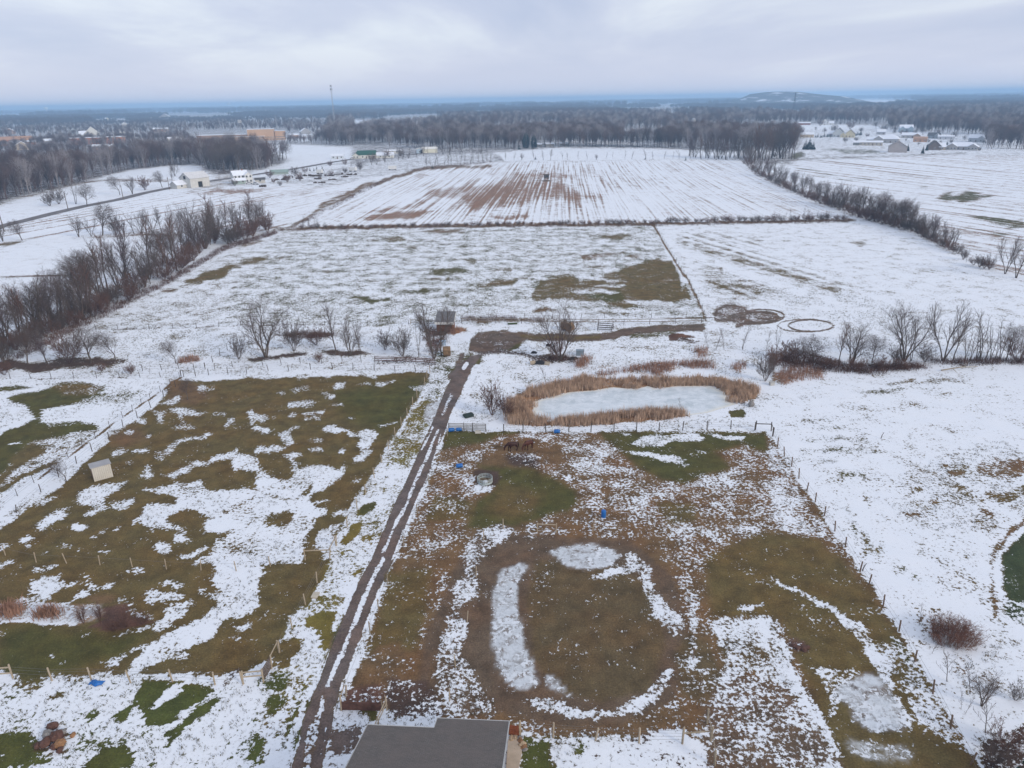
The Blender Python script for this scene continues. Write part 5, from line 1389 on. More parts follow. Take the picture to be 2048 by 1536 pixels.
def house(px, py, w, d, h, pitch, rz, wall, roofc, label, name='house', cat='house', gable='x', win=2, door=True, hip=False, chimney=False, snowy=0, wings=(), lit=0, opening=None):
    """A gabled house: w along local x, d along local y, eaves h, front towards -y."""
    p = at(px, py)
    face = math.atan2(-p.x, p.y)          # local -y looks back towards the drone
    root = empty(name, (p.x, p.y, p.z - .05), face + R(rz), label, cat)
    wm, rm = paint_mat(wall), (SNOWROOF if snowy else roof_mat(roofc))
    k = 0
    for (ox, oy, ww, dd, hh, gb, hp, snw, wc) in [(0, 0, w, d, h, gable, hip, snowy, None)] + [tuple(q) for q in wings]:
        k += 1
        x0, x1, y0, y1 = ox - ww / 2, ox + ww / 2, oy, oy + dd
        e = .45
        rise = (dd if gb == 'x' else ww) / 2 * pitch
        m = MB()
        if gb == 'x':     # ridge along x
            m.poly([(x0, y0, 0), (x1, y0, 0), (x1, y0, hh), (x0, y0, hh)]); m.poly([(x1, y1, 0), (x0, y1, 0), (x0, y1, hh), (x1, y1, hh)])
            for x, s in ((x0, 1), (x1, -1)):
                q = [(x, y1, 0), (x, y0, 0), (x, y0, hh), (x, (y0 + y1) / 2, hh + (0 if hp else rise)), (x, y1, hh)]
                m.poly(q if s > 0 else q[::-1])
        else:
            m.poly([(x0, y1, 0), (x0, y0, 0), (x0, y0, hh), (x0, y1, hh)]); m.poly([(x1, y0, 0), (x1, y1, 0), (x1, y1, hh), (x1, y0, hh)])
            for y, s in ((y0, 1), (y1, -1)):
                q = [(x0, y, 0), (x1, y, 0), (x1, y, hh), ((x0 + x1) / 2, y, hh + (0 if hp else rise)), (x0, y, hh)]
                m.poly(q if s > 0 else q[::-1])
        m.build('wall', paint_mat(wc) if wc else wm, root)
        r = MB()
        th = .22
        drop = e * pitch
        if gb == 'x':
            ym, ins = (y0 + y1) / 2, (dd / 2 if hp else -e)
            for ya, yb in ((y0 - e, ym), (y1 + e, ym)):
                lo = hh - drop + .06; hi = hh + rise + .06
                a, b = (x0 - e, ya, lo), (x1 + e, ya, lo)
                c, f = (x1 - ins, yb, hi), (x0 + ins, yb, hi)
                r.poly([a, b, c, f]); r.poly([(x, y, z + th) for x, y, z in (a, b, c, f)])
                r.poly([a, b, (b[0], b[1], b[2] + th), (a[0], a[1], a[2] + th)])
                r.poly([a, (a[0], a[1], a[2] + th), (f[0], f[1], f[2] + th), f]); r.poly([b, c, (c[0], c[1], c[2] + th), (b[0], b[1], b[2] + th)])
            if hp:
                for s, x in ((1, x0 - e), (-1, x1 + e)):
                    lo = hh - drop + .06 + th
                    r.poly([(x, y0 - e, lo), (x, y1 + e, lo), ((x0 + ins) if s > 0 else (x1 - ins), ym, hh + rise + .06 + th)])
        else:
            xm, ins = (x0 + x1) / 2, (ww / 2 if hp else -e)
            for xa, xb in ((x0 - e, xm), (x1 + e, xm)):
                lo = hh - drop + .06; hi = hh + rise + .06
                a, b = (xa, y0 - e, lo), (xa, y1 + e, lo)
                c, f = (xb, y1 - ins, hi), (xb, y0 + ins, hi)
                r.poly([a, b, c, f]); r.poly([(x, y, z + th) for x, y, z in (a, b, c, f)])
                r.poly([a, b, (b[0], b[1], b[2] + th), (a[0], a[1], a[2] + th)])
                r.poly([a, (a[0], a[1], a[2] + th), (f[0], f[1], f[2] + th), f]); r.poly([b, c, (c[0], c[1], c[2] + th), (b[0], b[1], b[2] + th)])
        ro = r.build('roof', SNOWROOF if snw else rm, root)
        if chimney and k == 1:
            MB().box(ox + ww * .18, ox + ww * .18 + .7, oy + dd * .45, oy + dd * .45 + .7, hh, hh + rise + 1.0).build('chimney', simple('red brick', (.28, .13, .09), .3, 3), ro)
        nw = win if k == 1 else max(1, win // 2)
        storeys = 2 if hh > 4.6 else 1
        for st in range(storeys):
            for i in range(nw):
                if door and k == 1 and st == 0 and i == nw // 2 and nw > 1:
                    continue
                cx = x0 + ww * (i + .5) / nw
                zb = .9 + st * 2.7
                if zb + 1.3 > hh: continue
                f = MB().box(cx - .62, cx + .62, y0 - .09, y0 + .02, zb, zb + 1.35).build('window', TRIM, root)
                MB().box(cx - .5, cx + .5, y0 - .11, y0 - .085, zb + .12, zb + 1.22).build('pane', GLASS, f)
        if door and k == 1:
            cx = x0 + ww * (nw // 2 + .5) / max(nw, 1)
            MB().box(cx - .5, cx + .5, y0 - .1, y0 + .02, .05, 2.1).build('door', paint_mat((.16, .11, .08), 'brown door'), root)
    if opening:
        for ax, bx, z0_, z1_ in opening:
            MB().box(ax, bx, -.06, .03, z0_, z1_).build('doorway_shade', simple('dark doorway', (.03, .03, .03), .2, 2), root)  # no hole is cut: dark panel paints the shade inside the opening
    return root

WHT, TAN_, GRY, CRM = (.70, .69, .66), (.46, .38, .28), (.33, .31, .30), (.62, .57, .44)
DRK, BRN, GRN = (.10, .095, .095), (.12, .085, .065), (.035, .105, .075)
# --- white farm at the left
bn = house(402, 374, 13.5, 10, 5.6, .62, 36, (.56, .55, .51), (.60, .60, .60), 'large white barn with pale metal roof and dark hay door by the country road', 'barn', 'barn', 'x', 0, False,
      wings=[(-10.2, 4, 6.5, 6.5, 2.4, 'x', False, 1, None)], opening=[(-1.6, 1.4, .1, 3.4)])
MB().box(-6.82, -6.74, 4.0, 6.0, 5.0, 6.9).build('hay_door_shade', simple('dark doorway', (.03, .03, .03), .2, 2), bn)  # dark box on the gable, coloured as the shade within the hay opening
for i in range(9): MB().box(-6.3 + i * 1.4, -5.0 + i * 1.4, -.045 - .01 * (i % 2), .0, .02, 5.3).build('siding_panel', paint_mat((.58, .57, .53)), bn) if not (3 < i < 6) else None
house(484, 367, 9, 7, 5.2, .7, 14, (.68, .68, .66), (.22, .2, .2), 'white two storey farmhouse with a gabled wing past the white barn', 'farmhouse', 'house', 'x', 4, True, chimney=True, snowy=1,
      wings=[(4.2, -1.8, 4.6, 6, 5.2, 'y', False, 1, None), (-2.0, -3.4, 7.5, 3.2, 2.4, 'x', False, 0, (.34, .42, .38))])
house(733, 317, 17, 9, 3.4, .75, -8, (.72, .71, .64), GRN, 'white house with a tall green roof on the country road', 'house', 'house', 'x', 5, True, wings=[(-9.5, -2, 6, 6, 3.0, 'y', False, 0, None), (17, 1, 16, 6, 2.6, 'x', False, 1, None)])
house(786, 307, 18, 6, 2.6, .3, 0, (.66, .65, .6), (.6, .6, .6), 'long low white building past the green roofed house', 'outbuilding', 'building', 'x', 5, False, snowy=1)
house(675, 318, 11, 7, 2.8, .4, -6, (.62, .66, .68), (.6, .6, .62), 'pale blue grey cottage short of the green roofed house', 'cottage', 'house', 'x', 3, True, snowy=1)
house(860, 306, 15, 9, 4.0, .34, 4, (.74, .72, .58), (.74, .73, .68), 'cream metal garage with a blue grey open bay by the road', 'garage', 'garage', 'x', 0, False, wings=[(-10.4, .5, 6, 8, 3.8, 'y', False, 0, (.42, .52, .6))], opening=[(-9.6, -7.6, .1, 3.1)])
house(560, 349, 12, 5, 1.8, .5, 4, (.30, .36, .33), (.26, .34, .31), 'low green roofed greenhouse among the scrub past the farmhouse', 'greenhouse', 'greenhouse', 'x', 0, False)
house(521, 366, 6, 4, 2.2, .4, 0, (.5, .48, .44), DRK, 'small grey shed beside the white farmhouse', 'garden_shed', 'shed', 'x', 1, False)
for x, y, w_, lab in ((706, 343, 11, 'white storage trailer standing among the junk rows, near the road side'), (785, 340, 12, 'white storage trailer near the ploughed field corner'), (640, 348, 8, 'white storage trailer closest to the small cedars')):
    p = at(x, y); k = mpp(p)
    r = empty('storage_trailer', (p.x, p.y, p.z), RN.uniform(-.3, .3), lab, 'trailer')
    MB().box(-w_ * .25, w_ * .25, -1.2, 1.2, .7, 3.2).build('body', paint_mat((.68, .68, .66)), r)
    MB().box(-w_ * .24, w_ * .24, -1.1, 1.1, 3.2, 3.32).build('roof_snow', SNOWROOF, r)
    for sx in (-.18, .18):
        MB().tube([(w_ * sx, -1.15, .45), (w_ * sx, 1.15, .45)], .45, 10).build('wheel', simple('tyre', (.02, .02, .02), .2, 3), r)
def car(px, py, c, lab, rz):
    p = at(px, py)
    r = empty('parked_car', (p.x, p.y, p.z), rz, lab, 'car', None)
    m = MB()
    prof = [(-2.2, .35), (-2.2, .85), (-1.5, .95), (-.9, 1.45), (.9, 1.45), (1.5, 1.0), (2.2, .85), (2.2, .35)]
    for s in (-.85, .85): m.poly([(x, s, z) for x, z in (prof if s < 0 else prof[::-1])])
    for (xa, za), (xb, zb) in zip(prof, prof[1:] + prof[:1]): m.poly([(xa, -.85, za), (xb, -.85, zb), (xb, .85, zb), (xa, .85, za)])
    m.build('body', simple('car paint %.2f_%.2f_%.2f' % c, c, .05, 1, .3, .5), r)
    for s in (-1, 1): MB().poly([(-1.1, s * .86, .98), (-.8, s * .86, 1.38), (.8, s * .86, 1.38), (1.2, s * .86, .98)]).build('window', GLASS, r)
    for sx in (-1.35, 1.35):
        for s in (-1, 1): MB().tube([(sx, s * .62, .34), (sx, s * .9, .34)], .34, 10).build('wheel', MATS.get('tyre') or simple('tyre', (.02, .02, .02), .2, 3), r)
car(498, 368, (.6, .6, .6), 'white car parked in front of the farmhouse wing', .4)
car(512, 369, (.55, .56, .58), 'silver car parked beyond the farmhouse, past the white car', -.2)
car(704, 318, (.65, .65, .64), 'white car parked before the green roofed house', .2)
# junk rows: heaps of dark scrap on the snow
JUNK = simple('rusty scrap', (.10, .075, .06), .5, 2)
def junk(px, py, n, w_, lab, i):
    p = at(px, py)
    r = random.Random(i)
    m = MB()
    for _ in range(n):
        x, y = r.uniform(-w_, w_), r.uniform(-1.6, 1.6)
        a, b, c = r.uniform(.4, 1.1), r.uniform(.3, .8), r.uniform(.4, 1.3)
        b0 = len(m.v)
        m.box(x - a, x + a, y - b, y + b, 0, c)
        rot = Matrix.Rotation(r.uniform(0, 3), 4, 'Z')
        ctr = Vector((x, y, 0))
        for q in range(b0, len(m.v)): m.v[q] = ctr + rot @ (m.v[q] - ctr) + Vector((r.uniform(-.1, .1), r.uniform(-.1, .1), r.uniform(-.08, .08)))
    o = m.build('scrap_heap', JUNK)
    o.location = (p.x, p.y, p.z); o.rotation_euler = (0, 0, r.uniform(-.2, .2))
    tag(o, lab, 'scrap heap', 'scrap heaps on the snowy lot')
for i, (x, y) in enumerate(((520, 374), (560, 360), (575, 356), (598, 358), (612, 352), (627, 353), (634, 358), (660, 352), (678, 349), (690, 354), (702, 350), (668, 360), (640, 366))):
    junk(x, y, 7, 3.2, '%s dark scrap heap from the farmhouse across the snowy lot' % nth(i + 1), i)
# --- houses at the right
house(1795, 305, 14, 12, 4.6, .62, 4, (.40, .36, .34), (.34, .30, .28), 'plain grey pole barn showing its gable, before the neighbourhood', 'pole_barn', 'barn', 'y', 0, False)
house(1741, 291, 21, 8, 3.0, .32, 2, (.52, .46, .38), BRN, 'long low tan ranch house with a white roof', 'house', 'house', 'x', 6, True, snowy=1, wings=[(-13, 0, 6, 7, 2.8, 'x', False, 0, (.28, .29, .27))])
house(1775, 286, 20, 13, 4.2, .62, -6, (.42, .40, .38), BRN, 'big house with a steep snow covered hip roof behind the ranch house', 'house', 'house', 'x', 4, True, hip=True, snowy=1, wings=[(-9, -3, 9, 9, 4.2, 'y', False, 1, None), (-16, 2, 10, 8, 3.2, 'x', False, 0, None)])
house(1676, 274, 13, 9, 4.6, .9, -4, (.66, .66, .62), DRK, 'white gabled house with a dark roof in the rear row', 'house', 'house', 'y', 3, True, wings=[(-9, 1, 9, 8, 3.4, 'x', False, 1, (.36, .44, .46))])
house(1699, 275, 11, 9, 4.0, .9, -2, (.66, .58, .38), BRN, 'cream yellow gabled house beside the white gabled one', 'house', 'house', 'y', 3, True, wings=[(-7.5, -1, 6, 7, 3.2, 'y', False, 1, None)])
house(1614, 275, 15, 8, 3.6, .5, 6, (.52, .42, .30), DRK, 'tan house half hidden by the purple clump', 'house', 'house', 'x', 3, True, snowy=1)
house(1812, 264, 16, 10, 4.8, .8, 8, (.36, .44, .48), DRK, 'blue grey house with many snowy gables at the rear', 'house', 'house', 'x', 3, True, snowy=1, wings=[(-5, -2, 6, 6, 4.8, 'y', False, 1, None), (5, -2, 6, 6, 4.8, 'y', False, 1, None)])
house(1820, 276, 19, 9, 3.2, .55, -5, (.50, .46, .42), BRN, 'house with white roof and brown gable in front of the blue grey one', 'house', 'house', 'x', 4, True, snowy=1, wings=[(7, -2, 7, 7, 3.2, 'y', False, 0, (.40, .28, .20))])
house(1840, 284, 13, 8, 3.6, .4, 4, (.48, .28, .17), (.42, .26, .17), 'low orange brown house beside the small spruces', 'house', 'house', 'x', 3, True)
house(1866, 277, 12, 8, 3.4, .7, -8, (.30, .32, .33), DRK, 'dark grey house with a teal dark roof', 'house', 'house', 'x', 3, True, wings=[(4, -2, 5, 5, 3.4, 'y', False, 1, None)])
house(1891, 279, 16, 8, 3.2, .25, 0, (.58, .58, .60), (.6, .6, .62), 'pale grey flat roofed garage near the woods', 'garage', 'garage', 'x', 3, False, snowy=1)
house(1869, 300, 10, 9, 3.2, .9, 12, (.15, .12, .105), (.11, .09, .08), 'dark brown gabled garage next to the snowy roofed house', 'garage', 'garage', 'y', 1, False, wings=[(6, 0, 5, 7, 2.8, 'x', False, 1, (.38, .31, .24))])
house(1921, 300, 24, 10, 3.2, .6, -6, (.42, .40, .38), BRN, 'largest house nearest the field, with a broad snow covered roof', 'house', 'house', 'x', 6, True, hip=True, snowy=1, wings=[(-7, -3, 8, 8, 3.2, 'y', False, 1, None), (9, -2, 8, 8, 3.0, 'y', False, 1, None)])
house(1951, 284, 14, 9, 4.2, .7, -10, (.46, .47, .48), DRK, 'house with snowy roof at the edge of the woods', 'house', 'house', 'x', 3, True, snowy=1, wings=[(5, -2, 6, 6, 4.2, 'y', False, 1, None)])
house(1762, 269, 10, 7, 3.4, .8, 5, (.40, .40, .42), DRK, 'small grey house between the two rear rows', 'house', 'house', 'x', 2, True, snowy=1)
house(1649, 250, 12, 9, 5.0, .8, 0, (.70, .69, .66), DRK, 'white house alone on the farthest snowy slope', 'house', 'house', 'y', 3, True, wings=[(9, 1, 10, 7, 3.2, 'x', False, 1, None)])
house(1608, 250, 20, 7, 3.2, .4, 0, (.30, .14, .10), BRN, 'long red brown building at the rear by the dark spruces', 'outbuilding', 'building', 'x', 3, False, snowy=1)
for x, y, lab in ((1270, 283, 'first'), (1300, 281, 'second'), (1322, 284, 'third')):
    house(x, y, 14, 9, 4.0, .7, RN.uniform(-15, 15), (.42, .42, .42), DRK, '%s snowy roofed house showing through the woods past the ploughed field' % lab, 'house', 'house', 'x', 3, True, snowy=1, wings=[(-5, -2, 6, 6, 4, 'y', False, 1, None)])
for x, y, lab in ((1075, 294, 'first'), (1100, 293, 'second'), (1128, 292, 'third')):
    house(x, y, 9, 6, 2.6, .4, RN.uniform(-15, 15), (.30, .27, .24), BRN, '%s small snow topped shed at the foot of the woods beside the pines' % lab, 'garden_shed', 'shed', 'x', 2, False, snowy=1)
# --- town at the left: brick school and others
house(523, 281, 36, 24, 15, .02, -4, (.56, .36, .22), (.7, .7, .72), 'tall orange brick block of the school in the town', 'school', 'school', 'x', 16, False, snowy=1, wings=[(-52, 4, 68, 26, 8.5, 'x', False, 1, (.36, .25, .19)), (26, 6, 14, 16, 12, 'x', False, 1, None), (-20, -9, 50, 9, 6, 'x', False, 1, (.5, .33, .21))])
house(37, 291, 40, 22, 8, .35, 10, (.46, .22, .13), (.44, .26, .17), 'red brick building with an orange gable at the photo edge of the town', 'brick_building', 'building', 'x', 12, False, wings=[(14, -4, 14, 16, 8, 'y', False, 0, (.56, .34, .2)), (4, -16, 30, 10, 5, 'x', False, 1, None)])
house(197, 288, 66, 22, 8.5, .04, 5, (.46, .18, .10), (.6, .6, .62), 'long red orange brick building with a flat snowy roof in the town', 'brick_building', 'building', 'x', 18, False, snowy=1, wings=[(26, -3, 18, 16, 8, 'y', False, 1, (.54, .24, .13))])
house(186, 276, 22, 16, 8, .9, 0, (.66, .65, .60), DRK, 'white gabled church like house behind the long brick building', 'house', 'house', 'y', 3, True, snowy=1, wings=[(-12, 2, 14, 12, 6, 'x', False, 1, None)])
TOWNH = random.Random(12)
TC = [((.66, .65, .62), 'white'), ((.50, .42, .33), 'tan'), ((.34, .33, .33), 'grey'), ((.46, .30, .22), 'brick'), ((.58, .54, .42), 'cream'), ((.40, .44, .48), 'blue grey')]
spots = [(20, 268), (85, 285), (100, 288), (128, 266), (148, 268), (70, 262), (240, 268), (262, 272), (278, 283), (300, 262), (322, 264), (345, 268), (352, 286), (378, 268), (250, 254), (228, 240), (215, 241), (258, 239), (330, 238), (350, 240), (300, 240),
         (375, 285), (590, 276), (618, 277), (655, 279), (690, 278), (612, 268), (520, 226), (535, 225), (700, 262), (740, 262), (790, 252), (765, 256), (850, 230), (955, 234), (975, 232), (925, 224), (640, 286), (46, 300), (110, 303), (205, 300), (270, 298), (1790, 190), (1660, 203), (1610, 204), (1525, 204)]
for i, (x, y) in enumerate(spots[::2] + spots[-5:]):
    c, cn = TC[TOWNH.randrange(len(TC))]
    p = at(x, y)
    big = 1 if p.y < 1500 else (1.3 if p.y < 3000 else 2.0)
    w_ = TOWNH.uniform(11, 22) * big
    house(x, y, w_, 9 * big, 4.2 * big, TOWNH.uniform(.35, .8), TOWNH.uniform(-30, 30), c, DRK, '%s far %s building from the photo edge inward, half lost in the distant trees' % (nth(i + 1), cn), 'town_building', 'building', TOWNH.choice('xy'), 3, False, snowy=TOWNH.random() < .75)
# ------------------------------------------------------------------ masts, towers, poles
STEEL = simple('galvanised steel', (.38, .39, .41), .15, 2, .5, .4)
POLEW = simple('weathered pole wood', (.16, .125, .10), .3, 2)
def lattice(px, py, hpx, base, top, lab, name, mat, arms=0, thick=.32):
    p = at(px, py)
    H = min(hpx * mpp(p), 78)
    m = MB()
    n = 16
    for k in range(4):
        a = math.pi / 4 + k * math.pi / 2
        m.tube([(base * math.cos(a), base * math.sin(a), 0), (top * math.cos(a), top * math.sin(a), H)], thick, 4)
    for i in range(n):
        f0, f1 = i / n, (i + 1) / n
        for k in range(4):
            a0, a1 = math.pi / 4 + k * math.pi / 2, math.pi / 4 + (k + 1) * math.pi / 2
            r0, r1 = base + (top - base) * f0, base + (top - base) * f1
            m.tube([(r0 * math.cos(a0), r0 * math.sin(a0), H * f0), (r1 * math.cos(a1), r1 * math.sin(a1), H * f1)], thick * .5, 3)
    root = empty(name, (p.x, p.y, p.z), 0, lab, 'mast')
    m.build('lattice', mat, root)
    for i in range(arms):
        z = H * (.97 - .16 * i)
        MB().tube([(-6, 0, z), (0, 0, z + 1.2), (6, 0, z)], [.2, .5, .2], 4).build('cross_arm', mat, root)
    if not arms:
        for z, q in ((H * .9, 2.2), (H * .97, 1.8)):
            MB().lathe([(q, z - 1.5), (q, z + 1.5)], 8).build('antenna', mat, root)
    return root
lattice(671, 264, 93, 1.3, 1.0, 'tall pale lattice radio mast rising above the horizon', 'radio_mast', STEEL, 0, .13)
lattice(1586, 232, 44, 3.5, 1.0, 'dark lattice power pylon standing before the terraced hill', 'power_pylon', simple('dark steel', (.09, .10, .12), .2, 2), 3)
def water_tower(px, py, hpx, lab):
    p = at(px, py); H = hpx * mpp(p)
    r = empty('water_tower', (p.x, p.y, p.z), 0, lab, 'water tower')
    wm = paint_mat((.78, .78, .78), 'tank white')
    MB().lathe([(H * .07, 0), (H * .05, H * .1), (H * .045, H * .62)], 12).build('column', wm, r, True)
    MB().lathe([(H * .045, H * .6), (H * .22, H * .7), (H * .3, H * .82), (H * .26, H * .94), (H * .12, H), (.01, H * 1.01)], 18).build('tank', wm, r, True)
water_tower(95, 228, 13, 'white water tower near the photo edge on the horizon')
water_tower(459, 218, 12, 'white water tower between the school and the horizon')
def light_pole(px, py, hpx, lab, heads=True, name='light_pole', cat='light pole'):
    p = at(px, py); H = hpx * mpp(p)
    r = empty(name, (p.x, p.y, p.z), 0, lab, cat)
    MB().tube([(0, 0, 0), (0, 0, H)], [.45, .28], 6).build('pole', STEEL, r)
    if heads:
        m = MB()
        for i in range(3): m.box(-2.4, 2.4, -.3, .3, H - 1.4 * i - .5, H - 1.4 * i + .35)
        m.build('lamp_rack', paint_mat((.62, .62, .62)), r)
light_pole(485, 284, 41, 'stadium light pole with a rack of lamps before the school')
light_pole(554, 262, 30, 'slender pole rising out of the woods past the school', False)
light_pole(231, 289, 30, 'light pole at the end of the long brick building', False)
light_pole(273, 290, 32, 'light pole past the long brick building', False)
light_pole(213, 276, 18, 'light pole behind the long brick building', False)
light_pole(387, 268, 16, 'light pole between the brick building and the school', False)
light_pole(337, 272, 18, 'light pole by the small town houses', False)
for x, y, h, lab in ((8, 462, 44, 'nearest wooden utility pole beside the road at the photo edge'), (136, 418, 34, 'wooden utility pole on the road past the thickets'), (247, 399, 28, 'wooden utility pole on the road nearer the white barn'),
                     (339, 379, 24, 'wooden utility pole just short of the white barn'), (820, 309, 15, 'wooden utility pole beside the cream garage')):
    p = at(x, y); H = h * mpp(p)
    r = empty('utility_pole', (p.x, p.y, p.z), -.9, lab, 'utility pole')
    MB().tube([(0, 0, -.1), (0, 0, H)], [.2, .14], 6).build('pole', POLEW, r)
    MB().box(-1.2, 1.2, -.07, .07, H - .9, H - .74).build('cross_arm', POLEW, r)
p = at(1386, 257)
r = empty('silo', (p.x, p.y, p.z), 0, 'pale silo with a dome beyond the belt of trees', 'silo')
MB().lathe([(3.2, 0), (3.2, 13)], 16).build('wall', paint_mat((.60, .58, .54)), r, True)
MB().lathe([(3.3, 13), (2.4, 15.2), (.05, 16.2)], 16).build('dome', STEEL, r, True)
house(1400, 258, 22, 10, 4, .4, 0, (.6, .6, .58), (.6, .6, .6), 'low white farm building beside the silo', 'outbuilding', 'building', 'x', 0, False, snowy=1)
# hunting blind on a mound in the ploughed field
p = at(1093, 362)
r = empty('hunting_blind', (p.x, p.y, p.z), .2, 'dark raised hunting blind on a brown mound in the ploughed field', 'hunting blind')
bw = simple('old dark boards', (.09, .075, .065), .4, 2)
MB().lathe([(4.2, -.15), (3.0, .3), (1.2, .6), (.01, .65)], 12).build('mound', simple('ploughed earth', (.16, .115, .085), .4, 1.5), r, True)
MB().box(-1.4, 1.4, -1.2, 1.2, 1.6, 4.0).build('cabin', bw, r)
MB().box(-1.8, 1.8, -1.6, 1.6, 4.0, 4.18).build('roof', bw, r)
MB().box(-1.0, 1.0, -1.23, -1.19, 2.7, 3.4).build('window', GLASS, r)
for sx in (-1.2, 1.2):
    for sy in (-1, 1): MB().tube([(sx * 1.2, sy * 1.2, 0), (sx, sy, 1.6)], .09, 5).build('leg', bw, r)

# small yard trees and shrubs among the right hand houses
YT = [(1590, 262), (1602, 270), (1632, 262), (1648, 268), (1660, 280), (1668, 264), (1690, 284), (1712, 282), (1722, 264), (1734, 274), (1752, 258), (1768, 262), (1780, 256), (1786, 270), (1796, 282), (1802, 290), (1806, 272), (1830, 268), (1836, 292), (1846, 270), (1856, 288), (1876, 268), (1882, 288), (1902, 286), (1908, 276), (1930, 282), (1938, 296), (1958, 302), (1966, 290), (1790, 262), (1812, 282), (1826, 256), (1843, 262), (1858, 262), (1640, 252), (1680, 252), (1700, 258)]
for i, (x, y) in enumerate(YT):
    plant(RN.choice(['round', 'shrub2', 'round2', 'shrub3', 'shrub2']), x, y, RN.uniform(9, 19) * (.6 if y > 280 else .9), '%s small leafless yard tree or bush among the houses, counted from the purple clump outward' % nth(i + 1), 'yard trees among the houses', RN.uniform(.9, 1.3), cat='tree')
for i, (x, y) in enumerate(((470, 372), (548, 366), (575, 364), (600, 362), (640, 356), (663, 352), (690, 346), (720, 340), (590, 352), (540, 356), (560, 372), (610, 346), (690, 330), (660, 332), (745, 322), (775, 316), (800, 313))):
    plant(RN.choice(['shrub', 'shrub2', 'shrub3']), x, y, RN.uniform(10, 20), '%s scrubby leafless bush on the snowy lot, counted from the farmhouse along the road' % nth(i + 1), 'scrubby trees on the snowy lot', RN.uniform(.9, 1.4), cat='tree')
# ------------------------------------------------------------------ reeds, weeds, tufts (nobody could count them)
def sample_area(P, n, seed):
    r = np.random.RandomState(seed)
    G = px_to_ground(P)
    lo, hi = G.min(0), G.max(0)
    out = np.zeros((0, 2))
    while len(out) < n:
        q = lo + (hi - lo) * r.rand(n * 3, 2)
        out = np.concatenate([out, q[inside(G, q[:, 0], q[:, 1])]])
    return out[:n]

def blades(name, label, spots, h, w, lean, mat, per, seed, spread=.2):
    """Thin tapered blades in clumps, joined in one object."""
    r = np.random.RandomState(seed)
    B = np.repeat(spots, per, 0) + r.normal(0, spread, (len(spots) * per, 2))
    n = len(B)
    z = terrain(B[:, 0], B[:, 1]) - .03
    a = r.rand(n) * 6.28
    hh = np.repeat(.65 + .55 * r.rand(len(spots)), per) * h * (.6 + .6 * r.rand(n))
    ln = lean * hh * r.rand(n); la = r.rand(n) * 6.28
    ww = w * (.6 + .8 * r.rand(n))
    dx, dy = np.cos(a) * ww, np.sin(a) * ww
    mx_, my_ = B[:, 0] + np.cos(la) * ln * .35, B[:, 1] + np.sin(la) * ln * .35
    V = np.stack([np.stack([B[:, 0] - dx, B[:, 1] - dy, z], 1), np.stack([B[:, 0] + dx, B[:, 1] + dy, z], 1),
                  np.stack([mx_ + dx * .7, my_ + dy * .7, z + hh * .6], 1), np.stack([mx_ - dx * .7, my_ - dy * .7, z + hh * .6], 1),
                  np.stack([B[:, 0] + np.cos(la) * ln, B[:, 1] + np.sin(la) * ln, z + hh], 1)], 1).reshape(-1, 3)
    i = np.arange(n) * 5
    F = np.concatenate([np.stack([i, i + 1, i + 2, i + 3], 1), np.stack([i + 3, i + 2, i + 4, i + 4], 1)])
    me = bpy.data.meshes.new(name)
    F1 = F[:n]; F2 = F[n:, :3]
    me.vertices.add(len(V)); me.vertices.foreach_set('co', V.astype(np.float32).ravel())
    me.loops.add(n * 7); me.loops.foreach_set('vertex_index', np.concatenate([F1.ravel(), F2.ravel()]).astype(np.int32))
    me.polygons.add(2 * n)
    me.polygons.foreach_set('loop_start', np.concatenate([np.arange(n) * 4, n * 4 + np.arange(n) * 3]).astype(np.int32))
    me.polygons.foreach_set('loop_total', np.concatenate([np.full(n, 4), np.full(n, 3)]).astype(np.int32))
    me.update(calc_edges=True)
    me.materials.append(mat)
    o = bpy.data.objects.new(name, me)
    COL.objects.link(o)
    return tag(o, label, None, None, 'stuff')

CAT = [('C', '-40,540 -40,380 60,360 170,380 170,440 150,510 90,555', 420), ('C', '100,350 110,300 260,262 420,235 520,205 560,215 720,225 720,275 600,292 420,304 300,345 170,350', 700),
       ('C', '720,225 900,220 1100,215 1300,205 1540,205 1560,260 1450,262 1200,262 1050,284 1000,262 900,286 730,270', 900), ('C', '1560,240 1680,250 1800,292 1790,345 1660,392 1580,380 1560,312 1480,270', 520),
       ('C', '150,510 300,518 560,500 800,472 1000,450 1110,450 1230,458 1295,478 1000,522 500,552 150,556', 1000)]
sp = np.concatenate([sample_area(pts_of(c, t), n, 10 + i) for i, (c, t, n) in enumerate(CAT)])
sp = sp[fbm(sp[:, 0] / 2.2, sp[:, 1] / 2.2, 19, 3) > -.10]
blades('cattails', 'tan dry cattails ringing the frozen pond', sp, 1.3, .03, .28, REED, 9, 1, .3)
WD = [('C', '560,190 800,150 1050,100 1200,100 1210,130 1080,190 900,150 700,190', 150), ('C', '1200,110 1330,90 1480,100 1480,140 1320,135', 90), ('K', '1460,960 1530,920 1560,930 1520,990', 30), ('K', '720,770 790,745 800,770 740,790', 40),
      ('C', '1610,130 1690,90 1720,120 1650,170', 25), ('L', '600,1010 740,985 880,1020 860,1050 720,1060 640,1085', 120), ('J', '1040,955 1100,925 1180,930 1160,950', 40), ('E', '0,370 120,360 200,400 80,440 -60,430', 60), ('E', '260,420 340,385 430,400 400,440 300,440', 50),
      ('C', '440,130 520,60 560,60 500,140', 30), ('L', '120,880 200,870 190,920 130,930', 30)]
sp = np.concatenate([sample_area(pts_of(c, t), n, 40 + i) for i, (c, t, n) in enumerate(WD)])
blades('dry_reeds', 'rusty dry reeds and weeds on the banks', sp, 1.2, .03, .5, WEED, 9, 2, .35)
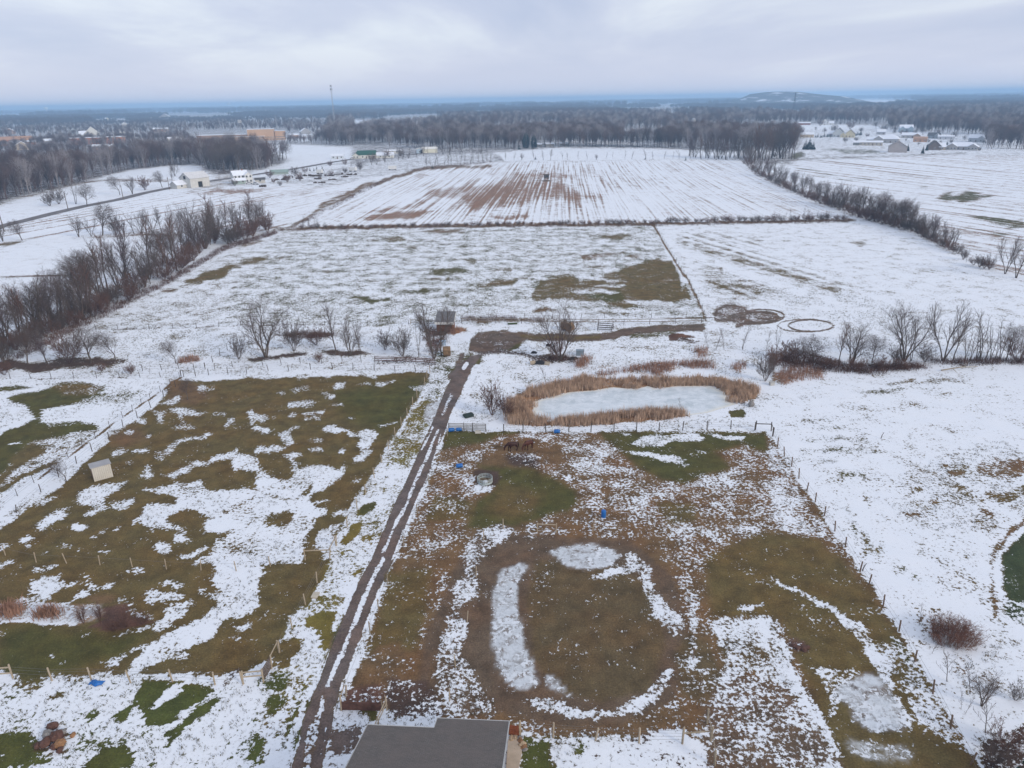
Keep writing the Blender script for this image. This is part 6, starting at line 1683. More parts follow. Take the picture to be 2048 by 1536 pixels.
BR = [('J', '-60,985 230,830 650,625 1000,455 1300,275 1620,180 1620,200 1310,300 1010,480 660,660 240,870 -60,1010', 900), ('L', '560,930 800,900 1000,970 1450,960 1500,985 1150,1020 950,1010 640,980', 420), ('L', '1500,940 2100,930 2100,965 1500,960', 160),
      ('Z', '570,462 620,434 690,398 765,360 768,365 692,404 624,440', 260), ('Z', '560,458 900,452 1310,448 1700,440 1700,446 1310,453 900,457 560,464', 620), ('O', '380,460 500,540 620,600 900,720 1060,785 1400,880 1640,1000 1620,1010 1380,895 1040,800 880,735 600,620 480,560', 600),
      ('J', '1640,790 1800,775 1950,770 1960,800 1760,812', 70), ('K', '560,745 720,745 700,860 640,930 590,900', 90), ('Z', '765,358 830,336 985,318 985,325 830,344 770,366', 300), ('K', '800,690 1000,690 1280,700 1280,712 820,706', 80), ('U', '1300,560 1500,560 1500,600 1320,610', 40)]
sp = np.concatenate([sample_area(pts_of(c, t), n, 80 + i) for i, (c, t, n) in enumerate(BR)])
blades('brush', 'reddish brown brush and dead weeds along the hedgerows and fence lines', sp, 1.0, .022, .6, simple('rusty brush', (.125, .072, .056), .4, 1), 14, 3, .5)
# grass tufts standing through the snow and dead grass on the bare pasture
rt = np.random.RandomState(8)
T = np.stack([(rt.rand(90000) - .5) * 190, 38 + 150 * rt.rand(90000) ** 1.2], 1)
zt = np.zeros(len(T))
tx, ty = to_px(T[:, 0], T[:, 1], zt)
s_, g_, i_, r_, c_ = cover(T[:, 0], T[:, 1], zt)
k = (tx > -60) & (tx < 2110) & (s_ > .45) & (s_ < .93) & (i_ < .2) & (c_[:, 1] > .055) & (fbm(T[:, 0] / 5, T[:, 1] / 5, 5, 3) > -.02)
k &= ~inside(LANE, tx, ty) & ~inside(POND, tx, ty)
blades('grass_tufts', 'olive grass tufts poking through the snow', T[k][:20000], .2, .022, .9, simple('winter grass', (.105, .085, .038), .4, .5), 5, 4, .09)
print('tufts', k.sum())

# ------------------------------------------------------------------ fences
POSTW = simple('weathered fence wood', (.30, .25, .18), .3, 3)
POSTD = simple('dark fence wood', (.085, .07, .06), .3, 3)
WIRE = simple('fence wire', (.16, .15, .14), .1, 3, .5, .3)
RAILW = simple('pale rail wood', (.40, .33, .24), .25, 3)
RAILB = simple('red brown boards', (.115, .06, .045), .35, 2)
POSTMESH = {}
def fence(name, label, pts, h, rad, wires=(), mat=POSTW, wr=.010, lean=.05, every=None, rails=(), railmat=None, skip=()):
    """Posts at the given ground points, joined by wires at the given heights; rails likewise between neighbours."""
    root = empty(name, pts[0], 0, label, 'fence')
    r = random.Random(len(label))
    P = [Vector(p) - Vector(pts[0]) for p in pts]
    key = (h, rad, mat.name)
    if key not in POSTMESH:
        POSTMESH[key] = MB().tube([(0, 0, -.2), (0, 0, h * .5), (0, 0, h), (0, 0, h + .02)], [rad * 1.05, rad, rad * .96, rad * .7], 7).build('post', mat, root).data
        first = [o for o in root.children][0]
        first.location = P[0]; start = 1
    else: start = 0
    for i in range(start, len(P)):
        o = bpy.data.objects.new('post', POSTMESH[key]); COL.objects.link(o); o.parent = root
        o.location = P[i]; o.rotation_euler = (r.gauss(0, lean), r.gauss(0, lean), r.uniform(0, 6)); o.scale.z = r.uniform(.9, 1.08)
    for z in wires:
        MB().tube([p + Vector((0, 0, z)) for p in P], wr, 3).build('wire', WIRE, root)
    for i, (a, b) in enumerate(zip(P, P[1:])):
        if i in skip: continue
        for z in rails:
            d = (b - a); n = Vector((-d.y, d.x, 0)).normalized() * .02
            m = MB()
            q = [a + Vector((0, 0, z - .07)), b + Vector((0, 0, z - .07)), b + Vector((0, 0, z + .07)), a + Vector((0, 0, z + .07))]
            m.poly([v - n for v in q]); m.poly([v + n for v in q][::-1])
            m.poly([q[3] - n, q[2] - n, q[2] + n, q[3] + n]); m.poly([q[0] - n, q[0] + n, q[1] + n, q[1] - n])
            m.build('rail', railmat or mat, root)
    return root
def gp(c, t):
    return [at(*q) for q in pts_of(c, t)]
def fill(pts, gap):
    """Insert posts so that neighbours stand about GAP metres apart."""
    out = [pts[0]]
    for a, b in zip(pts, pts[1:]):
        n = max(1, round((b - a).length / gap))
        out += [a.lerp(b, (i + 1) / n) for i in range(n)]
    return [Vector((p.x, p.y, float(terrain(p.x, p.y)))) for p in out]

fence('wire_fence', 'dark post and wire fence between the horse paddock and the frozen pond', gp('C', '-60,604 80,602 247,601 415,600 577,600 745,596 910,594 1075,592 1247,588 1425,584 1600,578 1780,584'), 1.45, .075, (.5, .85, 1.2), POSTD)
fence('wire_fence', 'post and wire fence down the far right side of the horse paddock', gp('Z', '1545,872') + gp('D', '70,708 120,778 172,852 225,940 283,1032 345,1112 412,1212 488,1325 565,1442') + gp('H', '672,100 738,192 840,362 957,537 1073,757 1205,992 1335,1247 1480,1512 1640,1840'), 1.45, .075, (.6, 1.1), simple('brown fence wood', (.17, .115, .08), .3, 3))
fence('corner_brace', 'dark corner brace of the paddock fence above the white field', gp('C', '1775,588 1895,592') + gp('D', '35,632'), 1.4, .08, (), POSTD, rails=(1.15,))
fence('wire_fence', 'sparse post fence between lane and horse paddock', gp('B', '1400,628 1262,978 1180,1192 1080,1432') + gp('F', '965,192 895,382 835,545') + gp('F', '620,1092'), 1.4, .06, (1.0,))
fence('wire_fence', 'pale post fence along the lane side of the brown pasture', gp('B', '1272,168 1250,205 1230,252 1178,347 1145,408 1107,482 1062,553 1018,633 970,723 920,823 866,934 803,1056 740,1164 668,1292 585,1432') + gp('F', '447,182 362,342 267,522 170,692'), 1.5, .065, (.6, 1.0, 1.3), RAILW)
fence('wire_fence', 'pale post fence between brown pasture and green lawn at the near left', gp('E', '95,878 380,897 668,892 955,912 1262,907 1572,927 1778,922'), 1.5, .075, (.6, 1.0, 1.3), RAILW)
fence('wire_fence', 'row of pale slender posts crossing the middle of the brown pasture', gp('A', '40,1502') + gp('E', '265,32 487,40 732,52 968,67 1217,82') + gp('E', '1470,90 1728,95') + gp('F', '105,62'), 1.35, .055, (1.0,), RAILW)
fence('wire_fence', 'dark post fence on the pasture side of the snowy lane at left', fill(gp('A', '1285,272 1195,342 1103,422 1005,497 900,562 798,652 675,742 560,830 430,930 300,1040 120,1190'), 4.2), 1.3, .06, (.6, 1.0), POSTD)
fence('wire_fence', 'thin post fence on the far side of the snowy lane at left', fill(gp('A', '1315,205 1100,360 900,498 700,648 500,790 250,972 0,1170'), 3.2), 1.2, .04, (.3, .6, .9, 1.1), POSTD)
fence('wire_fence', 'dark post and wire fence along the top of the brown pasture', gp('A', '1345,198 1430,192 1525,183 1668,178 1805,173') + gp('B', '90,152 240,152 400,142 560,142 710,143 865,150 1018,156 1168,160 1272,167'), 1.4, .06, (.4, .8, 1.2), POSTD)
fence('wire_fence', 'second dark post fence running behind the one at the pasture top', gp('A', '1043,152 1183,148 1310,140 1420,146 1500,140 1572,140 1700,125') + gp('B', '50,112 185,107 325,97 480,100 630,82 770,90'), 1.3, .055, (.4, .8, 1.1), POSTD)
fence('rail_fence', 'brown wooden rail fence ending at the shelter yard', gp('B', '870,92 1030,95 1170,100 1310,108'), 1.3, .07, (), POSTD, rails=(.5, .9, 1.2), railmat=RAILB)
fence('wire_fence', 'dark fence along the snow lane at the far left', fill(gp('J', '-60,1046 300,1043 700,1040 1060,1036'), 4.5), 1.2, .05, (.4, .8, 1.1), POSTD)
fence('wire_fence', 'fence climbing from the pasture corner up to the strip of trees', fill(gp('J', '1060,1030 1200,985 1330,880'), 3.5), 1.3, .06, (.5, 1.0), POSTD)
fence('wire_fence', 'thin fence along the near edge of the big snowy pasture, left of the shelter', fill(gp('J', '560,757 690,757 875,757 1150,748 1410,735') + gp('K', '0,738 250,735 490,728'), 5.5), 1.25, .055, (.4, .8, 1.1), POSTD)
fence('board_fence', 'short pale board fence joined to the small shelter', fill(gp('K', '500,728 665,735'), 2.6), 1.35, .06, (), RAILW, rails=(.5, .85, 1.2), railmat=simple('grey boards', (.28, .25, .22), .3, 2))
fence('rail_fence', 'long rail fence from the shelter past the round bales to the mud rings', fill(gp('K', '800,722 1000,722 1300,724 1600,728 2048,724') + gp('L', '160,720'), 5.0), 1.3, .065, (), POSTD, rails=(.6, 1.15), railmat=simple('grey boards', (.28, .25, .22), .3, 2))
fence('wire_fence', 'thin fence parallel to the long rail fence, farther out', fill(gp('K', '800,700 1000,690 1500,690 2048,692'), 6), 1.2, .05, (.6, 1.1), POSTD)
fence('wire_fence', 'fence line dividing the big pasture from the white middle field', fill(gp('K', '1920,142') + gp('L', '0,340 90,485 165,640 185,705'), 5.5), 1.2, .06, (.5, 1.0), POSTD)
fence('wire_fence', 'wire fence with pale posts before the lawn at the bottom', gp('G', '60,1292 300,1312 610,1332 928,1352 1245,1357'), 1.5, .085, (.4, .75, 1.1, 1.35), RAILW)
fence('rail_fence', 'weathered corner rails of the bottom lawn fence', gp('G', '1245,1357 1452,1340') , 1.5, .085, (), POSTW, rails=(1.1,))
fence('rail_fence', 'long weathered rail running from the lawn corner to the tall post', gp('G', '1425,1210 1452,1340 1482,1515'), 1.6, .09, (), POSTW, rails=(1.2,), railmat=POSTW)
fence('wire_fence', 'single posts standing in a ring around the riding ring', gp('T', '720,1295') + gp('B', '1665,1392') + gp('F', '1610,142 1543,472 1460,802 1415,1045'), 1.4, .05, (), RAILW)
fence('wire_fence', 'line of thin posts on the outer side of the riding ring', gp('C', '985,1362 1172,1535') + gp('G', '1205,192 1283,542 1322,742 1370,962 1425,1205'), 1.4, .05, (), simple('brown fence wood', (.17, .115, .08), .3, 3))
fence('hitching_rail', 'pale hitching rail standing at the head of the riding ring', gp('C', '185,1332 322,1338'), 1.25, .06, (), RAILW, rails=(1.15,))
fence('corner_brace', 'pale corner brace at the photo edge of the near left fence', gp('E', '-60,890 95,878'), 1.5, .08, (), RAILW, rails=(1.25, .6))
fence('gate_brace', 'pale brace posts beside the lane opening of the pasture', gp('B', '360,1536 540,1530 590,1430'), 1.5, .07, (), RAILW, rails=(1.25,))
# wooden gate
pts = gp('F', '55,908 115,808 172,692')
g = fence('wooden_gate', 'wooden plank gate at the near end of the brown pasture', pts[:2], 1.5, .08, (), RAILW, rails=(.2, .42, .64, .86, 1.08, 1.3), railmat=simple('gate planks', (.13, .095, .075), .35, 3))
g['category'] = 'gate'
fence('rail_fence', 'single pale rail past the wooden plank gate', pts[1:], 1.5, .08, (), RAILW, rails=(1.35,))
fence('rail_fence', 'short pale rails before the wooden plank gate', gp('E', '1778,922') + pts[:1], 1.5, .08, (), RAILW, rails=(1.3, .8))
fence('metal_gate', 'grey tubular gate where the lane meets the pond fence', gp('T', '100,182 275,186 372,188 522,190'), 1.4, .06, (), POSTD, rails=(.3, .55, .8, 1.05, 1.3), railmat=simple('galvanised gate tube', (.33, .33, .33), .1, 2, .5, .4))
# board wall and railing by the lane
def board_wall(label, a, b, h, n, mat, name='board_fence'):
    root = empty(name, a, 0, label, 'fence')
    d = b - a; L_ = d.length; u = d.normalized(); nn = Vector((-u.y, u.x, 0))
    r = random.Random(n)
    hp = h / n
    for i in range(n):
        m = MB()
        z0_, z1_ = i * hp + .02, (i + 1) * hp - .012
        q = r.uniform(-.008, .008)
        for s in (0, 1):
            o = nn * (.02 * (1 if s else -1) + q)
            v = [o + Vector((0, 0, z0_)), u * L_ + o + Vector((0, 0, z0_ + r.uniform(-.01, .01))), u * L_ + o + Vector((0, 0, z1_)), o + Vector((0, 0, z1_))]
            m.poly(v if s else v[::-1])
        m.poly([nn * -.02 + Vector((0, 0, z1_)), u * L_ - nn * .02 + Vector((0, 0, z1_)), u * L_ + nn * .02 + Vector((0, 0, z1_)), nn * .02 + Vector((0, 0, z1_))])
        m.build('plank', mat, root)
    for t in (0, .5, 1):
        MB().tube([u * L_ * t + nn * .08 + Vector((0, 0, -.2)), u * L_ * t + nn * .08 + Vector((0, 0, h + .12))], .06, 6).build('post', POSTW, root)
    return root
board_wall('dark red plank fence beside the lane, before the grey roof', at(684, 1420), at(764, 1422), .95, 6, RAILB)
fence('railing', 'pale wooden railing with two rails leading to the grey roof', gp('Q', '470,215 480,260 400,440 370,520'), 1.25, .06, (), RAILW, rails=(.75, 1.2))
fence('railing', 'tall pale post at the end of the plank fence by the lane', gp('Q', '12,260 60,120'), 1.5, .07, (), RAILW, rails=(1.3,))
p = at(1038, 1472); q = at(1018, 1470)
board_wall('short rust red gate panel at the corner of the grey roofed house', q, p, 1.1, 5, simple('rust red boards', (.24, .075, .035), .3, 3), 'red_gate')

# ------------------------------------------------------------------ grey roofed house at the bottom edge
EZ, PT = 3.2, .34
A_, B_ = at(735, 1449, EZ), at(868, 1455, EZ)
u = (B_ - A_); u.z = 0; u.normalize(); v = Vector((u.y, -u.x, 0))       # v points to the ridge, towards the drone
wL = (B_ - A_).length
stp = 1.35
D0 = at(1019, 1439, EZ - stp * PT)
wR = (D0 - A_).dot(u)
RIDGE = 7.0
root = empty('house', (A_.x, A_.y, 0), math.atan2(u.y, u.x), 'grey shingle roofed house at the bottom edge with a stepped eave', 'house')
def roof_shingle():
    m = NB('grey asphalt shingles', .9)
    P = m.obj()
    bt = m.n('ShaderNodeTexBrick')
    bt.offset = .5
    m.put(bt.inputs['Vector'], P)
    bt.inputs['Color1'].default_value = (.150, .136, .124, 1); bt.inputs['Color2'].default_value = (.190, .172, .158, 1); bt.inputs['Mortar'].default_value = (.10, .09, .082, 1)
    bt.inputs['Scale'].default_value = 1.0; bt.inputs['Mortar Size'].default_value = .012; bt.inputs['Brick Width'].default_value = .32; bt.inputs['Row Height'].default_value = .14
    c = m.mix(m.rng(m.noise(P, .5, 5, .65), .36, .66, .0, .8), bt.outputs['Color'], (.185, .158, .142))
    c2 = m.mix(m.rng(m.noise(P, 14, 3, .7), .3, .7), c, m.mix(.5, c, (.30, .28, .27), 'MULTIPLY'))
    m.color(c2)
    m.bump(bt.outputs['Fac'], .01, -1.)
    return m.m
SH = roof_shingle()
def rz_(vv): return EZ + PT * vv
T0 = .16
ol = [(0, 0), (wL, 0), (wL, -stp), (wR, -stp), (wR, RIDGE), (0, RIDGE)]
m = MB()
loc = lambda a, b, dz=0.: (a, -b, rz_(b) + dz)
m.poly([loc(0, 0), loc(wL, 0), loc(wL, RIDGE), loc(0, RIDGE)][::-1]); m.poly([loc(wL, -stp), loc(wR, -stp), loc(wR, RIDGE), loc(wL, RIDGE)][::-1])
m.poly([(0, -RIDGE, rz_(RIDGE)), (wR, -RIDGE, rz_(RIDGE)), (wR, -2 * RIDGE, EZ), (0, -2 * RIDGE, EZ)])
for f in m.f[:]: pass
rf = m.build('roof', SH, root)
sol = rf.modifiers.new('thickness', 'SOLIDIFY'); sol.thickness = .06; sol.offset = -1
fm = paint_mat((.42, .42, .41), 'grey fascia')
for a, b in (((0, 0), (wL, 0)), ((wL, 0), (wL, -stp)), ((wL, -stp), (wR, -stp)), ((wR, -stp), (wR, RIDGE)), ((0, 0), (0, RIDGE))):
    P0, P1 = Vector(loc(*a)), Vector(loc(*b))
    dd = (P1 - P0).normalized(); nn = dd.cross(Vector((0, 0, 1))).normalized() * .035
    k_ = MB()
    tp, bt_ = Vector((0, 0, .012)), Vector((0, 0, -.2))
    q = [P0 + bt_, P1 + bt_, P1 + tp, P0 + tp]
    k_.poly([w - nn for w in q]); k_.poly([w + nn for w in q][::-1]); k_.poly([q[3] - nn, q[2] - nn, q[2] + nn, q[3] + nn])
    k_.build('fascia', fm, root)
wl = MB()
wl.box(.35, wL - .02, -2 * RIDGE + .4, -.35, -.05, EZ - .18); wl.box(wL, wR - .35, -2 * RIDGE + .4, stp - .35, -.05, EZ - stp * PT - .16)
wl.poly([(.35, -.4, EZ - .2), (.35, -2 * RIDGE + .4, EZ - .2), (.35, -RIDGE, rz_(RIDGE) - .25)]); wl.poly([(wR - .35, -.4, EZ - .2), (wR - .35, -RIDGE, rz_(RIDGE) - .25), (wR - .35, -2 * RIDGE + .4, EZ - .2)])
wl.build('wall', simple('brown siding', (.20, .15, .115), .2, 2), root)
vt = MB().lathe([(.10, -.1), (.10, .12), (.2, .14), (.16, .22), (.01, .24)], 10, 0, loc(wR * .58, 5.6)).build('vent_pipe', simple('black vent', (.03, .03, .03), .2, 2), root)
# concrete slab, stones and tub beside the house
sl = [at(1012, 1545), at(1016, 1480), at(1030, 1478), at(1040, 1490), at(1044, 1505), at(1041, 1520), at(1036, 1545)]
m = MB(); m.poly([(q.x, q.y, .10) for q in sl])
for a, b in zip(sl, sl[1:] + sl[:1]): m.poly([(a.x, a.y, 0), (b.x, b.y, 0), (b.x, b.y, .10), (a.x, a.y, .10)])
o = m.build('patio', simple('pale concrete', (.46, .37, .28), .12, 1.2)); structure(o)
def stone(px, py, r, mat, lab, seed, flat=.6, group=None, name='stone'):
    rr = random.Random(seed)
    p = at(px, py)
    m = MB()
    n, k = 9, 5
    V_ = []
    for i in range(k):
        t = math.pi * (i + .35) / (k - .3)
        V_.append((math.sin(t) * r, -math.cos(t) * r * flat + r * flat * .75))
    m.lathe(V_, n)
    m.v = [q + Vector((rr.uniform(-.16, .16), rr.uniform(-.16, .16), rr.uniform(-.1, .1))) * r for q in m.v]
    top = len(m.v) - n
    m.f.append(tuple(range(top, top + n))); m.mi.append(0)
    o = m.build(name, mat)
    o.location = (p.x, p.y, -.03); o.rotation_euler = (0, 0, rr.uniform(0, 6)); o.scale = (1, rr.uniform(.6, .9), 1)
    tag(o, lab, name, group)
ST1, ST2, ST3 = simple('tan stone', (.40, .30, .20), .3, 4), simple('rusty stone', (.26, .14, .07), .35, 4), simple('grey stone', (.24, .225, .21), .3, 4)
for i, (x, y, r_) in enumerate(((1023, 1478, .34), (1031, 1476, .30), (1038, 1479, .30), (1041, 1484, .36), (1044, 1489, .34), (1048, 1494, .30), (1050, 1500, .26), (1047, 1487, .2), (1043, 1496, .22), (1040, 1475, .22))):
    stone(x, y, r_, (ST1, ST1, ST3, ST2, ST1, ST2, ST3, ST2, ST2, ST3)[i], '%s stone from the house corner in the little border round the patio' % nth(i + 1), i, .4, 'stones bordering the patio')
for i, (x, y, r_) in enumerate(((106, 1455, .5), (98, 1474, .6), (114, 1478, .7), (92, 1490, .6), (122, 1490, .5), (76, 1494, .35), (126, 1466, .35), (108, 1496, .4), (120, 1502, .35), (146, 1472, .3))):
    stone(x, y, r_, (RAILB, ST3, RAILB, RAILB, ST2)[i % 5], '%s reddish rock from the top of the rock pile on the snowy lawn' % nth(i + 1), 30 + i, .6, 'rock pile on the lawn', 'rock')
stone(1502, 812, .75, ST3, 'grey boulder on the snow at the end of the pond', 70, .75, None, 'boulder')
for i, (x, y, r_) in enumerate(((1590, 1293, .3), (1597, 1297, .35), (1607, 1299, .4), (1614, 1296, .3))):
    stone(x, y, r_, RAILB, '%s snow dusted log end in the brown heap on the paddock grass' % nth(i + 1), 90 + i, .5, 'brown heap on the paddock grass', 'log')

# ------------------------------------------------------------------ metal shed in the pasture
fl, fr = at(189, 963.5), at(227, 953)
d = fr - fl; w_ = d.length; u2 = d.normalized()
root = empty('metal_shed', (fl.x, fl.y, -.02), math.atan2(u2.y, u2.x), 'small cream metal shed with a grey lean roof standing in the brown pasture', 'shed')
CM, MG = simple('cream ribbed metal', (.58, .545, .47), .08, .6, .5, .3), simple('grey roof metal', (.38, .37, .37), .1, .8, .45, .35)
dp, hf, hb = 2.3, 2.05, 1.75
npn = 10
for i in range(npn):
    a, b = w_ * i / npn, w_ * (i + 1) / npn
    MB().box(a + .008, b - .008, -.025 - .012 * (i % 2), 0, 0, hf).build('panel', CM, root)
m = MB(); m.poly([(0, 0, 0), (0, 0, hf), (0, dp, hb), (0, dp, 0)]); m.poly([(w_, 0, 0), (w_, dp, 0), (w_, dp, hb), (w_, 0, hf)]); m.poly([(0, dp, 0), (0, dp, hb), (w_, dp, hb), (w_, dp, 0)])
m.build('wall', simple('red brown siding', (.20, .12, .09), .2, 2), root)
m = MB(); q = [(-.12, -.14, hf + .03), (w_ + .12, -.14, hf + .03), (w_ + .12, dp + .15, hb + .02), (-.12, dp + .15, hb + .02)]
m.poly([(x, y, z + .05) for x, y, z in q]); m.poly(q[::-1])
for a, b in zip(q, q[1:] + q[:1]): m.poly([a, b, (b[0], b[1], b[2] + .05), (a[0], a[1], a[2] + .05)])
rf = m.build('roof', MG, root)
for i in range(8):
    x = w_ * (i + .5) / 8
    MB().tube([(x, -.14, hf + .085), (x, dp + .15, hb + .075)], .02, 4).build('rib', MG, rf)

# ------------------------------------------------------------------ run-in shelter
fl, fr = at(874, 664), at(906, 664)
d = fr - fl; w_ = d.length; u2 = d.normalized()
root = empty('shelter', (fl.x, fl.y, -.02), math.atan2(u2.y, u2.x), 'small run-in shelter with a dark slanting roof and white fascia behind the tree', 'shelter')
BD = simple('brown shelter boards', (.17, .085, .055), .3, 2)
hf, hb, dp = 2.3, 3.5, 3.7
for i in range(9):
    MB().box(0, w_, -.03 - .01 * (i % 2), .03, i * .18 + .02, (i + 1) * .18 - .01).build('plank', BD, root)
m = MB(); m.poly([(0, 0, 0), (0, 0, hf), (0, dp, hb), (0, dp, 0)]); m.poly([(w_, 0, 0), (w_, dp, 0), (w_, dp, hb), (w_, 0, hf)]); m.poly([(0, dp, 0), (0, dp, hb), (w_, dp, hb), (w_, dp, 0)])
m.build('wall', BD, root)
m = MB(); q = [(-.3, -.4, hf), (w_ + .3, -.4, hf), (w_ + .3, dp + .3, hb + .1), (-.3, dp + .3, hb + .1)]
m.poly([(x, y, z + .1) for x, y, z in q]); m.poly(q[::-1])
for a, b in zip(q, q[1:] + q[:1]): m.poly([a, b, (b[0], b[1], b[2] + .1), (a[0], a[1], a[2] + .1)])
m.build('roof', simple('dark grey roofing', (.15, .15, .155), .25, 1.5), root)
MB().box(-.32, w_ + .32, -.46, -.41, hf - .42, hf + .12).build('fascia', TRIM, root)
m = MB(); m.poly([(w_ + .32, -.45, hf - .42), (w_ + .32, dp + .3, hb - .3), (w_ + .32, dp + .3, hb + .22), (w_ + .32, -.45, hf + .12)]); m.poly([(w_ + .37, -.45, hf - .42), (w_ + .37, dp + .3, hb - .3), (w_ + .37, dp + .3, hb + .22), (w_ + .37, -.45, hf + .12)])
m.build('bargeboard', TRIM, root)
for x in (.1, w_ - .1): MB().tube([(x, -.3, 0), (x, -.3, hf)], .08, 5).build('post', BD, root)

# ------------------------------------------------------------------ yard things
BLUE = simple('blue plastic', (.012, .13, .42), .1, 2, .4, .4)
def barrel(px, py, lab, lying=True, rz=0., r=.3, h=.9, half=False):
    p = at(px, py)
    root = empty('blue_barrel', (p.x, p.y, p.z), rz, lab, 'barrel')
    prof = [(.001, 0), (r * .9, 0), (r, .06), (r, .28), (r * 1.05, .31), (r, .34), (r, .56), (r * 1.05, .59), (r, .62), (r, h - .06), (r * .9, h), (.001, h)]
    b = MB().lathe(prof, 14).build('shell', BLUE, root, True)
    l = MB().lathe([(.05, h), (.05, h + .03), (.001, h + .03)], 8).build('bung', BLUE, root)
    if lying:
        for o in (b, l):
            o.rotation_euler = (0, math.pi / 2, 0); o.location = (-h / 2, 0, r)
    return root
barrel(903, 863, 'blue barrel lying by the metal gate, nearest the lane', True, .3)
barrel(918, 862, 'second blue barrel lying by the metal gate', True, .1)
barrel(1114, 866, 'blue barrel lying under the pond fence', True, .05)
barrel(919, 935, 'blue barrel lying in the leaves near the round feeder', True, .2)
barrel(1207, 1034, 'blue barrel standing on the paddock above the riding ring', False, 0, .3, .95)
p = at(956, 866)
root = empty('feed_tub', (p.x, p.y, p.z), 0, 'white oblong tub beside the pond fence', 'tub')
MB().box(-.42, .42, -.2, .2, 0, .06).build('base', paint_mat((.62, .60, .55)), root)
for a in ((-.45, -.4, -.24, .24), (.4, .45, -.24, .24), (-.4, .4, -.24, -.19), (-.4, .4, .19, .24)): MB().box(a[0], a[1], a[2], a[3], .03, .36).build('side', paint_mat((.62, .60, .55)), root)
# blue tarp heap by the near left fence
p = at(193, 1367)
m = MB(); rr = random.Random(3)
for i in range(9):
    for j in range(5):
        x, y = (i / 8 - .5) * 1.25, (j / 4 - .5) * .6
        m.v.append(Vector((x, y + .1 * math.sin(i), max(0, .30 * (1 - (2 * x / 1.3) ** 2) * (1 - (2 * y / .62) ** 2) + rr.uniform(-.05, .08)))))
for i in range(8):
    for j in range(4): m.f.append((i * 5 + j, (i + 1) * 5 + j, (i + 1) * 5 + j + 1, i * 5 + j + 1)); m.mi.append(0)
o = m.build('tarp', BLUE); o.location = (p.x, p.y, .02); o.rotation_euler = (0, 0, -.15)
tag(o, 'crumpled blue tarp on the snow by the near left fence', 'tarp')
# round bale feeder
p = at(970, 964)
root = empty('bale_feeder', (p.x, p.y, p.z), 0, 'round galvanised hay feeder ring in the paddock, near the horses', 'feeder')
GV = simple('galvanised feeder', (.36, .41, .40), .2, 2, .5, .35)
Rf = 1.02
MB().lathe([(Rf, .02), (Rf + .03, .05), (Rf, .34), (Rf - .03, .34), (Rf - .03, .02)], 28).build('skirt', GV, root)
for z in (.50, .64, .78):
    MB().tube([(Rf * math.cos(a), Rf * math.sin(a), z) for a in np.linspace(0, 2 * math.pi, 29)], .03, 5, cap=False).build('hoop', GV, root)
for i in range(16):
    a = i * math.pi / 8
    MB().tube([(Rf * math.cos(a), Rf * math.sin(a), .3), (Rf * math.cos(a), Rf * math.sin(a), .80)], .025, 5).build('bar', GV, root)
rr = random.Random(6)
hay = MB()
for i in range(160):
    a, q = rr.uniform(0, 6.28), .9 * math.sqrt(rr.random())
    b = Vector((q * math.cos(a), q * math.sin(a), rr.uniform(.04, .22)))
    d_ = Vector((rr.gauss(0, 1), rr.gauss(0, 1), rr.gauss(0, .3))).normalized() * .22
    s_ = Vector((d_.y, -d_.x, .02)).normalized() * .05
    hay.poly([b - d_ - s_, b + d_ - s_, b + d_ + s_, b - d_ + s_])
h_ = hay.build('hay', simple('old hay', (.22, .16, .10), .4, 2)); h_.location = (p.x, p.y, p.z); tag(h_, 'loose hay lying inside the feeder ring', None, None, 'stuff')
m = MB().lathe([(.42, .0), (.36, .16), (.2, .27), (.01, .3)], 10); m.v = [q + Vector((rr.uniform(-.05, .05), rr.uniform(-.05, .05), rr.uniform(-.03, .03))) for q in m.v]
o = m.build('snow_heap', SNOWROOF); o.location = (p.x + .05, p.y - .3, p.z + .1); tag(o, 'small heap of snow inside the hay feeder', 'snow heap')
# round bales, boxes, pallets and scrap by the turn of the lane
HAY = simple('weathered hay', (.20, .13, .075), .4, 2)
def bale(px, py, r, w, rz, lab):
    p = at(px, py)
    root = empty('hay_bale', (p.x, p.y, p.z), rz, lab, 'hay bale')
    b = MB().lathe([(.01, 0), (r * .93, 0), (r, .08), (r * 1.02, w / 2), (r, w - .08), (r * .93, w), (.01, w)], 18).build('roll', HAY, root)
    rr = random.Random(int(px))
    for v_ in b.data.vertices: v_.co += Vector((rr.uniform(-.04, .04), rr.uniform(-.04, .04), rr.uniform(-.03, .03)))
    b.rotation_euler = (0, math.pi / 2, 0); b.location = (-w / 2, 0, r * .95)
bale(1139, 662, 1.0, 1.4, .9, 'round brown hay bale behind the tree by the muddy track')
bale(1128, 659, .9, 1.3, .2, 'second round hay bale beside the one behind the tree')
bale(894, 711, 1.0, 1.5, .1, 'weathered brown bale at the yard corner beside the lane turn')
def plank_stack(px, py, lab, w, d_, h, mat, tilt=0., name='pallet', cat='pallet', rz=0.):
    p = at(px, py)
    root = empty(name, (p.x, p.y, p.z), rz, lab, cat)
    for i in range(6):
        x = -w / 2 + w * (i + .5) / 6
        o = MB().box(x - w / 15, x + w / 15, -d_ / 2, d_ / 2, h - .03, h).build('slat', mat, root)
        if tilt: o.rotation_euler = (tilt, 0, 0)
    for y in (-.42, 0, .42):
        o = MB().box(-w / 2, w / 2, d_ * y - .05, d_ * y + .05, 0, h - .032).build('bearer', mat, root)
        if tilt: o.rotation_euler = (tilt, 0, 0)
plank_stack(1066, 728, 'pale pallet leaning by the dark heap, toward the lane', 1.1, 1.3, .14, RAILW, 1.0, rz=.3)
plank_stack(1094, 730, 'pale pallet leaning by the dark heap, toward the tree', 1.1, 1.4, .14, RAILW, 1.05, rz=-.5)
BLK = simple('black plastic', (.018, .018, .02), .2, 2, .5, .3)
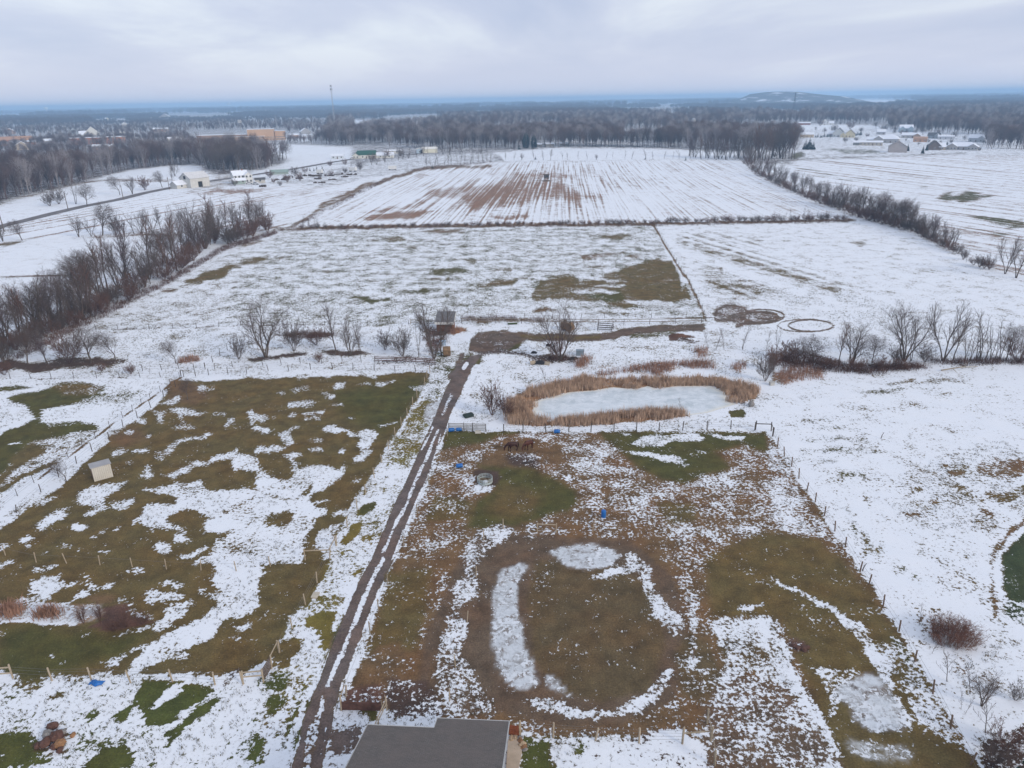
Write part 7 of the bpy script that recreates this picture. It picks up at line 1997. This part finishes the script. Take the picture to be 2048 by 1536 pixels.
def heap(px, py, lab, w, d_, h, mat, seed, name='scrap_heap', cat='scrap heap'):
    rr = random.Random(seed); p = at(px, py); m = MB()
    nx, ny = 9, 6
    for i in range(nx):
        for j in range(ny):
            a, b = i / (nx - 1) * 2 - 1, j / (ny - 1) * 2 - 1
            k_ = max(0, (1 - a * a) * (1 - b * b)) ** .6
            m.v.append(Vector((a * w / 2 + rr.uniform(-.05, .05), b * d_ / 2 + rr.uniform(-.05, .05), h * k_ * rr.uniform(.6, 1.2) - .03)))
    for i in range(nx - 1):
        for j in range(ny - 1): m.f.append((i * ny + j, (i + 1) * ny + j, (i + 1) * ny + j + 1, i * ny + j + 1)); m.mi.append(0)
    o = m.build(name, mat); o.location = (p.x, p.y, p.z); o.rotation_euler = (0, 0, rr.uniform(-.3, .3)); tag(o, lab, cat)
heap(1080, 727, 'black heap between the two leaning pallets', 2.2, 1.2, .7, BLK, 1)
heap(1068, 706, 'small black tarpaulin heap above the pallets', 1.3, .9, .5, BLK, 2)
heap(1096, 692, 'dark tub lying in the snow below the muddy track', .9, .7, .6, BLK, 3)
heap(1146, 718, 'dark pile of brush beside the grey box', 2.4, 1.0, .5, simple('dark brush pile', (.04, .032, .028), .4, 2), 4)
heap(1055, 925, 'trampled dark hay patch before the horses', 2.2, .9, .08, simple('trampled hay', (.05, .036, .03), .4, 2), 6, 'hay_heap', 'hay')
heap(1356, 672, 'low reddish dirt mound at the end of the muddy track', 4.0, 1.6, .6, simple('red dirt', (.12, .065, .045), .4, 1), 7, 'dirt_mound', 'mound')
heap(912, 664, 'orange brown straw pile at the shelter corner', 1.8, 2.0, .5, simple('orange straw', (.26, .13, .06), .4, 2), 8, 'straw_pile', 'straw')
heap(880, 668, 'dark manure pile under the tree before the shelter', 3.0, 2.2, .6, simple('manure', (.07, .045, .035), .4, 2), 9, 'manure_pile', 'manure')
def box_thing(px, py, lab, w, d_, h, mat, name, cat, rz=0., lid=None):
    p = at(px, py); root = empty(name, (p.x, p.y, p.z), rz, lab, cat)
    MB().box(-w / 2, w / 2, -d_ / 2, d_ / 2, 0, h).build('body', mat, root)
    MB().box(-w / 2 - .04, w / 2 + .04, -d_ / 2 - .04, d_ / 2 + .04, h, h + .07).build('lid', lid or mat, root)
box_thing(1160, 710, 'blue grey metal box at the tree by the muddy track', 1.6, 1.0, 1.0, simple('blue grey paint', (.22, .27, .31), .2, 1.5), 'metal_box', 'box', -.1)
box_thing(886, 690, 'blue grey tank standing in the shelter yard', 1.2, .9, .9, simple('blue tank', (.30, .38, .47), .2, 1.5), 'water_tank', 'tank', .2)
box_thing(1543, 770, 'pale grey crate on the bank at the pond end', .8, .6, .55, paint_mat((.44, .43, .40)), 'crate', 'crate', .2)
box_thing(631, 1192, 'small tan hatch lying on the verge beside the lane', .6, .8, .12, paint_mat((.50, .45, .36)), 'hatch', 'hatch', -.1)
box_thing(937, 833, 'dark open bin half sunk in the snow by the rounded rusty bush', 1.5, 1.0, .35, simple('green black bin', (.03, .045, .04), .3, 2), 'bin', 'bin', .5)
p = at(1025, 649)
root = empty('green_log', (p.x, p.y, p.z), .05, 'snow topped green log lying along the rail fence', 'log')
MB().tube([(-1.1, 0, .25), (1.1, .1, .25)], .25, 8).build('body', simple('mossy bark', (.06, .08, .04), .3, 2), root)
MB().tube([(-1.0, 0, .46), (1.0, .1, .46)], .09, 6).build('snow_cap', SNOWROOF, root)
fence('hay_rack', 'dark slatted rack standing by the rail fence past the round bales', gp('U', '1805,275 1955,285 1975,262 1812,252 1805,275'), 1.3, .06, (), POSTD, rails=(.35, .8, 1.25), railmat=simple('dark slats', (.07, .055, .05), .3, 2))
fence('low_rails', 'pair of low wooden rails lying beside the standing blue barrel', gp('C', '590,1330 615,1215') + gp('C', '700,1308'), .35, .05, (), RAILW, rails=(.25,), skip=(1,))
p0, p1 = at(1882, 743), at(1955, 736)
m = MB().tube([(0, 0, .25), tuple((p1 - p0) * .5 + Vector((0, 0, .5))), tuple((p1 - p0) + Vector((0, 0, .3)))], [.13, .10, .05], 6)
m.tube([tuple((p1 - p0) * .3 + Vector((0, 0, .4))), tuple((p1 - p0) * .25 + Vector((.4, -1.6, .1)))], [.06, .02], 5); m.tube([tuple((p1 - p0) * .6 + Vector((0, 0, .45))), tuple((p1 - p0) * .8 + Vector((.2, 1.3, .9)))], [.05, .02], 5)
o = m.build('fallen_branch', POSTW); o.location = p0; tag(o, 'fallen grey branch lying on the snow below the tree row', 'branch')
for x, y, lab in ((1762, 877, 'short broken stake standing in the snow of the right field'), (1725, 1142, 'leaning stake beside the paddock fence')):
    p = at(x, y); o = MB().tube([(0, 0, -.05), (.05, 0, .5), (.28, 0, 1.0)], [.06, .05, .03], 6).build('stake', POSTD); o.location = p; tag(o, lab, 'stake')

# ------------------------------------------------------------------ horses
def horse(px, py, rz, sc, coat, lab, seed):
    p = at(px, py)
    root = empty('horse', (p.x, p.y, p.z), rz, lab, 'horse')
    root.scale = (sc, sc, sc)
    V_, E_, RD = [], [], []
    def add(chain, par=None):
        prev = par
        for (x, y, z, rx, ry) in chain:
            V_.append((x, y, z)); RD.append((rx, ry))
            if prev is not None: E_.append((prev, len(V_) - 1))
            prev = len(V_) - 1
        return prev
    add([(-.48, 0, 1.12, .33, .36)])
    add([(-.10, 0, 1.04, .34, .38), (.30, 0, 1.07, .31, .38), (.56, 0, 1.16, .19, .30), (.78, 0, 1.06, .12, .21), (.98, 0, .90, .10, .15), (1.08, 0, .76, .11, .14), (1.14, 0, .60, .115, .15), (1.20, 0, .38, .075, .09), (1.23, 0, .20, .065, .07), (1.24, 0, .12, .06, .06)], 0)
    add([(-.76, 0, 1.12, .18, .22)], 0)
    for s in (-1, 1):
        f = .06 * s
        add([(-.60, s * .16, .88, .18, .22), (-.53 + f, s * .18, .68, .12, .15), (-.74 + f, s * .17, .48, .07, .085), (-.70 + f, s * .17, .17, .055, .06), (-.65 + f, s * .17, .04, .07, .075)], 0)
        add([(.38, s * .16, .80, .14, .17), (.42 - f * 2, s * .16, .47, .07, .075), (.40 - f * 2, s * .16, .17, .052, .056), (.45 - f * 2, s * .16, .04, .07, .075)], 2)
    me = bpy.data.meshes.new('body')
    me.from_pydata(V_, E_, []); me.update()
    o = bpy.data.objects.new('body', me); COL.objects.link(o); o.parent = root
    sk = o.modifiers.new('skin', 'SKIN'); sk.use_smooth_shade = True; sk.branch_smoothing = .6
    for i, v_ in enumerate(me.skin_vertices[0].data):
        v_.radius = RD[i]; v_.use_root = (i == 0)
    o.modifiers.new('smooth', 'SUBSURF').levels = 2
    o.modifiers['smooth'].render_levels = 2
    me.materials.append(coat)
    dk = simple('dark horse hair', (.018, .010, .008), .3, 4)
    MB().tube([(-.74, 0, 1.26), (-.86, 0, 1.10), (-.90, 0, .75), (-.91, 0, .42)], [.05, .07, .085, .02], 7).build('tail', dk, root, True)
    m = MB()
    for i, (a, b) in enumerate((((.54, 1.46), (.56, 1.24)), ((.68, 1.36), (.68, 1.14)), ((.82, 1.25), (.78, 1.05)), ((.95, 1.10), (.90, .92)), ((1.05, .95), (1.0, .82)))):
        m.poly([(a[0], -.03, a[1]), (a[0] + .12, -.03, a[1] - .13), (b[0] + .10, .14, b[1] - .1), (b[0], .14, b[1])]); m.poly([(a[0], .03, a[1]), (a[0] + .12, .03, a[1] - .13), (b[0] + .10, -.14, b[1] - .1), (b[0], -.14, b[1])])
    m.build('mane', dk, root)
    for s in (-1, 1):
        MB().tube([(1.04, s * .06, .86), (1.07, s * .09, .95), (1.10, s * .09, 1.0)], [.03, .035, .004], 5).build('ear', coat, root)
        for (x, y) in ((-.63 + .06 * s, s * .16), (.45 - .12 * s, s * .15)): MB().lathe([(.07, 0), (.055, .08), (.001, .085)], 8, 0, (x, y, 0)).build('hoof', dk, root)
horse(1025, 901, R(196), 1.04, simple('dark bay coat', (.042, .012, .007), .25, 2, .55, .35), 'dark bay horse grazing in the paddock, nearer the hay feeder', 1)
horse(1057, 898, R(222), 1.04, simple('chestnut coat', (.075, .019, .009), .25, 2, .55, .35), 'chestnut horse grazing in the paddock, farther from the hay feeder', 2)

# ------------------------------------------------------------------ big brown bush by the right fence
t, c = [], []
rb = random.Random(9)
for i in range(330):
    a = rb.uniform(0, 6.28); q = math.sqrt(rb.random())
    b = Vector((math.cos(a) * q * 1.95, math.sin(a) * q * 1.5, 0))
    pts_ = [b]; dd = Vector((math.cos(a) * q * .45, math.sin(a) * q * .45, 1)).normalized()
    L_ = (2.3 - .9 * q) * rb.uniform(.7, 1.15)
    for k in range(3):
        dd = (dd + Vector((rb.gauss(0, .25), rb.gauss(0, .25), 0))).normalized(); n_ = pts_[-1] + dd * L_ / 3
        (t if k == 0 else c).append((pts_[-1], n_, .016 - .004 * k, .012 - .003 * k))
        for w in range(3):
            e2 = n_ + Vector((rb.gauss(0, 1), rb.gauss(0, 1), rb.gauss(.2, .6))).normalized() * rb.uniform(.25, .55)
            c.append((n_, e2, .010, .006))
        pts_.append(n_)
p = at(1913, 1288)
root = empty('brown_bush', (p.x, p.y + .6, p.z), 0, 'big dense red brown bush on the snow past the paddock fence', 'bush')
Vt, Ft = tubes_np(t, 3); Vc, Fc = tubes_np(c, 3)
BB = bark('brown bush twigs', (.19, .098, .068))
mesh_obj('stems', Vt, Ft, BB, root); mesh_obj('crown', Vc, Fc, BB, root)

# prototypes that found no place are not part of the scene
for k, pr in PROTO.items():
    if not pr['used']:
        for o in KIDS[pr['root'].name]: bpy.data.objects.remove(o)
        bpy.data.objects.remove(pr['root'])
